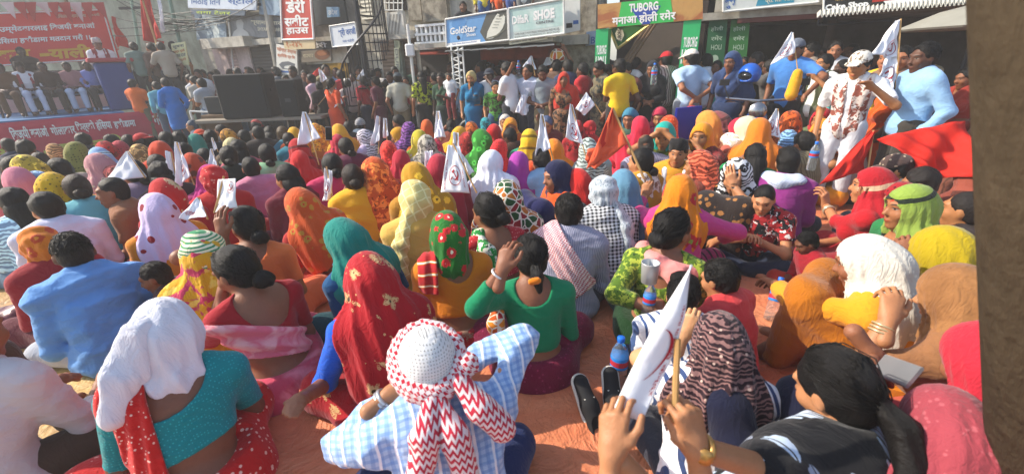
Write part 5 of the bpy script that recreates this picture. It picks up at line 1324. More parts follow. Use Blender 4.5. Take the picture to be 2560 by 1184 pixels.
    q = [fac(1494, 12, .9), fac(1757, -14, .9), fac(1757, 48, .9), fac(1494, 72, .9)]; f0 = bil(q); gf = lambda u, v, e=0.0: f0(u, v, e)-go
    m = MB(); m.quad(q[0]-go, q[3]-go, q[2]-go, q[1]-go, .10); hb = m.build('banner_panel', printmat('gate_print', '#9c5a2c', '#b58a4a', 1.6), gt)
    shape([(.08, 0), (.95, 0), (1, 1), (0, 1)], gf, (.20, 0, .74, 1), flat('lime_green', '#35b352', .5), gt, 'green_panel', e=.003)
    shape([(.1, 0), (.9, 0), (.6, 1), (.4, 1)], gf, (.30, .30, .66, 1.0), flat('royal_blue', '#24459c', .5), gt, 'blue_panel', e=.005)
    letters('TUBORG', gf, (.32, .10, .60, .46), WHITE, gt, bold=.035, e=.008); letters('मनाऔ होली रमेर', gf, (.15, .50, .76, .97), WHITE, gt, bold=.03, e=.009)
    for k, (x0, x1, x2, x3) in enumerate(((1490, 1521, 1518, 1484), (1710, 1754, 1742, 1698))):
        ytop = (74, 48)[k]; yb = (164, 258)[k]
        q = [fac(x0, ytop, .88), fac(x1, ytop-3, .88), fac(x2, yb, .88), fac(x3, yb, .88)]; base = [q[0], q[1]]
        q[2] = q[1]*np.array((1, 1, 0)); q[3] = q[0]*np.array((1, 1, 0))
        f1 = bil(q); g1 = lambda u, v, e=0.0, f1=f1: f1(u, v, e)-go
        m = MB(); m.quad(q[0]-go, q[3]-go, q[2]-go, q[1]-go, .25); pp = m.build('pillar', flat('pillar_green', '#22a860', .5), gt)
        k_ = 1/(q[0][2]); v0 = .08
        letters('TUBORG', g1, (.12, .12, .92, .19), WHITE, pp, bold=.03, e=.006); letters('HOLI', g1, (.08, .20, .92, .30), WHITE, pp, bold=.05, e=.006)
        shape(ringpoly(.5, .5, .5, 16), g1, (.25, .42, .7, .50), WHITE, pp, 'cup_print', e=.006); shape([(0, 0), (1, 0), (.8, 1), (.2, 1)], g1, (.3, .55, .7, .66), flat('pale_green', '#7fcf9a'), pp, 'cup_print', e=.005)
    r, g = fsign('diamond_sign', 'diamond shaped beer sign with a gold edge hanging behind the gate', [(1525, 66), (1578, 70), (1545, 122), (1523, 80)], .5, '#15361f')
    dq = [fac(1524, 72, .55), fac(1560, 50, .55), fac(1622, 64, .55), fac(1544, 122, .55)]
    ob = r.children[0]; mb = MB(); oo = np.array(r.location)
    mb.quad(dq[0]-oo, dq[3]-oo, dq[2]-oo, dq[1]-oo, .04); nm = mb.mesh(); nm.materials.append(flat('bottle_green', '#2d6a2c', .5)); ob.data = nm
    fd = bil(dq); gd = lambda u, v, e=0.0: fd(u, v, e)-oo
    m = MB(); cs = [gd(0, 0, .008), gd(0, 1, .008), gd(1, 1, .008), gd(1, 0, .008)]
    for i in range(4): m.tube([cs[i], cs[(i+1) % 4]], .022, 5)
    m.build('frame', flat('gold_edge', '#c9b870', .4, .4), r)
    q2 = lambda u, v, e=0.0: fac(1538+22*u, 72+34*v, .56+e)-oo
    shape([(.3, 0), (.85, .1), (1, .5), (.7, .95), (.2, .8), (0, .35)], q2, (0, 0, 1, 1), cream_t, r, 'label_print', e=.004); letters('TUBORG', q2, (.25, .05, .7, .95), BLACK, r, rot=90, e=.010, bold=.03)
    # --- dark shop row at the right
    b5 = empty('shop_building', fp(top(1950), 0, 0)); tag(b5, 'dark open fronted shop row behind the standing men at the right', 'building'); O5 = np.array(b5.location)
    p5 = lambda nm, mat, fn: part(nm, mat, fn, b5, O5)
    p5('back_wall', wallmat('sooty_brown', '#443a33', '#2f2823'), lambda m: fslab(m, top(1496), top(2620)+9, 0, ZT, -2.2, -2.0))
    p5('ceiling', conc, lambda m: fslab(m, top(1760), top(2620)+9, sz(1950, 44)[1], sz(1950, 44)[1]+.1, -2.0, .35))
    p5('beam', flat('red_brown_beam', '#5d3029', .8), lambda m: pxslab(m, 1846, 2058, 40, 52, .10, .34))
    p5('block_row', wallmat('pale_blocks', '#a39a86', '#837a69'), lambda m: [pxslab(m, 1852+k*27, 1874+k*27, 26-k*.4, 44-k*.4, -.1, .30) for k in range(8)])
    p5('upper_wall', conc, lambda m: fslab(m, top(1790), top(2620)+9, sz(1950, 20)[1], ZT, -.4, .05))
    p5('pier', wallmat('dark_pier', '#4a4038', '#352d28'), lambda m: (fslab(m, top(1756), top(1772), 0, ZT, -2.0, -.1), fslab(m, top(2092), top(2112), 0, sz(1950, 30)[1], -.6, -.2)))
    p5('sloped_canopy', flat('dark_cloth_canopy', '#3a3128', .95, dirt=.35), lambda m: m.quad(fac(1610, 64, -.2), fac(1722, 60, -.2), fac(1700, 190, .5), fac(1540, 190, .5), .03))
    p5('bamboo', wood, lambda m: [m.tube([fac(1620+k*9, 62, .3), fac(1548+k*9, 170, .62)], .02, 6) for k in range(3)])
    for i, (a0, a1, c) in enumerate(((1765, 1816, '#1c5a34'), (1820, 1872, '#2a6b2c'))):
        r, g = fsign('banner', ('dark green cloth banner with small white marks beside the gate', 'green cloth banner with printed arches right of the dark green one')[i], [(a0+8, 50), (a1+4, 46), (a1-10, 190), (a0-6, 190)], .25, c, .015)
        for k in range(3): letters(('होली', 'रमेर', 'HOLI')[k], g, (.15+.05*k, .12+k*.16, .8, .21+k*.16), flat('pale_mark', '#a5b8a0'), r, e=.006)
        shape(ringpoly(.5, .5, .5, 20), g, (.3, .62, .7, .76), flat('pale_mark', '#a5b8a0'), r, 'cup_print')
    r, g = fsign('shop_sign', 'white and teal signboard above the concrete block row', [(1808, -70), (2044, -90), (2046, 6), (1808, 30)], .45, '#c4c9c4', frame=white_m, fw=.015)
    letters('शुभ', g, (.02, .70, .14, .94), blue_t, r, bold=.03); shape([(.08, 0), (1, 0), (.94, 1), (0, 1)], g, (.36, .70, .78, .94), flat('teal_strip', '#2a86a0'), r, 'strip'); letters('प्रा. िल. पसल', g, (.46, .74, .76, .92), cream_t, r, e=.008)
    r, g = fsign('signboard', 'black bakery signboard with bold white lettering', [(2062, -80), (2420, -120), (2420, -4), (2058, 36)], .55, '#191a17', frame=white_m, fw=.012)
    letters('Cake Shop', g, (.012, .80, .335, .965), WHITE, r, bold=.05, e=.006); shape([(0, 0), (1, 0), (1, 1), (0, 1)], g, (.36, .60, .78, .86), flat('sign_red', '#a32a1c'), r, 'panel'); letters('9844734231', g, (.42, .66, .95, .82), WHITE, r, e=.008, bold=.02); shape([(0, 0), (1, 0), (1, 1), (.06, 1)], g, (.44, .86, 1, 1), WHITE, r, 'panel', e=.005); letters('चाउमिन', g, (.08, .66, .22, .74), flat('gold_t', '#a58a4a'), r)
    aw = MB(); n = 34
    for k in range(n):
        x0 = 2044+k*11; a, bq = fac(x0, 34-.095*(x0-2044), .55), fac(x0+11, 33-.095*(x0-2044), .55); c0, c1 = fac(x0, 46-.09*(x0-2044), .80), fac(x0+11, 45-.09*(x0-2044), .80); up = Zv*.035; md = (c0+c1)/2+up; mt = (a+bq)/2+up
        aw.add([a, mt, bq, c0, md, c1], [(0, 1, 4, 3), (1, 2, 5, 4)])
    o = aw.build('corrugated_awning', flat('awning_white', '#b9b8ae', .5)); md = o.modifiers.new('t', 'SOLIDIFY'); md.thickness = .012; tag(o, 'corrugated white awning edge under the black bakery sign', 'awning')
    m = MB(); m.tube([fac(2046, 64, .6), fac(2046, 50, .6)], .012, 5); m.tube([fac(2046, 64, .6), fac(2230, 52, .6)], .012, 5); o = m.build('awning_rail', steel); tag(o, 'thin iron rail hanging under the corrugated awning', 'rail')
    um = empty('parasol', at(2360, 300, 5.2)*np.array((1, 1, 0))); tag(um, 'grey white parasol at the far right behind the man in a blue shirt', 'parasol'); hc = at(2370, 66, 5.2)[2]; m = MB(); m2 = MB()
    m.lathe([(.02, hc+.22), (.35, hc+.14), (.72, hc-.03), (.70, hc-.05), (.34, hc+.11), (.02, hc+.18)], n=10); m.build('canopy', flat('parasol_cloth', '#8a897f', .8), um); m2.tube([(0, 0, 0), (0, 0, hc+.24)], .022, 8); m2.build('pole', steel, um)

    # --- far left: mossy wall, poles, wires, tree
    o = MB(); p0, p1 = at_y(180, 150, 15.5), at_y(520, 150, 14.2)
    bw = empty('house', (p0+p1)/2*np.array((1, 1, 0))); tag(bw, 'mossy brown house wall behind the tangle of wires', 'house'); ow = np.array(bw.location)
    m = MB(); m.box((-1.0, .3, 3.6), (13, .5, 7.2), -.12); m.build('wall', green, bw); m = MB(); m.box((.9, -.02, 2.7), (1.7, .12, 2.4), -.12); m.build('brick_panel', brown, bw)
    m = MB()
    for k in range(4): m = MB(); m.box((-1.6+k*1.05, -.05, 1.6), (.5, .1, .9), -.12); m.build('window', dark, bw)
    def pole(px0, py0, px1, Y, label, mat, r0=.10):
        b_ = at_y(px1, 220, Y)*np.array((1, 1, 0)); tp = at_y(px0, py0, Y); o = empty('utility_pole', b_); tag(o, label, 'pole'); m = MB(); tpv = tp-b_; m.tube([(0, 0, 0), tpv+(tpv/np.linalg.norm(tpv))*1.2], [r0, r0*.7], 10); m.build('pole', mat, o)
        m = MB(); m.box(tpv*.97, (.7, .06, .06)); m.build('crossarm', steel, o); return tp
    t1 = pole(664, 0, 700, 11.2, 'leaning grey concrete utility pole in front of the washed out signboard', conc, .11)
    t2 = pole(436, 50, 468, 12.4, 'green painted pole carrying a knot of wires', flat('pole_green', '#6d8a7c', .7), .06)
    t3 = pole(330, 10, 345, 12.8, 'thin pale green pole behind the flag bearers', flat('pole_green2', '#86a290', .7), .05)
    rnd = random.Random(5)
    ends = [(at_y(470+rnd.uniform(-50, 70), rnd.uniform(40, 70), 12.2), at_y(rnd.choice((310, 280, 420, 650, 700, 640, 330)), rnd.uniform(-20, 95), rnd.uniform(11, 13.5))) for _ in range(22)]
    for i in range(26):
        if i < 22: a, c = ends[i]
        else: a, c = at_y(300+i*3, rnd.uniform(20, 90), 12.5), at_y(640+i*4, rnd.uniform(-30, 10), 11)
        sg = rnd.uniform(.02, .25); m = MB(); m.tube([a*(1-u)+c*u-Zv*sg*4*u*(1-u) for u in np.linspace(0, 1, 9)], .008, 5)
        o = m.build('power_line', flat('cable', '#a8a596' if i % 3 else '#3a3a38', .6)); tag(o, 'electric wire in the tangle strung over the left of the street', 'wire', 'tangled overhead wires')
    r, g = sign('hoarding', 'small cream and yellow hoarding with dark print by the green pole', [at_y(427, 110, 11.2), at_y(462, 104, 11.2), at_y(472, 162, 11.2), at_y(436, 168, 11.2)], .03, flat('hoard', '#d6cf9c'))
    for k in range(4): letters(('सूचना', 'मूल्य सूची', 'चामल दाल', 'सस्तो'), g, (0, 0, 1, 1), gry_t, r) if 0 else letters(('सूचना', 'मूल्य सूची', 'चामल दाल', 'सस्तो')[k], g, (.1, .1+.19*k, .9, .25+.19*k), gry_t if k % 2 == 0 else orn_t, r, bold=.02)

    # --- stage
    sL, sR = at_y(-260, 200, 7.9), at_y(418, 200, 10.6)
    sd_ = nrm((sR-sL)*np.array((1, 1, 0))); sn = nrm((sd_[1], -sd_[0], 0)); sn = -sn if sn[1] > 0 else sn; Z0 = .76
    sL[2] = sR[2] = 0; LEN = np.linalg.norm(sR-sL)
    st = empty('stage', sL); tag(st, 'raised wooden rally stage with a blue floor cloth and red skirt banner', 'stage'); SV = lambda a, d, z: sd_*a-sn*d+Zv*z
    def sbox(m, a0, a1, d0, d1, z0, z1):
        v = [SV(a, d, z) for z in (z0, z1) for a, d in ((a0, d0), (a1, d0), (a1, d1), (a0, d1))]; m.add(v, [(3, 2, 1, 0), (4, 5, 6, 7), (0, 1, 5, 4), (1, 2, 6, 5), (2, 3, 7, 6), (3, 0, 4, 7)])
    aE = (at_y(300, 260, 10.1)-sL) @ sd_
    m = MB(); sbox(m, 0, aE, 0, 3.2, Z0-.12, Z0); m.build('floor_cloth', flat('blue_cloth', '#2f6190', .85), st)
    m = MB(); [sbox(m, a, a+.1, d, d+.1, 0, Z0-.12) for a in np.linspace(.1, aE-.2, 5) for d in (.1, 1.6, 3.0)]; m.build('legs', wood, st)
    r = empty('skirt_banner', sL+sn*.03); tag(r, 'crimson banner with white lettering along the front of the stage', 'banner'); bo = np.array(r.location)
    zt = Z0-.03; q = [sL+sn*.03+Zv*zt, sR+sn*.03+Zv*(zt+.02), sR+sn*.03+Zv*.02, sL+sn*.03+Zv*.02]
    f2 = bil(q); g2 = lambda u, v, e=0.0: f2(u, v, e)-bo
    m = MB(); nx = 40
    for i in range(nx+1):
        for j in range(7): pass
    V = [g2(i/nx, j/6, .012*math.sin(i*1.3+j*.7)) for i in range(nx+1) for j in range(7)]; m.add(V, [(i*7+j, i*7+j+1, (i+1)*7+j+1, (i+1)*7+j) for i in range(nx) for j in range(6)])
    o = m.build('cloth', flat('crimson_banner', '#b81c3e', .7), r, True); sol = o.modifiers.new('t', 'SOLIDIFY'); sol.thickness = .004
    uu = lambda px, Y=None: ((fac_s(px)-sL) @ sd_)/LEN
    def fac_s(px):
        d = ray(px, 280); p0 = sL; t = ((p0-EYE) @ sn)/(d @ sn); return EYE+d*t
    words = (('िवजयी', 0, 49), ('बनाऔं', 52, 98), ('गोलाकार', 106, 170), ('िभत्रको', 174, 222), ('हंिसया', 226, 266), ('हथौडामा', 272, 328), ('गर', 376, 398))
    for w, a, c in words: letters(w, g2, (uu(a), .16 if 'ि' not in w else .13, uu(c), .46), WHITE, r, bold=.03, e=.02)
    letters('¬', g2, (uu(-10), .66, uu(30), .80), yel_t, r, bold=.02, e=.02); letters('याली', g2, (uu(85), .58, uu(290), 1.05), flat('lime_yellow', '#b9b848', .7), r, bold=.04, e=.02); letters('-', g2, (uu(64), .84, uu(96), .93), flat('lime_yellow', '#b9b848', .7), r, e=.02)
    letters('संयुक्त', g2, (uu(-190), .58, uu(-30), 1.05), flat('lime_yellow', '#b9b848', .7), r, bold=.04, e=.02)
    # backdrop
    r = empty('backdrop_banner', sL-sn*3.0); tag(r, 'big red backdrop banner with white and yellow lettering behind the stage', 'banner'); bo3 = np.array(r.location)
    def bpx(px, py):
        d = ray(px, py); p0 = sL-sn*3.0; t = ((p0-EYE) @ sn)/(d @ sn); return EYE+d*t
    q = [bpx(-260, 40), bpx(262, 22), bpx(300, 148), bpx(-260, 182)]; f3 = bil(q); g3 = lambda u, v, e=0.0: f3(u, v, e)-bo3
    m = MB(); m.quad(g3(0, 0), g3(0, 1), g3(1, 1), g3(1, 0), .01)
    t = NT('red_backdrop'); o = t.obj(); t.set(t.mulc(srgb('#d0201f'), t.noise(2, o, 4)*.3+.85), .6); t.b.inputs['Transmission Weight'].default_value = 0
    m.build('cloth', t.mat, r)
    ub = lambda px: (px+260)/(300+245)
    fr_ = MB()
    for a, b_ in (((.0, .02), (.985, .02)), ((.985, .02), (.985, .98)), ((.985, .98), (0, .98))): fr_.tube([g3(*a, .01), g3(*b_, .01)], .016, 5)
    fr_.build('border', WHITE, r)
    letters('को उम्मेदवारलाई िवजयी बनाऔं', g3, (ub(-60), .24, ub(238), .40), WHITE, r, bold=.03, e=.012); letters('हंिसया हथौडामा मतदान गरौं ।।', g3, (ub(-40), .46, ub(215), .60), WHITE, r, bold=.03, e=.012)
    letters('याली', g3, (ub(88), .66, ub(205), .93), yel_t, r, bold=.04, e=.012); letters('-', g3, (ub(64), .80, ub(90), .86), yel_t, r, e=.012); letters('संयुक्त', g3, (ub(-120), .66, ub(42), .93), yel_t, r, bold=.04, e=.012)
    letters('प्रदेश कमिटी', g3, (ub(228), .08, ub(262), .15), cream_t, r, e=.012); letters('आयोजक : नगर समिति', g3, (ub(210), .90, ub(258), .95), cream_t, r, e=.012)
    letters('विशाल आमसभा', g3, (ub(130), .07, ub(220), .15), cream_t, r, e=.012)
    m = MB(); sbox(m, 0, aE, 3.12, 3.18, Z0, 1.62); o = m.build('back_cloth', flat('pale_pink_cloth', '#d8a8a0', .9), st)
    m = MB(); [m.tube([SV(a, 3.2, 0), SV(a, 3.2, 3.4)], .04, 8) for a in (.2, aE*.5, aE-.05)]; m.build('poles', wood, st)
    # bunting over the stage
    rnd = random.Random(3)
    for k in range(9):
        x = 20+k*28; p = bpx(x, 14)+sn*.15; f = empty('bunting_flag', p); tag(f, 'little red and white bunting strip hanging over the red backdrop', 'bunting', 'bunting over the stage'); m = MB(); a = .16; L = rnd.uniform(.25, .42); dx = rnd.uniform(-.1, .1)
        m.add([(-a, 0, .05), (a, .0, .05), (dx+.02, .02, -L), (-a, -.01, .05), (a, -.01, .05), (dx+.02, .01, -L)], [(0, 2, 1), (3, 4, 5), (0, 1, 4, 3), (1, 2, 5, 4), (2, 0, 3, 5)]); m.build('cloth', flat('bunt_red' if k % 3 else 'bunt_white', '#a8262a' if k % 3 else '#c9b0ae', .8), f)
    # podium
    def spx(px, d, z=None):
        dd = ray(px, 220); p0 = sL-sn*d; t = ((p0-EYE) @ sn)/(dd @ sn); p = EYE+dd*t; return np.array((p[0], p[1], Z0 if z is None else z))
    pc = spx(300, .9); po = empty('podium', pc, math.atan2(sd_[1], sd_[0])); tag(po, 'blue cloth covered podium with a red top on the stage', 'podium')
    m = MB(); m.box((0, 0, .52), (.62, .45, 1.04), bev=.03); m.build('body', flat('podium_blue', '#2c3f7a', .85), po); m = MB(); m.box((0, 0, 1.09), (.80, .55, .09), bev=.02); m.build('top', flat('podium_red', '#a3343c', .8), po)
    # chairs on stage
    def chair(p, ang, lab):
        c = empty('plastic_chair', p, ang); tag(c, lab, 'chair', 'plastic chairs on the stage'); ml = flat('chair_plastic', '#3a1f1c', .4)
        m = MB(); m.box((0, 0, .43), (.46, .44, .04), bev=.015); m.build('seat', ml, c); m = MB(); m.box((0, -.21, .68), (.44, .035, .46), bev=.015, rot=rx(.12)); m.build('backrest', ml, c)
        for sx in (-1, 1):
            for sy in (-1, 1): m = MB(); m.tube([(sx*.2, sy*.19, .42), (sx*.23, sy*.22, 0)], .022, 6); m.build('leg', ml, c)
            m = MB(); m.tube([(sx*.23, -.2, .64), (sx*.24, .16, .64), (sx*.22, .2, .42)], .02, 6); m.build('armrest', ml, c)
    stage = dict(Z0=Z0, spx=spx, ang=math.atan2(sd_[1], sd_[0]))
    seats = [(22, 172, 'person in brown slumped at the edge of the stage row', '#5d3a22', '#5a3a22', 0), (72, 168, 'man in white with red shawl ends and a dark hat seated on the stage', '#cfcdd2', '#b9bdcf', 1),
             (128, 160, 'man in dark brown seated between the white clad man and the pink shirt on stage', '#3a2420', '#2f2220', 0), (188, 155, 'man in a dusty pink shirt and pale trousers seated on the stage', '#9a6a6c', '#a9b4c9', 0), (238, 155, 'man in a lavender shirt and dark trousers seated next to the podium', '#7f86c2', '#2a2326', 0)]
    for i, (x, y, lab, c1, c2, hat) in enumerate(seats):
        p = spx(x, 1.25); ang = stage['ang']+math.pi+R((-8, 6, 0, -4, 5)[i])
        chair(p+np.array((0, 0, 0)), ang, 'dark plastic chair under the '+lab.replace('person in', 'person in').split(' seated')[0].split(' slumped')[0])
        person(x, y, lab, yaw=0, tpos=None, fem=0, pose='chair', hair='short', skin='#4a3026', dz=Z0, h=.02, aL='lap', aR='lap', wear=[shirt(c1, sl=1.8), pants(c2)]+([path('#8c2a30', path=((-.10, .13, -.30), (-.09, .06, -.02), (0, -.06, .01), (.09, .06, -.02), (.10, .13, -.30)), r=.035)] if i == 1 else [])+([cap('#2a1c1a', s='topi')] if hat else []))
        q_ = PEOPLE[-1][0]; q_.location = p+np.array((0, 0, .0)); q_.rotation_euler = (0, 0, ang); q_.scale = (.90,)*3
    p = spx(92, 2.3); person(92, 132, 'dark clad man standing on the stage behind the seated row', tpos=None, fem=0, pose='stand', hair='short', skin='#3a241c', dz=Z0, h=.022, sc=1.0, wear=[shirt('#2a1a18'), pants('#1f1a1a')]); q_ = PEOPLE[-1][0]; q_.location = p; q_.rotation_euler = (0, 0, stage['ang']+math.pi); q_.scale = (.92,)*3
    p = spx(284, 1.35); person(275, 105, 'speaker in white with a topi and red waistcoat behind the podium', fem=0, pose='stand', hair='short', skin='#6a4836', dz=Z0, h=.02, wear=[shirt('#d2d0d0'), pants('#777'), band('#8a2428', line=((-.10, .0), (-.10, -.5)), w=.05, inf=.03), band('#8a2428', line=((.10, 0), (.10, -.5)), w=.05, inf=.03), cap('#b3aca8', s='topi')]); q_ = PEOPLE[-1][0]; q_.location = p; q_.rotation_euler = (0, 0, stage['ang']+math.pi); q_.scale = (1.0,)*3
    # --- speakers on a low trestle
    tb = empty('trestle_table', at_y(660, 320, 8.4)*np.array((1, 1, 0))); tag(tb, 'rough wooden trestle carrying the black loudspeakers', 'trestle'); tz = at_y(640, 293, 8.4)[2]
    m = MB(); m.box((0, .1, tz-.03), (2.4, .7, .05), 0.06); m.build('top', flat('pale_plank', '#8d8272', .8), tb)
    for sx in (-1, 1):
        for sy in (-.15, .4): m = MB(); m.tube([(sx*1.05, sy, tz-.05), (sx*1.1, sy, 0)], .035, 6); m.build('leg', wood, tb)
    def speaker(px, w, hgt, dp, lab, yaw, cut):
        p = at_y(px, 290, 8.45); p[2] = tz; s = empty('loudspeaker', p, yaw); tag(s, lab, 'loudspeaker'); bk = flat('speaker_black', '#0e0f10', .6, dirt=.3)
        m = MB(); m.box((0, 0, hgt/2), (w, dp, hgt), bev=.02); m.build('cabinet', bk, s)
        m = MB(); m.box((0, -dp/2-.012, hgt/2), (w-.06, .02, hgt-.06), bev=.008); m.build('grille', flat('speaker_grille', '#17191a', .85, dirt=.35, sc=40), s)
        m = MB(); [m.box((sx*(w/2+.008), 0, hgt*.62), (.014, .14, .05), bev=.005) for sx in (-1, 1)]; m.build('handle', steel, s)
        if cut: m = MB(); m.box((0, -dp/2-.026, hgt*.45), (.10, .012, .06), bev=.004); m.build('logo_plate', flat('logo_grey', '#3a3d3f', .4), s)
    speaker(636, .86, .78, .55, 'large black loudspeaker cabinet standing on the trestle', .10, 0); speaker(741, .36, .66, .4, 'narrower black loudspeaker right of the large cabinet', .08, 1)
    m = MB(); m.tube([at_y(475, 278, 8.6)-np.array((0, 0, .0)), at_y(560, 282, 8.6)], .02, 6); m.tube([at_y(475, 278, 8.6), at_y(475, 278, 8.6)*np.array((1, 1, 0))], .02, 6); m.tube([at_y(560, 282, 8.6), at_y(560, 282, 8.6)*np.array((1, 1, 0))], .02, 6)
    o = m.build('barrier_rail', white_m); tag(o, 'pale metal rail of a barrier left of the loudspeakers', 'rail')
    p = at_y(545, 262, 8.7); s = empty('amplifier_case', (p[0], p[1], p[2]-.15), .05); tag(s, 'small black amplifier case left of the loudspeakers', 'amplifier'); m = MB(); m.box((0, 0, .15), (.30, .3, .32), bev=.015); m.build('case', flat('speaker_black', '#0e0f10', .6), s); m = MB(); m.box((0, -.155, .15), (.26, .012, .26), bev=.004); m.build('panel', flat('amp_panel', '#24272a', .4), s)
    m = MB(); zc = s.location[2]; m.box((p[0], p[1], zc/2-.01), (.5, .45, zc-.02), bev=.01); o = m.build('wooden_box', wood); tag(o, 'wooden box under the small black amplifier case', 'box')
    # --- grey brown cylinder added for the blurred lens obstruction, no real post
    pp = ground_pt(2700, .62); b = at(2478, 700, .66)
    t = NT('lens_block_brown'); o = t.obj(); t.set(t.mulc(t.mixc(t.noise(3, o, 5, .6), srgb('#4d4335'), srgb('#3f372b')), (t.noise(30, o, 4)*.3+.75)*(t.noise(1, t.vec(*[a*b for a, b in zip(t.xyz(o), (26, 26, 2.2))]), 4, .65)*.7+.65)), .95, .1); t.bump(t.noise(30, o, 4)*.5+t.noise(1, t.vec(*[a*b for a, b in zip(t.xyz(o), (26, 26, 2.2))]), 4, .65), .6, .02)
    r0 = .13; dt = ray(2596, 100); db = ray(2590, 1150)
    a = EYE+dt*(.66/dt[1]); b_ = EYE+db*(.60/db[1]); ax = (a-b_)/np.linalg.norm(a-b_); a = a+np.array((r0, .04, 0)); b_ = b_+np.array((r0, .04, 0))
    lo = b_-ax*(b_[2]/ax[2]); hi_ = a+ax*1.2; m = MB(); m.tube([lo-lo*0, (lo+hi_)/2, hi_], [r0, r0, r0*.97], 40); o = m.build('post', t.mat, None, True)
    tag(o, 'added grey brown cylinder in place of a lens obstruction along the right edge', 'post')
    return stage
STAGE = place()
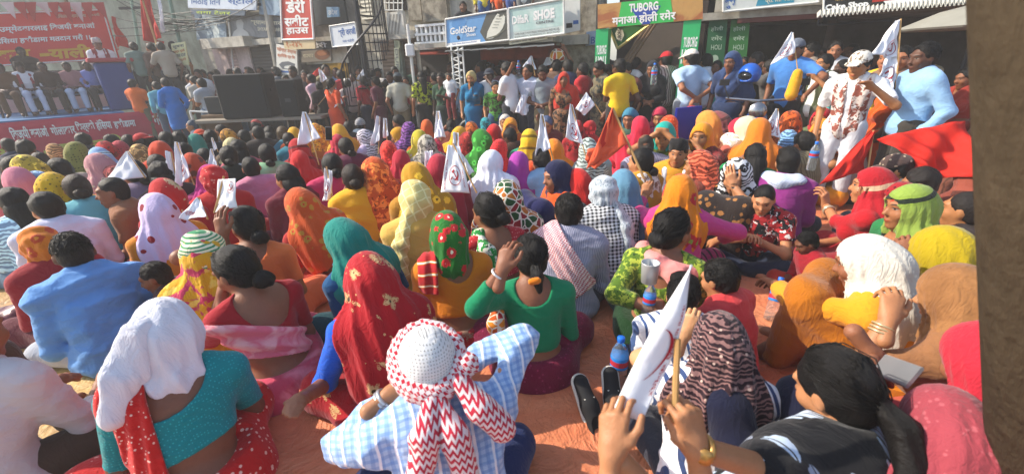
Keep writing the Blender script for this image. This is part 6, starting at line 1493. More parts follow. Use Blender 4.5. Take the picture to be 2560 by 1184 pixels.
# ---------------------------------------------------------------- rows of seated people farther back
# x, y of the head top in the photo; kind; what it looks like; colours; facing
FAR = '''
20 470 L black-haired woman in light blue print|0d0a09|7f9cb4|8
78 428 S woman in a steel blue scarf|6f8fb5|8f6a6a|0
122 428 V woman in a bright yellow scarf|d8a916|c99a1a|6
30 415 S woman in a pale pink scarf|c9788a|b5647a|0
62 420 S woman in a plum scarf|6a2a3c|7a3a4a|4
132 400 M tan-shirted man with tousled hair|0d0a09|a89a8a|40
20 392 M dark-haired man at the left edge|0d0a09|5a4a44|0
48 388 S woman in an olive and yellow scarf|a8902a|6a5a3a|10
92 383 H woman in a dusty rose top|20140f|b58084|15
128 357 S woman in a brown leaf print scarf|7d5a34|5a4634|6
232 383 V woman in a long grey rose veil|b57f84|b5707a|4
212 372 S woman in a white and red edged scarf|cbb9b5|a8686a|0
238 366 S woman in a powder blue scarf|8fb0d4|7f9ac0|4
275 412 S woman in a coral flowered scarf|c9605a|b5504a|8
302 455 M boy with cropped hair under the large white flag|100c0a|3a4a6a|30
268 445 M man with his head against the large white flag|100c0a|8a5a3a|70
255 352 S woman in a scarlet scarf near the stage banner|bb1c1f|a01c20|0
205 333 M dark-haired man before the stage banner|0d0a09|3a3432|0
184 352 S woman in a moss green scarf|7d7a3a|5a5a34|0
268 338 M black-haired man in front of the lime lettering|0d0a09|2a2a2a|20
296 350 S woman in a red and pink knotted scarf|b53a44|9a3a3a|0
316 336 M man with thick black hair below the orange tee|0d0a09|4a3a34|0
344 332 C man in a red and white cap near the orange tee|b52a2a|5a4a44|20
346 358 S woman in a tan and wine mottled scarf|8a6a3c|7a2a2c|0
372 338 H woman with loose brown hair by the stage corner|2a1c14|6a4a44|0
394 352 S woman in a tomato orange scarf|c9401c|a83a24|0
404 355 M man with a flat black crop beside the tomato scarf|0d0a09|2f2a2a|8
410 328 M man in black below the teal shirt|0d0a09|2a2f3a|0
441 330 M man with a round black head below the bright blue shirt|0d0a09|2a3a4a|0
386 388 H woman with a ragged bun and pink collar|1a110c|a8506a|10
392 405 L woman with sleek black hair and a silver hairpin|0d0a09|3a2a2a|6
482 334 S woman in a sea green scarf|2a7a6a|4a6a5a|0
460 358 M man in a charcoal shirt left of the mint dress|0d0a09|2f3434|0
472 380 S woman in a rust red scarf|b5401f|8a3a2a|0
505 372 H woman with a small bun behind the white pennant|0d0a09|4a4a5a|4
522 408 S woman in a fuchsia scarf behind the red head wrap|b01f7a|8f1a5a|0
476 300 M person in a slate blue hood looking left|3a4656|4a5666|70
496 322 C person in a vermilion cap|c9401a|4a3a34|0
524 326 M man with black hair behind the vermilion cap|0d0a09|2a2626|0
548 312 H dark-skinned woman glancing left near the trestle|0d0a09|4a4a4a|60
562 322 S woman in an amber scarf|c98a24|8a5a2a|0
578 342 S woman in a pale lemon scarf|cbbd8a|6a5a4a|0
592 350 L woman with heavy black hair before the lemon scarf|0d0a09|a04a5a|0
604 326 M man in bottle green with black hair|0c0e0c|26302a|0
640 298 C man in a faded red cap below the loudspeaker|b54a44|3a302c|0
641 314 M man in a dark brown tee before the red cap|0d0a09|2f2521|0
672 316 L woman with long black hair below the loudspeaker|0d0a09|2f2a2a|0
702 318 M man in an olive brown hood|4a3a24|2f6a7a|10
732 316 S woman in a turmeric scarf|d19a1a|c9571f|0
738 346 S woman in a cherry red veil behind the red pleated veil|a8161c|8f1a1f|0
745 374 V woman in a pleated scarlet veil|bf1a1c|b01a1c|8
718 332 H woman in teal sleeves near the white pennant|1a110c|1a6a7a|0
782 308 S woman in a saffron scarf|d17f1a|b5651a|0
800 312 S woman in a mustard and orange scarf|cc7a20|a85a2a|0
842 308 V woman in a red and yellow banded veil|d19a24|b5401f|20
868 304 M dark-haired man left of the zebra cap|0d0a09|2a2424|0
900 294 C person in a black and white zebra knit cap|b9b9b9|5a6a7a|-10
906 322 S woman in a white veil with lilac tracery, face left|d9d0da|b5a5c0|50
858 346 H woman with a high bun and maroon top|0d0a09|5a1f3a|20
842 334 S woman in a cerise edged scarf|b5243a|9a2030|0
826 384 H woman in a hot pink top behind the folded flag|0d0a09|c02a5a|30
926 392 V woman in a flame red and yellow flowered veil|c9501a|b5301a|8
990 288 H dark woman looking left behind the rows|0d0a09|2a2020|70
1020 302 S woman in a purple circle print scarf|4a2458|4a2458|0
990 318 S woman in a black and yellow braided scarf, face left|c98f1a|2a2018|60
1032 318 H woman with sharp profile and orange collar|0d0a09|c9601a|60
1046 322 S woman in a lime and gold scarf|b5a52a|6a8a2a|0
1066 298 S woman in a burnt orange veil|c2561f|a84a20|0
968 350 V woman in a vermilion veil right of the white pennant|c0251a|a8201a|0
1000 372 V woman in a ruby veil with a green edge|a8182f|9a1a34|0
1062 336 V woman in a grey line print veil|b0aa9a|8a8578|6
1086 344 V woman in a raspberry veil with a gold edge|b81f3c|a01a34|0
1094 382 V woman in a rosewood veil with pale sprigs|a52438|96202f|0
1030 404 V woman in an ochre scarf behind the cream headscarf|b5851a|a8761f|0
1152 314 S woman in a marigold scarf|d9a01f|c99a2a|0
1176 302 S woman in a copper orange scarf|c9661f|b0561f|0
1190 288 M child's head in front of the teal sari|0d0a09|5a4a44|160
1128 300 H woman with her hand up near the tall white flag|0d0a09|7a3a2a|10
1166 328 V woman in a brick red veil over brown hair|8f1f1a|9a4a1a|4
1198 322 S woman in a parrot green scarf|2a7a24|3a6a34|10
1236 308 V woman in a tall red hood|c01a1c|b5201f|0
1250 346 V woman in a bright coral red veil|cf2a2c|bf2428|0
1270 322 M man with curly hair right of the tall red hood|0d0a09|4a2f24|20
1212 292 S woman in a pink and turquoise scarf|1f8a94|c94a7a|20
1262 284 S woman in a white cowl facing the camera|cfc6bc|8a6a5a|170
1276 294 S woman in an apricot cowl facing the camera|d98a24|c96a2a|170
1232 372 V woman in a plain white veil to her elbows|e2e4ee|d5d8e6|-4
1296 376 V woman in an orchid purple veil|a03a96|8a2f86|-8
1326 400 C child in an orange red cap and blue shirt|d9512a|4f86c9|20
1328 274 V person holding up a folded scarlet cloth|c92a24|b52420|0
1324 320 S woman in a lemon yellow knotted scarf|d9b01f|2a8a6a|-6
1382 346 V woman in an orange to red shaded veil|d97a1a|b52418|0
1366 292 H dark-faced woman under a blue grey shawl edge|4a5a7a|6a2a2a|160
1402 284 S woman in a scarlet veil facing the camera|b81f24|a81f24|165
1440 300 S woman in a maroon red cloak|a51a1e|951a1e|10
1480 300 V woman in a broad red cloak behind the emblem flag|b01d22|a01d20|0
1470 342 S person in a mint and white print scarf|b9c9c2|8a9a98|0
1546 266 V woman in a red veil turning left|b81c1e|a01a1c|40
1574 268 S woman in a blue and green scarf facing the camera|3a7a94|4a6a5a|170
1602 288 V woman in a crimson pink veil|bf1f3c|a81f38|-6
1612 336 B balding man with grey stubble hair|2a241f|a09aae|10
1650 266 S girl in a pink veil facing the camera|b5304a|a83a5a|165
1676 286 S woman in a red and orange banded scarf|c9441a|a83a24|20
1726 264 V woman in a tomato red dotted veil|c92f24|b52a20|10
1786 276 S woman in a rose brown scarf, profile to the left|8a4a4a|b5402a|95
1770 274 S woman in a peach orange scarf behind the rose brown one|d98a3a|c97a3a|60
1830 256 S old woman in a grey print scarf and spectacles, profile left|a59c8c|c9a03a|95
1846 292 S woman in a crimson cap of cloth behind a raised hand|b81f3a|a85a4a|60
1870 288 S woman in a cream floral scarf, profile left|c9bfa0|8a6a4a|60
1702 348 V woman in a cream dotted veil behind the black cap|d5cfc2|3a5a8a|10
1662 304 G woman facing the camera shading her eyes under a teal veil|14998c|7a8a2a|165
1758 304 G woman facing the camera in an orange and red veil, hand on cheek|d98a1a|8a2a2a|168
1902 250 V woman in a tented red cloth|b51520|a51520|40
1928 262 H dark-skinned girl in pink looking left|0d0a09|b0285a|70
1902 292 S woman in a tangerine scarf by the small flag|d9741a|c9641a|10
1978 276 S woman in an orange and green patchwork scarf|c9581f|3a5a34|-6
2032 250 M boy in white, profile left|0d0a09|d0d0d2|90
2060 268 S woman in a red wrapped cap looking down|a81524|5a6a4a|150
2062 296 G woman in a marigold sari facing the camera, hands at her mouth|d9861a|d0661a|172
1905 318 C person in a black cap behind the white printed topi|16141a|2a7a4a|30
1976 322 V woman in a faded denim blue printed veil|4a6a8a|3a5a7a|4
1890 360 K person in emerald sleeves, arm over the head|15100e|128048|10
1864 316 T old man in a white printed topi, profile left|d9d6cc|b8bcc2|88
2142 338 B balding grey man, profile left behind the red flag|3a322a|c9b0a0|92
2215 308 S woman in a yellow brown scarf with her hand on her head|a8833a|b5302a|150
2240 382 C person in a brown cap printed with rings|4a3a36|9a958c|100
2330 292 V person wrapped in a wide red cloth|b8281f|a8281f|60
2352 348 M dark-haired man in front of the red cloth|14100e|7a4a3a|100
2300 420 M man in a grey check shirt behind the green scarf|1a1412|8a8078|100
2428 480 M man in dusty brown near the right edge|1a1412|6a5444|80
2440 400 S woman in a russet scarf near the right edge|8a4434|7a3a2c|70
2250 452 V woman in deep red behind the lime scarf|8f1a22|8a1a22|80
1560 420 S woman in steel blue behind the red flag|5a86a0|4a6a84|30
1440 420 V woman in a scarlet sari below the red flag|c02420|b0241f|20
1350 372 M man in a sky blue shirt under the thin white flag|0d0a09|8fb5d0|20
620 392 M man in pink stripes behind the mint dress|0d0a09|c97a94|4
320 402 H woman in dusty lilac left of the white flags|1a110c|8a7a94|0
62 350 M man with black hair under the stage lettering|0d0a09|3a3434|0
12 345 M man in navy under the stage lettering at the far left|0d0a09|2a2f44|0
2010 330 M man in khaki between the blue veil and the marigold sari|0d0a09|7a6f54|60
1820 330 S woman in an ivory striped veil behind the white topi|cfc4b0|8a5a4a|60
1752 372 S woman in a russet print scarf beside the mustard tee|8f3a24|7a3424|60
'''
def far():
    rnd = random.Random(11)
    sk = ('#6a4430', '#7d5038', '#5a3826', '#8a5a3e', '#74492f')
    pats = [('plain', None, 10), ('sprig', '#c9b9a0', 15), ('floral', None, 11), ('plain', None, 10), ('dots', None, 34), ('plain', None, 10), ('border', None, 7), ('patch', None, 14)]
    def shade(c, k):
        r = [int(c[i:i+2], 16) for i in (0, 2, 4)]; return '#%02x%02x%02x' % tuple(max(0, min(255, int(v*k+(24 if k > 1 else 0)))) for v in r)
    for n, ln in enumerate(FAR.strip().splitlines()):
        head, c1, c2, yaw = ln.split('|'); x, y, kind, desc = head.split(' ', 3); x, y, yaw = int(x), int(y), int(yaw)
        c1f, c2f = '#'+c1, '#'+c2; v = n % 3
        pt, pc, ps = pats[rnd.randrange(len(pats))]; pc = pc or shade(c1, rnd.choice((.55, 1.35)))
        if 'print' in desc or 'flower' in desc or 'mottled' in desc or 'tracery' in desc: pt, pc, ps = 'paisley' if v == 0 else 'patch', shade(c1, 1.5 if sum(int(c1[i:i+2], 16) for i in (0, 2, 4)) < 330 else .5), 16
        if 'plain' in desc or 'hood' in desc: pt = 'plain'
        near_ = x > 1350
        face = abs(yaw) > 45
        vv = n % 7
        kw = dict(side=(0, 6, -5, 0, 9, -8, 3)[vv] if not face else 0, twist=(0, 14, -10, 6, -18, 10, 0)[vv], skin=rnd.choice(sk) if not face else rnd.choice(('#8a5a3e', '#7d5038', '#96653f')), lean=(8, 13, 17)[v] if not face else 8, hp=(0, 8, 14)[v], hy=(0, 18, -14)[v] if not face else 0)
        lab = desc+' '+('among the seated rows' if len(desc.split()) < 9 else 'seated')
        if len(lab.split()) > 16: lab = desc
        yw = yaw+rnd.uniform(-8, 8); sc = rnd.uniform(.90, 1.05) if not (x > 1500 and y < 305) else rnd.uniform(1.08, 1.16)
        far_o = dict(oy=-.03, open=1.1) if face else {}
        if 'child' in desc or 'boy' in desc: sc *= .86
        h = .015 if y > 330 or near_ else .019
        seated = [sari(c2f)]
        if kind in 'SV':
            st = dict(len=.45 if kind == 'S' else .9, s='hood' if kind == 'S' else 'veil', am=(.010, .014, .012)[v], big=(1.0, 1.05, .97)[v], nf=(8, 6, 9)[v])
            st.update(far_o)
            if kind == 'V': st['to'] = (-1, 1, 1)[v]
            person(x, y, lab, yaw=yw, sc=sc, hair='bun', h=h, aL='lap' if v else 'knee', aR='lap', wear=[shirt(c2f, sl=1.4, collar=0, am=.005), sari(c2f), scarf(c1f, pt, pc, shade(c1, .6), ps, **st)], **kw)
        elif kind == 'G':
            a = dict(aL='brow', aR='brow') if 'shading' in desc else dict(aL='mouth', aR='lap')
            person(x, y, lab, yaw=yw, sc=sc, hair='bun', h=.013, wear=[shirt(c2f, 'patch', shade(c2, .6), None, 20, sl=.7, collar=0), sari(c1f if 'sari' in desc else c2f), scarf(c1f, 'plain', len=.6, open=1.1)], **a, **kw)
        elif kind in 'HLK':
            a = dict(aL='brow') if 'hand' in desc or kind == 'K' else {}
            person(x, y, lab, yaw=yw, sc=sc, hair='lowbun' if kind == 'H' and v else ('bun' if kind == 'H' else 'long'), hc='#'+(c1 if kind != 'K' else '0d0a09'), h=h, wear=[shirt(c2f, pt if v == 0 else 'plain', shade(c2, 1.4), None, 16, sl=1.3, collar=0, am=.006), sari(shade(c2, .8))], **a, **kw)
        else:
            hr = 'bald' if kind == 'B' else ('short' if v else 'crop')
            wr = [shirt(c2f, 'stripe' if v == 1 else 'plain', shade(c2, .7), None, 40, sl=(.7, 1.8, 1.2)[v], am=.008), pants('#3a3a42')]
            if kind == 'C': wr.append(cap(c1f, 'hstripe' if 'zebra' in desc else ('dots' if 'ring' in desc else 'plain'), '#17171a' if 'zebra' in desc else '#b5a58a', None, 55 if 'zebra' in desc else 24, s='skull' if 'knit' in desc or 'child' in desc else 'cap', rev=v == 1))
            if kind == 'T': wr.append(cap(c1f, 'sprig', '#4a4a48', None, 60, s='topi'))
            person(x, y, lab, yaw=yw, sc=sc, fem=0, hair=hr, h=h if kind not in 'BT' else .012, hc='#'+(c1 if kind in 'MB' else '0d0a09'), wear=wr, **kw)
far()
# ---------------------------------------------------------------- people standing round the rally
# x, y head top; distance; kind; yaw; label; top colour; bottom colour; extras
STAND = '''
328 198 10.2 m -35 man in an orange polo and khaki trousers standing before the stage|d9621a|6f6650|aL=belly aR=belly beard
386 205 10.0 m 20 man in a pale turquoise shirt half hidden by the bright blue kurta|5fa8b5|4a5a6a|
408 196 9.6 k 30 man in a bright azure kurta and blue jeans by the stage corner|1a6fc0|2f3f5a|aL=belly
500 196 9.0 m 40 man in a pale grey tee with folded arms left of the loudspeakers|a4aab0|5a6a7a|aL=fold aR=fold
566 196 8.9 m 20 man in a blue camouflage shirt beside the big loudspeaker|5a6f80|4a6a8a|camo
470 186 10.6 m 60 man in a white shirt behind the grey tee|c9c9cc|3a3a3f|
482 190 10.2 m 50 man in a cream jacket with a bag strap behind the barrier|b9b0a0|4a443e|
525 180 11.4 m 150 man in a red tee talking near the pink shutters|b52a30|3a3a44|
545 205 10.4 m 60 man in white carrying a tray near the amplifier|c5c7cc|3a3a40|
330 106 10.9 s 10 man in a grey green shirt on the stage edge behind the podium|6f7f74|2f2f30|stage
372 108 11.1 s 30 man in brown holding the tall red flag on the stage|6a5244|2a2a2c|stage aR=up
398 106 11.0 s 20 man in a tan shirt beside the tall red flag|a89a88|26262a|stage aL=hold
428 104 11.3 s -10 man in a patterned shirt at the right end of the stage|8f8a7c|3a3a3c|stage camo
712 188 9.3 m 170 man in a striped shirt glimpsed between the two loudspeakers|a59c8c|3a3430|stripe
728 166 10.4 m 160 dark-haired man behind the narrow loudspeaker|5a5450|3a3a3a|
760 176 9.8 m 160 man in charcoal at the right of the loudspeakers|3f3a3a|2a2a2c|
774 186 9.2 m 60 man in a pale pink shirt beside the narrow loudspeaker|c9a5b0|3a3a40|
795 205 8.9 m 30 man in dark clothes with a white sack on his shoulder|2a2422|2a2a2c|
826 196 8.4 w -60 woman in a vermilion sari holding a white emblem flag|d04a1c|d04418|aL=hold veil0
848 176 9.6 m 30 man in a crimson shirt behind the vermilion sari|a8222c|3a3034|
866 196 9.3 m 20 man in a white topi and pale waistcoat|b9a9a0|3a3a3f|topi
880 184 9.6 m 150 man in a pale head cloth near the steps|b9aea4|4a4a4c|
905 190 8.9 w 30 dark woman in a red tunic seen from behind|a81f2c|2a2a3c|
928 172 9.8 m 10 man in a dark collar under the small white pennant|6a6460|2a2a2e|
938 192 8.7 w 60 woman in a wine coloured coat dress|5a2434|5a2434|
958 196 8.9 m 30 man in a topi and black waistcoat|3a3838|4a4440|topi
972 180 9.2 m 170 man in a white shirt facing the camera near the brown shutters|cdd0d4|3a3a44|
992 180 8.6 m -5 man in a grey cap and pale shirt with hands in his khaki trousers|a8a595|7a6a4c|cap=4a5256
1012 192 9.2 m 170 man in a red tee behind the grey cap|a8282c|3a3a3c|
1016 150 10.6 m 10 man in a steel blue tee on the shop steps|5f7f9f|3a3a3c|
1050 148 10.4 m 0 man in an orange red tee on the shop steps|d1481c|3a3034|
1076 148 10.8 m 150 man in a pale shirt by the white meter box|b9b4ac|3a3a3c|
1105 150 10.6 m 170 man in a green and white striped jersey and red cap|3a6a4a|3a3a3c|hstripe cap=a02a2a
1052 178 8.4 w 10 woman in a lime and black print with long hair|a8b524|1c1c1e|patch
1084 182 8.8 m 40 person in brown behind the child being carried|6a4c3a|3a302c|
1100 182 8.1 w 165 woman in dark green carrying a small child|2a4a34|23302a|aL=hold
1122 184 8.0 c 150 small child in a white tee carried on an arm|d5d8d8|7a2a2c|lift
1138 190 8.3 m 60 man in a light blue white shirt behind the teal sari|b0c4d6|3f4a5a|
1176 176 7.6 w 172 woman in a peacock blue sari with a cream head cloth|0f6a94|0f6690|sari hc=b5a06a
1222 170 7.7 m 165 man in a dark cap and white tee, hand at his chin|cfd2d6|4a5a72|cap=2f3440 aL=mouth
1238 204 7.2 c 172 boy in a green printed tee and jeans|4a8a34|3a5a7a|patch
1264 156 7.2 m 55 man in a white printed tee with folded arms|d0d3d6|2a2c34|aL=fold
1320 162 7.1 m 150 man in a pale lavender shirt holding up a water bottle|b5bccc|2a2f3a|aR=up
1356 166 6.9 m 165 man in a two tone grey polo and khaki trousers, head bowed|7f8a90|8f8464|aL=belly aR=belly
1384 160 7.6 m 170 man in a white shirt behind the grey polo|c5c8cc|3a3a40|
1410 178 6.7 w 172 woman in a red veil and brown leaf print sari|8a6040|8a6040|veil patch hc=b5301f
1418 150 7.3 m 30 man in navy and white turned away behind the red veil|2f3a5a|3a3a40|
1392 150 7.6 m 0 man carrying a yellow and brown ball shaped bundle|6a5040|3a3a3c|aR=high
1458 158 7.1 m 60 girl in a red dress beside the grey pier|b02028|a02028|
1492 156 6.7 k 120 woman in a camouflage print dress looking down|6a6048|5f5642|camo
1517 162 6.9 k 160 woman in a dark brown long dress|4a3228|3f2c24|
1468 170 7.6 m 160 person in rust behind the red dress|8a3f2a|3a302c|
1548 148 6.3 m 35 boy in a bright yellow tee and dark shorts|d9b416|2a2628|aL=fold
1565 158 7.0 m 150 man glimpsed behind the yellow tee|6a3a30|3a3a3c|
1590 144 6.4 m -60 man in a white checked jacket and camouflage trousers|cfcdc8|4a5246|
1606 152 7.1 m 160 man in red behind the white jacket|a8242a|3a3a3c|
1632 150 5.9 k 168 woman in a black headscarf and black gown with crossed hands|1c1d20|1b1b1e|aL=belly aR=belly scarf=26262c
1668 126 6.0 m 30 man in a red and white cap and striped shirt, phone at his ear|b59c94|4a3e3a|cap=b81f28 stripe aL=cheek
1728 121 5.4 m 35 man in a pale bucket cap and light blue polo, hands behind his back|a9c4dc|7f858c|hat=cfc8bc aL=back aR=back
1766 136 5.9 m 40 man in a white shirt right of the bucket cap|d0d2d6|4a443e|
1794 152 5.8 k 170 woman in a turquoise green tunic behind the navy sari|128078|128078|
1778 152 6.2 m 165 man with curly hair behind the turquoise tunic|5a4438|3a3a3c|
1832 126 5.0 w 160 woman in a midnight blue sari and veil|23355a|22304f|veil sari hc=2a3f66
1862 142 6.0 m 170 man with a moustache behind the crash helmet|a89a94|3a3a3c|
1892 130 5.7 m 60 bald man in olive behind the crash helmet|4a4a34|3a3a34|bald
1924 150 5.5 m 60 man in dark grey with his arm raised|5a5652|2f2f34|aL=brow
1996 94 5.0 m 165 tall man in a cornflower blue shirt and grey cap|3f76b8|2a2628|cap=5a6270 aL=out
2030 106 5.7 m 95 man with swept back hair, profile left, behind the blue shirt|8a7a6a|3a3a3c|
2058 114 6.0 m 165 man in shadow inside the dark shop|5a463a|3a3a3c|
2066 136 4.8 m 140 boy in a white shirt and olive waistcoat with a yellow cloth|d2d2cc|5a5a4a|aL=hold2
2094 102 5.4 m 165 young man with a red scarf end over his shoulder|c5c7cc|3a3a40|
2130 112 5.8 m 160 man taking a picture at the back of the dark shop|8a8f94|3a3a3c|aR=brow
2112 150 5.0 c 120 boy in a dark and yellow striped tee|c9a02a|3a3a40|hstripe
2075 215 4.7 c 100 child in aqua in front of the printed scarf man|5ab5b0|b59a2a|
2156 124 4.1 m 165 man in sunglasses, a printed cap and printed scarf holding the big white flag|dcdcde|c9cad0|hat2 aR=hang aL=hold2 printed
2232 118 4.7 w 150 woman in yellow and green behind the big white flag|c9a81f|b5521f|
2262 116 4.6 m 160 man in a faded brown shirt holding papers|7a5f4c|5a4a3e|aL=hold aR=hold
2228 190 4.3 w 120 woman in a brilliant orange sari behind the sunglasses man|d65616|cf4f14|sari
2285 130 4.6 m 165 man with a red collar behind the pale blue shirt|a8302a|3a3a3c|
2318 108 3.9 m 118 heavy man in a pale blue shirt and dark trousers|86aed2|38342f|fat
2420 170 4.6 w 150 woman in dusky red near the right edge|8f2f24|7a2a20|
'''
SHIRTS = [('white', '#c9cacc'), ('brick red', '#8f2f28'), ('slate grey', '#5d646a'), ('khaki', '#8a7f60'), ('sky blue', '#7f9fc0'), ('mustard', '#b58a24'), ('black', '#1f1f22'), ('bottle green', '#2a4a38'), ('maroon', '#5f1f2a'), ('cream', '#bfb49c'), ('indigo', '#2c3160'), ('rose', '#b0707c')]
def backrow():
    rnd = random.Random(77); used = {}
    xs = [492, 590, 688, 812, 838, 895, 985, 1034, 1066, 1126, 1200, 1246, 1292, 1440, 1535, 1648]
    spots = ('behind the loudspeakers', 'near the spiral staircase', 'before the brown shutters', 'under the shoe signboards', 'beside the green gate')
    for i, x in enumerate(xs):
        Y = 11.0-(x-480)*.0027+rnd.uniform(-.2, .3); y = 176-(x-480)*.022+rnd.uniform(-7, 9); nm, c = SHIRTS[i % 12]
        sp = spots[min(4, int((x-480)/250))]; d = ray(x, y)
        lab = ('man with dark hair in a %s shirt in the back row %s' if 0 else 'dark-haired man in a %s shirt in the back row %s' if i < 12 else 'bystander in a %s tee at the very back %s') % (nm, sp)
        person(x, y, lab, yaw=rnd.choice((170, 150, 200, 20, 60)), tpos=Y/d[1], fem=0, pose='stand', hair=('short', 'crop', 'mop')[i % 3], h=.022, aL='hang', aR='hang', hy=(0, 12, -10)[i % 3], skin=rnd.choice(('#6a4430', '#74492f', '#5a3826')), wear=[shirt(c, sl=(.7, 1.8)[i % 2]), pants('#33343a')])
    # beyond those one can tell apart: the packed crowd behind, as one mass
    src = [r for r in PEOPLE[-len(xs):]]; V = []; Q = []; Cc = []; n0 = 0; rnd = random.Random(5)
    for i in range(70):
        root, J = src[rnd.randrange(len(src))][:2]
        x = rnd.uniform(470, 1560) if i < 46 else rnd.uniform(1770, 2330)
        Y = (11.6-(x-480)*.0027 if x < 1600 else 8.3-(x-1770)*.002)+rnd.uniform(-.3, .6); y = 178-(x-480)*.024+rnd.uniform(-8, 8)
        d = ray(x, y); wp = EYE+d*(Y/d[1]); sc = wp[2]/J['top'][2]; ang = rnd.choice((3.0, 2.6, 3.5, .2, 1.2)); sh_ = srgb(SHIRTS[rnd.randrange(12)][1])[:3]
        for ch in root.children:
            me = ch.data; co = np.zeros(len(me.vertices)*3); me.vertices.foreach_get('co', co); co = (co.reshape(-1, 3)*sc) @ rz(ang).T; co += np.array((wp[0], wp[1], 0))
            q = np.zeros(len(me.loops), np.int32); me.loops.foreach_get('vertex_index', q); q = q.reshape(-1, 4)
            nm = ch.name.split('.')[0]; c = {'body': srgb('#6a4430')[:3], 'hair': (.006, .005, .004), 'trousers': (.03, .03, .035)}.get(nm, sh_)
            V.append(co); Q.append(q+n0); n0 += len(co); Cc.append(np.tile(np.array(c), (len(co), 1)))
    t = NT('far_crowd'); t.set(t.mulc(t.attr('fc').outputs['Vector'], t.noise(9, t.obj(), 4)*.4+.8), .85, .2)
    o = link('crowd', np_mesh(np.concatenate(V), np.concatenate(Q), {'fc': np.concatenate(Cc)}), t.mat); tag(o, 'packed mass of distant bystanders behind the standing rows', 'crowd', None, 'stuff')
backrow()
def standing():
    rnd = random.Random(21)
    sk = ('#6a4430', '#74492f', '#5a3826', '#8a5a3e', '#96653f')
    for n, ln in enumerate(STAND.strip().splitlines()):
        head, c1, c2, ex = ln.split('|'); x, y, Y, kind, yaw, lab = head.split(' ', 5); x, y, Y, yaw = int(x), int(y), float(Y), float(yaw)
        c1, c2 = '#'+c1, '#'+c2; ex = ex.split(); kv = dict(e.split('=') for e in ex if '=' in e); v = n % 3
        if 1570 < x < 2140 and Y > 4.2: Y *= 1.17
        d = ray(x, y); t = Y/d[1]; dz = 0.0
        if kind == 's': dz = STAGE['Z0'] if 'stage' in ex and x < 345 else STAGE['Z0']*.9
        if 'lift' in ex: dz = .55
        if 'steps' in lab: dz = .25
        g = dict(pose='stand', lean=(1, 3, 5)[v], hp=(0, 6, 10)[v], hy=(0, 12, -10)[v], fem=1 if kind in 'wk' and 'man in a bright' not in lab else 0)
        if kind == 'k' and lab.startswith('man'): g['fem'] = 0
        if 'bowed' in lab or 'down' in lab: g['hp'] = 28
        for a in ('aL', 'aR'): g[a] = kv.get(a, 'hang')
        if 'fat' in ex: g['fat'] = 1.12
        h = max(.0115, min(.022, Y*.0026)); h = round(h*500)/500
        pt, p2, ps = 'plain', None, 10
        if 'camo' in ex: pt, p2, ps = 'patch', '#2f3430', 14
        if 'patch' in ex: pt, p2, ps = 'patch', '#26201c', 15
        if 'stripe' in ex: pt, p2, ps = 'stripe', '#5a3c38', 26
        if 'hstripe' in ex: pt, p2, ps = 'hstripe', '#cfcfc6', 18
        if 'printed' in ex: pt, p2, ps = 'plain', None, 10
        if kind == 'w':
            wr = [top(c1, pt, p2, None, ps, sl=.9, hem=.05, inf=.014), sari(c2, pt, p2, None, ps)]
            if 'veil' in ex: wr.append(scarf('#'+kv.get('hc', c1[1:]), s='veil', len=.9, to=(-1, 1)[v % 2]))
            elif 'hc' in kv: wr.append(scarf('#'+kv['hc'], s='tight'))
            if 'sari' in ex or 'veil' not in ex: wr.append(band(c1, pt, p2, None, ps, line=((-.15, .02), (.16, -.42)), w=.10, w1=.12, inf=.028, nf=70))
        elif kind == 'k':
            wr = [kurta(c1, pt, p2, None, ps, sl=1.7, hem=.42 if lab.startswith('man') else .22), pants(c2) if lab.startswith('man') else sari(c2, pt, p2, None, ps)]
            if 'scarf' in kv: wr.append(scarf('#'+kv['scarf'], len=.6))
        else:
            wr = [shirt(c1, pt, p2, None, ps, sl=(.75, 1.85, .8)[v] if 'tee' not in lab and 'polo' not in lab else .7, am=.007), pants(c2, hem=.42 if 'shorts' in lab else .06)]
            if kind == 'm' and 'camouflage trousers' in lab: wr[1] = pants(c2, 'patch', '#26302a', '#7a7a64', 16)
            if 'printed' in ex:
                wr.append(band('#cfc4bc', 'patch', '#8a4a3c', '#5a4440', 15, line=((-.085, .02), (-.085, -.62)), w=.065, inf=.032, nf=60)); wr.append(band('#cfc4bc', 'patch', '#8a4a3c', '#5a4440', 15, line=((.10, .02), (.06, -.55)), w=.06, inf=.032, nf=60))
            if 'waistcoat' in lab and 'topi' not in lab: wr.append(band('#4a5034', line=((-.11, .02), (-.11, -.5)), w=.05, inf=.03)); wr.append(band('#4a5034', line=((.11, .02), (.11, -.5)), w=.05, inf=.03))
        hair = 'short' if g['fem'] == 0 else 'lowbun'
        if 'bald' in ex: hair = 'crop'
        if 'long hair' in lab: hair = 'long'
        if 'cap' in kv: wr.append(cap('#'+kv['cap'], s='cap'))
        if 'hat' in kv: wr.append(cap('#'+kv['hat'], s='cap'))
        if 'hat2' in ex: wr.append(cap('#d6d2c6', 'patch', '#7a6a58', '#4a4038', 18, s='cap'))
        if 'topi' in ex: wr.append(cap('#cfcac4', 'sprig', '#5a4a4a', None, 50, s='topi'))
        person(x, y, lab, yaw=yaw+rnd.uniform(-6, 6), tpos=t, dz=dz, hair=hair, h=h, skin=rnd.choice(sk) if 'dark' not in lab else '#4f3223', wear=wr, **g)
    # people at the balcony rail above the signboards
    zb = 1.875
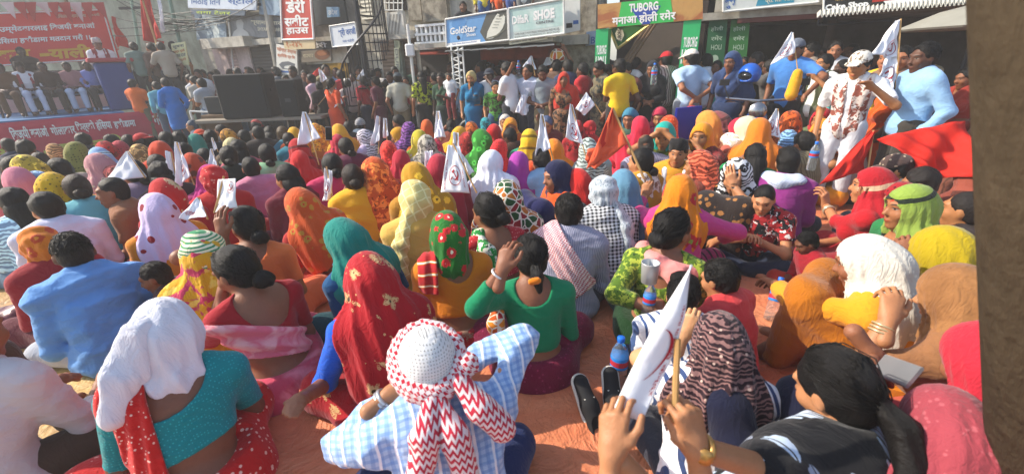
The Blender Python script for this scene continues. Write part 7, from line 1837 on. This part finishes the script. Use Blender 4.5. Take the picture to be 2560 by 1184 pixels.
    for x, y0, c1, c2, lab, a in ((1157, 4, '#2a2a2c', '#3a3a40', 'woman in black leaning on the balcony rail above the blue signboard', 'hold'), (1208, -70, '#c9b83a', '#3f5a86', 'person in yellow and jeans on the balcony, cut by the top edge', 'hang'),
                              (1252, -78, '#d0561c', '#c94f1c', 'person in orange cloth on the balcony, cut by the top edge', 'hang'), (1280, -80, '#5a6a94', '#3a4f86', 'person in blue on the balcony, cut by the top edge', 'hang'), (1308, -84, '#cfcfcf', '#6a6a6a', 'person in white print on the balcony, cut by the top edge', 'hang')):
        p = fac(x, y0, .62); d = ray(x, y0); t = p[1]/d[1]; kn = x < 1180
        person(x, y0, lab, yaw=178, tpos=t, fem=1 if kn else 0, pose='kneel' if kn else 'stand', hair='long' if kn else 'short', h=.02, dz=zb, aL=a, aR=a, lean=4, skin='#6a4836', wear=[shirt(c1, sl=1.8), pants(c2)])
standing()
# ---------------------------------------------------------------- flags, bottles, phones and other things people hold
WH = NT('flag_white'); _o = WH.obj(); WH.set(WH.mulc(srgb('#e9e9ec'), WH.noise(6, _o, 3)*.12+.92), .8, .2); WH.bump(WH.noise(22, _o, 4), .3, .01); WH = WH.mat
RDF = NT('flag_red'); _o = RDF.obj(); RDF.set(RDF.mulc(srgb('#bb261c'), RDF.noise(6, _o, 3)*.25+.86), .8, .2); RDF.bump(RDF.noise(22, _o, 4), .3, .01); RDF = RDF.mat
ORF = flat('flag_orange', '#dd5730', .8); STICK = flat('bamboo_stick', '#b58d56', .6, dirt=.25)
def flag(label, px, stick, t, mat=WH, emb=None, wave=.032, td=(0, 0, 0, 0), group='party flags above the crowd', texts=(), sr=.006, patch=None):
    """px: tl, tr, br, bl pixels of the cloth; stick: two pixels; t: distance along the view axis; td: how much nearer each corner is"""
    q = [at(x, y, t-d) for (x, y), d in zip(px, td)]
    s0 = at(*stick[0], t-.0) if stick else q[3]; s1 = at(*stick[1], t-(td[4] if len(td) > 4 else 0)) if stick else q[2]
    root = empty('flag', s1); tag(root, label, 'flag', group); O = np.array(root.location)
    f0 = bil(q); sd = random.Random(hash(label) % 1000 if 0 else len(label)*7+int(px[0][0])); ph = sd.uniform(0, 6)
    size = max(np.linalg.norm(q[0]-q[2]), np.linalg.norm(q[1]-q[3]))
    W = wave*size*2
    f = lambda u, v, e=0.0: f0(u, v, e + W*math.sin(u*5.2+v*2.6+ph)*(.25+.75*v) + W*.45*math.sin(u*11+v*7+ph*2)*(.3+.7*v)+W*.22*math.sin(u*19-v*9+ph*3))-O
    n = 18; V = [f(i/n, j/n) for i in range(n+1) for j in range(n+1)]; m = n+1
    F = [(i*m+j, i*m+j+1, (i+1)*m+j+1, (i+1)*m+j) for i in range(n) for j in range(n)]
    c = link('cloth', mesh_from(V, F, True), mat, root); so = c.modifiers.new('thickness', 'SOLIDIFY'); so.thickness = .003
    if emb: emblem(f, emb, RED, c, e=.004)
    for s, box, rot in texts: letters(s, f, box, RED, c, rot=rot, bold=.01, e=.004)
    if patch: shape(patch[1], f, patch[0], patch[2], c, 'panel', e=.004)
    if stick:
        mb = MB(); mb.tube([s0-O, s1-O], sr, 7); mb.build('stick', STICK, root)
    return root
def props():
    F = flag
    F('large white flag nearest the camera with red lettering, tilted on a bamboo stick', [(1718, 664), (1729, 668), (1600, 1056), (1532, 1028)], ((1694, 846), (1684, 1100)), 1.0, td=(.0, 0, .04, .06, .0), wave=.0, texts=[('नेकपा माओवादी', (.0, .10, .0, .1), 0)][:0], sr=.008, group='party flags above the crowd')
    # lettering of that flag follows its long side
    root = [o for o in bpy.data.objects if o.get('label', '').startswith('large white flag')][0]; root2 = root
    O = np.array(root.location)
    # rebuild its cloth as a broad sheet with a folded edge
    q = [at(1727, 664, 1.04), at(1722, 700, 1.01), at(1606, 1056, .96), at(1532, 1022, .98)]
    side = [at(1727, 664, 1.04), at(1712, 790, 1.0), at(1690, 880, .99), at(1606, 1056, .96)]
    A = [np.array(p) for p in (at(1727, 664, 1.04), at(1640, 800, 1.02), at(1575, 930, 1.0), at(1532, 1024, .98))]
    def edge(P, v):
        k = v*3; i = min(2, int(k)); a = k-i; return P[i]*(1-a)+P[i+1]*a
    nn = nrm(np.cross(q[2]-q[0], q[3]-q[0])); nn = nn if nn @ (EYE-q[0]) > 0 else -nn
    f = lambda u, v, e=0.0: edge(A, v)*(1-u)+edge(side, v)*u+nn*(e+.012*math.sin(u*3.1+v*1.5)+.010*math.sin(v*6))-O
    n = 20; m = n+1; V = [f(i/n, j/n) for i in range(m) for j in range(m)]; Fc = [(i*m+j, i*m+j+1, (i+1)*m+j+1, (i+1)*m+j) for i in range(n) for j in range(n)]
    old = [c for c in root.children if c.name.startswith('cloth')][0]; me = mesh_from(V, Fc, True); me.materials.append(WH); old.data = me
    mb = MB(); pts = []
    for k in range(15):
        a = -1.25+k*2.5/14; pts.append((.30+.62*math.cos(a)*.9, .60+.30*math.sin(a)*.62))
    vs = []; 
    for k, p in enumerate(pts): w = .02+.035*math.sin(math.pi*k/14); vs += [f(p[0]-w, p[1], .004), f(p[0]+w*.6, p[1], .004)]
    mb.add(vs, [(2*k, 2*k+1, 2*k+3, 2*k+2) for k in range(14)]); mb.build('emblem', RED, old)
    V2, F2, w, h = glyphs('नेकपा माओवादी केन्द्र', .012); vs = []
    for x, y in V2/np.array((w, h)): vs.append(f(.80+.15*y, .26+.62*x, .004))
    link('lettering', mesh_from(vs, F2), RED, old)
    # the mid crowd
    tt = lambda y: .74*FPX/max(60, (y-150))/1.0
    F('tall white pennant left of the red veils, printed emblem showing through', [(757, 280), (764, 280), (803, 346), (744, 364)], ((762, 282), (798, 412)), 4.6, wave=.03)
    F('broad white triangular flag at the left with a plain face', [(316, 378), (322, 378), (362, 441), (250, 462)], ((320, 380), (364, 445)), 3.6, wave=.02)
    F('white flag pair folded over each other, left one leaning', [(414, 376), (426, 380), (446, 470), (424, 488)], ((428, 380), (450, 490)), 3.7, wave=.05)
    F('white flag of the pair carrying a red ring emblem', [(438, 354), (446, 356), (482, 440), (440, 468)], ((442, 356), (486, 462)), 3.6, emb=(.3, .45, .8, .9), wave=.03)
    F('slim white pennant behind the red head wrap', [(527, 372), (531, 372), (546, 416), (520, 414)], ((529, 374), (550, 425)), 4.3)
    F('white flag strip standing beside the loudspeaker trestle crowd', [(528, 344), (532, 344), (545, 372), (534, 376)], ((530, 345), (546, 380)), 5.2)
    F('narrow white pennant left of the tall one in the centre', [(943, 290), (950, 292), (950, 352), (926, 364)], ((949, 292), (946, 385)), 4.6, wave=.04)
    F('thin furled white pennant right of its neighbour', [(959, 296), (966, 296), (972, 340), (958, 345)], ((962, 297), (968, 352)), 4.9, wave=.05)
    F('tall plain white pennant in the centre of the crowd', [(1091, 278), (1099, 278), (1114, 342), (1084, 346)], ((1095, 280), (1102, 352)), 4.8, wave=.04)
    F('furled white flag behind the rectangular emblem flag', [(1134, 330), (1146, 332), (1150, 392), (1130, 388)], ((1140, 332), (1146, 395)), 3.9, wave=.05)
    F('white rectangular flag with a red hammer and sickle ring, centre of the crowd', [(1120, 362), (1150, 366), (1174, 482), (1101, 480)], ((1132, 358), (1192, 482)), 3.1, emb=(.24, .42, .80, .86), wave=.015, texts=[('नेकपा माओवादी', (.08, .3, .15, .95), -90), ('केन्द्र', (.84, .5, .9, .9), -90)], td=(0, 0, .02, .02, .02))
    F('side fold of white cloth hanging right of the rectangular emblem flag', [(1150, 380), (1160, 390), (1185, 428), (1172, 440)], None, 3.12)
    F('white pennant on a grey stick above the orange to red veil', [(1352, 286), (1358, 286), (1376, 372), (1338, 390)], ((1355, 288), (1384, 402)), 3.9, wave=.03)
    F('white diamond flag with a red ring emblem and shadowed print', [(1425, 260), (1431, 262), (1458, 362), (1414, 344)], ((1428, 262), (1468, 402)), 3.9, emb=(.22, .5, .86, .96), wave=.02)
    F('small white flag with emblem held low before the camouflage dress', [(1466, 230), (1488, 262), (1462, 288), (1438, 272)], ((1486, 258), (1506, 288)), 5.6, emb=(.25, .2, .8, .8))
    F('small white pennant behind the lavender shirt', [(1326, 140), (1330, 140), (1341, 174), (1306, 168)], ((1328, 141), (1338, 190)), 7.1, emb=(.3, .5, .8, .95))
    F('white flag edge behind the ball shaped bundle', [(1366, 144), (1386, 142), (1384, 162), (1356, 166)], None, 7.4)
    F('white flag with hammer and sickle held by the vermilion sari', [(812, 238), (836, 212), (856, 256), (836, 270)], ((838, 212), (796, 262)), 7.9, emb=(.2, .2, .8, .8))
    F('small red flag before the loudspeaker crowd', [(776, 188), (798, 168), (796, 186), (784, 196)], None, 9.2, RDF); F('small white flag beside the small red one', [(796, 172), (804, 176), (820, 198), (802, 206)], ((798, 170), (806, 208)), 9.2, emb=(.3, .3, .8, .9))
    F('white pennant held high in front of the spiral staircase', [(913, 166), (917, 168), (914, 202), (890, 198)], ((916, 168), (916, 204)), 9.0)
    F('white emblem flag in front of the tall blue shirt', [(1978, 80), (1983, 82), (1990, 132), (1929, 160)], ((1983, 84), (1996, 192)), 4.7, emb=(.2, .45, .75, .9), wave=.02)
    F('big white flag held by the man in sunglasses', [(2240, 52), (2252, 50), (2246, 142), (2174, 138)], ((2252, 48), (2238, 250)), 4.0, emb=(.45, .55, .95, .95), wave=.03, sr=.008)
    F('drooping lower fold of the big white flag', [(2216, 140), (2246, 140), (2228, 230), (2184, 226)], None, 4.02, wave=.05, emb=(.3, .3, .9, .8))
    F('white emblem flag between the rust and patchwork scarves', [(1940, 272), (1945, 272), (1948, 346), (1903, 330)], ((1945, 272), (1948, 352)), 4.2, emb=(.2, .4, .7, .95), texts=[('माओवादी', (.75, .3, .9, .95), -90)])
    F('orange and red flag raised by the pink sleeved woman', [(1530, 270), (1536, 270), (1568, 360), (1464, 424)], ((1532, 271), (1610, 446)), 3.35, ORF, wave=.025, patch=((0, 0, 1, 1), [(.1, .05), (.55, .08), (.40, .70), (.10, .85)], RDF), sr=.010)
    F('lower tail of the orange and red flag', [(1470, 372), (1566, 360), (1487, 424), (1462, 400)], None, 3.36, ORF, wave=.03)
    F('red flag with a white edge stretched by the woman in the crimson veil', [(2182, 326), (2186, 330), (2166, 426), (2044, 462)], ((2184, 326), (2170, 424)), 3.2, RDF, wave=.03, td=(0, 0, 0, 0, 0))
    F('folded white paper flag held up by the apricot blouse woman', [(546, 448), (590, 446), (588, 518), (534, 532)], ((560, 440), (536, 532)), 2.45, wave=.02, td=(0, .03, .03, 0, 0), emb=(.6, .1, .95, .5))
    F('white flag tilted flat above the lavender veil', [(494, 494), (500, 497), (518, 544), (446, 545)], ((497, 494), (520, 548)), 2.75, td=(0, 0, .1, .1), texts=[('माओवादी', (.1, .6, .5, .85), 0)])
    F('white flag hanging beside the golden yellow blouse', [(812, 420), (832, 428), (830, 502), (804, 502)], ((816, 416), (832, 505)), 3.5, wave=.06, emb=(.2, .4, .8, .8))
    F('white kerchief printed with a red hammer and sickle on a shoulder', [(1062, 378), (1082, 376), (1078, 460), (1062, 440)], None, 3.75, wave=.05, emb=(.1, .3, .95, .75))
    F('white cloth bag dangling from the lavender shirt', [(1304, 236), (1316, 238), (1316, 288), (1288, 282)], None, 6.6, wave=.06)
    F('tall red flag on the stage with a dark pole', [(350, -30), (366, -20), (408, 98), (362, 104)], ((346, -30), (418, 190)), 10.0, RDF, wave=.03, sr=.025, group='flags on the stage'); F('long red tail hanging below the tall stage flag', [(390, 100), (410, 104), (416, 188), (402, 186)], None, 10.05, RDF, group='flags on the stage')
    F('slender white flag hanging over the stage edge', [(394, -10), (400, -10), (411, 40), (405, 84)], None, 10.4, wave=.03, group='flags on the stage'); F('furled red flag at the right of the backdrop', [(276, 40), (288, 44), (312, 110), (298, 130)], None, 10.9, RDF, wave=.06, group='flags on the stage')
    # sheet of red cloth held over heads at the right
    o = F('wide sheet of red cloth held over heads at the right', [(2196, 345), (2425, 296), (2455, 448), (2286, 428)], None, 3.35, RDF, wave=.075, td=(0, .2, .4, .1), group=None); o.name = 'red_cloth'
    # bottles
    glass = NT('clear_plastic'); glass.set((.86, .92, .95, 1), .08, .5); glass.b.inputs['Transmission Weight'].default_value = .92; glass.b.inputs['IOR'].default_value = 1.2; glass = glass.mat
    lab = flat('bottle_label', '#1f7fd0', .5); capm = flat('bottle_cap', '#1d6fd6', .4); rednote = flat('label_red', '#b52a3a', .5)
    def bottle(p, label, s=1.0, ax=(0, 0, 1), rz_=0.0):
        b = empty('water_bottle', p); tag(b, label, 'bottle', 'water bottles in the crowd')
        b.rotation_mode = 'QUATERNION'; b.rotation_quaternion = Vector((0, 0, 1)).rotation_difference(Vector(ax)); b.scale = (s,)*3
        m = MB(); m.lathe([(.030, 0), (.037, .006), (.0375, .05), (.034, .056), (.0375, .064), (.0365, .10), (.036, .11), (.0375, .118), (.0375, .18), (.032, .205), (.018, .232), (.0135, .240), (.0135, .250)], n=20); m.build('body', glass, b, True)
        m = MB(); m.lathe([(.0382, .122), (.0384, .124), (.0384, .176), (.0382, .178)], n=20); l = m.build('label', lab, b, True); m = MB(); m.lathe([(.0388, .136), (.0389, .137), (.0389, .160), (.0388, .161)], n=20); k = m.mesh(); k.clear_geometry() if 0 else None; link('label_band', k, rednote, l)
        m = MB(); m.lathe([(.0155, .246), (.016, .248), (.016, .266), (.014, .268)], n=14); m.build('cap', capm, b, True)
    bottle(at_z(1543, 968, .004), 'clear water bottle with a blue cap standing alone on the orange tarpaulin', 1.12)
    bottle(at(1616, 800, 2.1), 'water bottle with a blue label in the hand of the leaf green blouse', .80, (.05, .05, 1)); bottle(at(1905, 640, 3.3), 'water bottle lying on the lap of the boy facing the camera', .9, (1, .1, .25))
    bottle(at_z(1925, 800, .02), 'half hidden water bottle on the tarpaulin beside the mustard dress', 1.0, (.25, .3, 1)); bottle(at(2026, 425, 4.0), 'water bottle standing in front of the marigold sari', 1.0); bottle(at(1297, 190, 6.75), 'water bottle held up by the lavender shirt', .85); bottle(at(1633, 212, 5.6), 'water bottle tucked in the black gown arms', 1.0)
    def cup(p): 
        c = empty('steel_tumbler', p); tag(c, 'white printed steel tumbler in the hand of the leaf green blouse woman', 'tumbler'); m = MB(); m.lathe([(.03, 0), (.036, .002), (.042, .10), (.043, .105), (.038, .104), (.034, .01)], n=18); m.build('cup', flat('tumbler', '#b9bab8', .3, .3), c, True)
    cup(at(1622, 705, 1.98))
    def phone(p, label, rot):
        c = empty('phone', p); c.rotation_euler = rot; tag(c, label, 'phone', 'mobile phones in hands'); m = MB(); m.box((0, 0, 0), (.072, .009, .148), bev=.004); m.build('case', flat('phone_silver', '#8f9296', .3, .5), c); m = MB(); m.box((0, -.0058, 0), (.066, .002, .136)); m.build('screen', flat('phone_screen', '#0b0c10', .12), c)
    phone(at(2240, 925, 1.22), 'silver phone in the hand of the pink red dress', (R(50), R(-50), R(20))); phone(at(822, 334, 4.7), 'black phone held up over the middle rows', (0, R(8), R(10)))
    # sandals and shoes
    cv = flat('canvas_black', '#15161a', .85); rb = flat('rubber_white', '#c9c6bc', .7)
    def shoe(p, ang, label, up=0.0):
        c = empty('canvas_shoe', p); c.rotation_euler = (R(up), 0, ang); tag(c, label, 'shoe', 'canvas shoes on the tarpaulin')
        sd = SD(.006); sd.cone((0, -.10, .045), (0, .02, .045), .038, .036, .03); sd.cone((0, .02, .045), (0, .13, .030), .036, .034, .03); sd.plane((0, 0, .018), (0, 0, -1)); sd.sub((0, -.085, .085), (.030, .055, .035)); link('upper', np_mesh(*sd.surf()), cv, c)
        sd = SD(.006); sd.cone((0, -.10, .018), (0, .13, .018), .043, .042, .02); sd.plane((0, 0, .001), (0, 0, -1)); sd.plane((0, 0, .026), (0, 0, 1)); link('sole', np_mesh(*sd.surf()), rb, c)
        for k in (0, 1):
            m = MB(); m.tube([(-.037, .03+k*.018, .03), (-.022, .03+k*.018, .074), (.022, .03+k*.018, .074), (.037, .03+k*.018, .03)], .004, 5); m.build('stripe', rb, c)
    p = at_z(1470, 1030, .03); shoe(p, R(16), 'black canvas shoe with a white sole, left one of the pair on the tarpaulin', 38); p = at_z(1530, 1010, .03); shoe(p, R(-4), 'black canvas shoe with white stripes, right one of the pair on the tarpaulin', 38)
    # crash helmet on a motorcycle
    hm = empty('crash_helmet', at(1874, 186, 5.35)); tag(hm, 'blue and black crash helmet hung on the motorcycle handlebar', 'helmet'); sd = SD(.012); sd.ell((0, 0, 0), (.125, .15, .135)); sd.plane((0, 0, -.09), (0, 0, -1)); sd.sub((-.12, -.06, -.02), (.10, .12, .055)); link('shell', np_mesh(*sd.surf()), flat('helmet_blue', '#1f56b0', .25), hm); sd = SD(.010); sd.ell((-.01, 0, -.015), (.118, .144, .07)); sd.plane((.02, 0, 0), (1, .3, 0)); link('visor', np_mesh(*sd.surf()), flat('visor', '#15171a', .12), hm)
    def motorbike(p, ang, label, col):
        c = empty('motorcycle', p, ang); tag(c, label, 'motorcycle', 'motorcycles parked behind the crowd'); st = flat('bike_black', '#16171a', .45); chrome = flat('chrome', '#8f9194', .25, .9)
        for y in (-.62, .62):
            m = MB(); pts = [(0, y+.28*math.cos(a), .30+.28*math.sin(a)) for a in np.linspace(0, 6.2832, 21)]; m.tube(pts, .05, 8, False); w = m.build('wheel', st, c, True)
            m = MB(); m.lathe([(.05, -.06), (.05, .06)], (0, y, .30), 10, (1, 0, 0))
            for k in range(6): m.tube([(0, y, .30), (0, y+.25*math.cos(k*1.047), .30+.25*math.sin(k*1.047))], .012, 5)
            m.build('rim', chrome, w)
        sd = SD(.018); sd.ell((0, .16, .74), (.13, .25, .13)); sd.cone((0, .40, .62), (0, .58, .80), .05, .04, .06); link('tank', np_mesh(*sd.surf()), flat('tank'+col, col, .25), c)
        sd = SD(.018); sd.cone((0, -.05, .78), (0, -.62, .82), .10, .085, .05); sd.plane((0, 0, .86), (0, 0, 1)); link('seat', np_mesh(*sd.surf()), st, c)
        m = MB(); m.box((0, .02, .42), (.24, .40, .30), bev=.05); m.build('engine', flat('engine', '#5a5c5e', .4, .6), c); m = MB(); m.tube([(0, .62, .30), (0, .46, .98)], .035, 8); m.tube([(-.36, .40, 1.02), (0, .46, 1.0), (.36, .40, 1.02)], .016, 6); m.build('handlebar', chrome, c)
        m = MB(); m.lathe([(.02, -.09), (.08, -.05), (.095, .02), (.09, .03)], (0, .56, .90), 14, (0, 1, .1)); m.build('headlight', chrome, c, True)
        m = MB(); m.v = []; m.f = []
        for sx in (-1, 1): m = MB(); m.tube([(sx*.33, .42, 1.02), (sx*.40, .40, 1.17)], .008, 5); m.box((sx*.40, .40, 1.20), (.11, .02, .07), bev=.02); m.build('mirror', st, c)
    p = at_y(1890, 300, 5.45)*np.array((1, 1, 0)); motorbike(p, R(150), 'black motorcycle with a blue tank parked behind the seated women', '#1c3f7a'); p = at_y(1262, 290, 7.5)*np.array((1, 1, 0)); motorbike(p, R(70), 'dark red motorcycle parked behind the white printed tee', '#5a1a1c')
    # ball-shaped bundle carried on a shoulder, yellow cloth, white sack
    b = empty('bundle', at(1394, 142, 7.1)); tag(b, 'round yellow and brown bundle carried at head height', 'bundle'); sd = SD(.014); sd.ell((0, 0, 0), (.13, .13, .13)); sd.cone((0, 0, -.1), (0, 0, -.18), .05, .04, .05); sd.disp(wrinkle(4, .006, (20, 20, 20))); link('cloth', np_mesh(*sd.surf()), cloth('mosaic'), b, color='#c98f2a', c2='#3a241a', c3='#b5451f', ps=9)
    b = empty('cloth_bag', at(1990, 208, 4.65)); tag(b, 'yellow cloth pouch dangling from the boy in the waistcoat', 'bag'); sd = SD(.012); sd.cone((0, 0, .10), (-.03, 0, -.12), .05, .065, .03); sd.disp(wrinkle(4, .008, (24, 24, 14))); link('cloth', np_mesh(*sd.surf()), cloth('plain'), b, color='#d19a1f')
    ch = empty('plastic_chair', at_y(1690, 300, 5.7)*np.array((1, 1, 0)), .4); tag(ch, 'royal blue plastic chair behind the seated women', 'chair'); ml = flat('chair_blue', '#1c2a9a', .4); m = MB(); m.box((0, 0, .43), (.46, .44, .04), bev=.015); m.build('seat', ml, ch); m = MB(); m.box((0, -.2, .68), (.44, .035, .46), bev=.015); m.build('backrest', ml, ch)
    for sx in (-1, 1):
        for sy in (-1, 1): m = MB(); m.tube([(sx*.2, sy*.19, .42), (sx*.23, sy*.22, 0)], .022, 6); m.build('leg', ml, ch)
    # a crumpled plastic bag and slippers at the left
    b = empty('plastic_bag', at_z(48, 800, .05)); tag(b, 'crumpled maroon polythene bag on the ochre tarpaulin at the left', 'bag'); sd = SD(.012); sd.ell((0, 0, .04), (.12, .10, .07)); sd.ell((.07, .04, .07), (.07, .06, .06)); sd.disp(wrinkle(9, .020, (26, 26, 30))); sd.plane((0, 0, -.04), (0, 0, -1)); link('film', np_mesh(*sd.surf()), flat('maroon_film', '#5a1a28', .35), b)
props()
# ---------------------------------------------------------------- dusty afternoon air
def air():
    m = bpy.data.materials.new('haze'); m.use_nodes = True; nt = m.node_tree; nt.nodes.remove(nt.nodes['Principled BSDF'])
    v = nt.nodes.new('ShaderNodeVolumePrincipled'); v.inputs['Color'].default_value = (.96, .94, .90, 1); v.inputs['Density'].default_value = .008; v.inputs['Anisotropy'].default_value = .1
    nt.links.new(v.outputs[0], nt.nodes['Material Output'].inputs['Volume'])
    mb = MB(); mb.box((0, 20, 3.6), (124, 124, 9.6)); o = mb.build('haze', m); tag(o, 'thin dusty afternoon haze over the street', 'haze', None, 'stuff')
air()
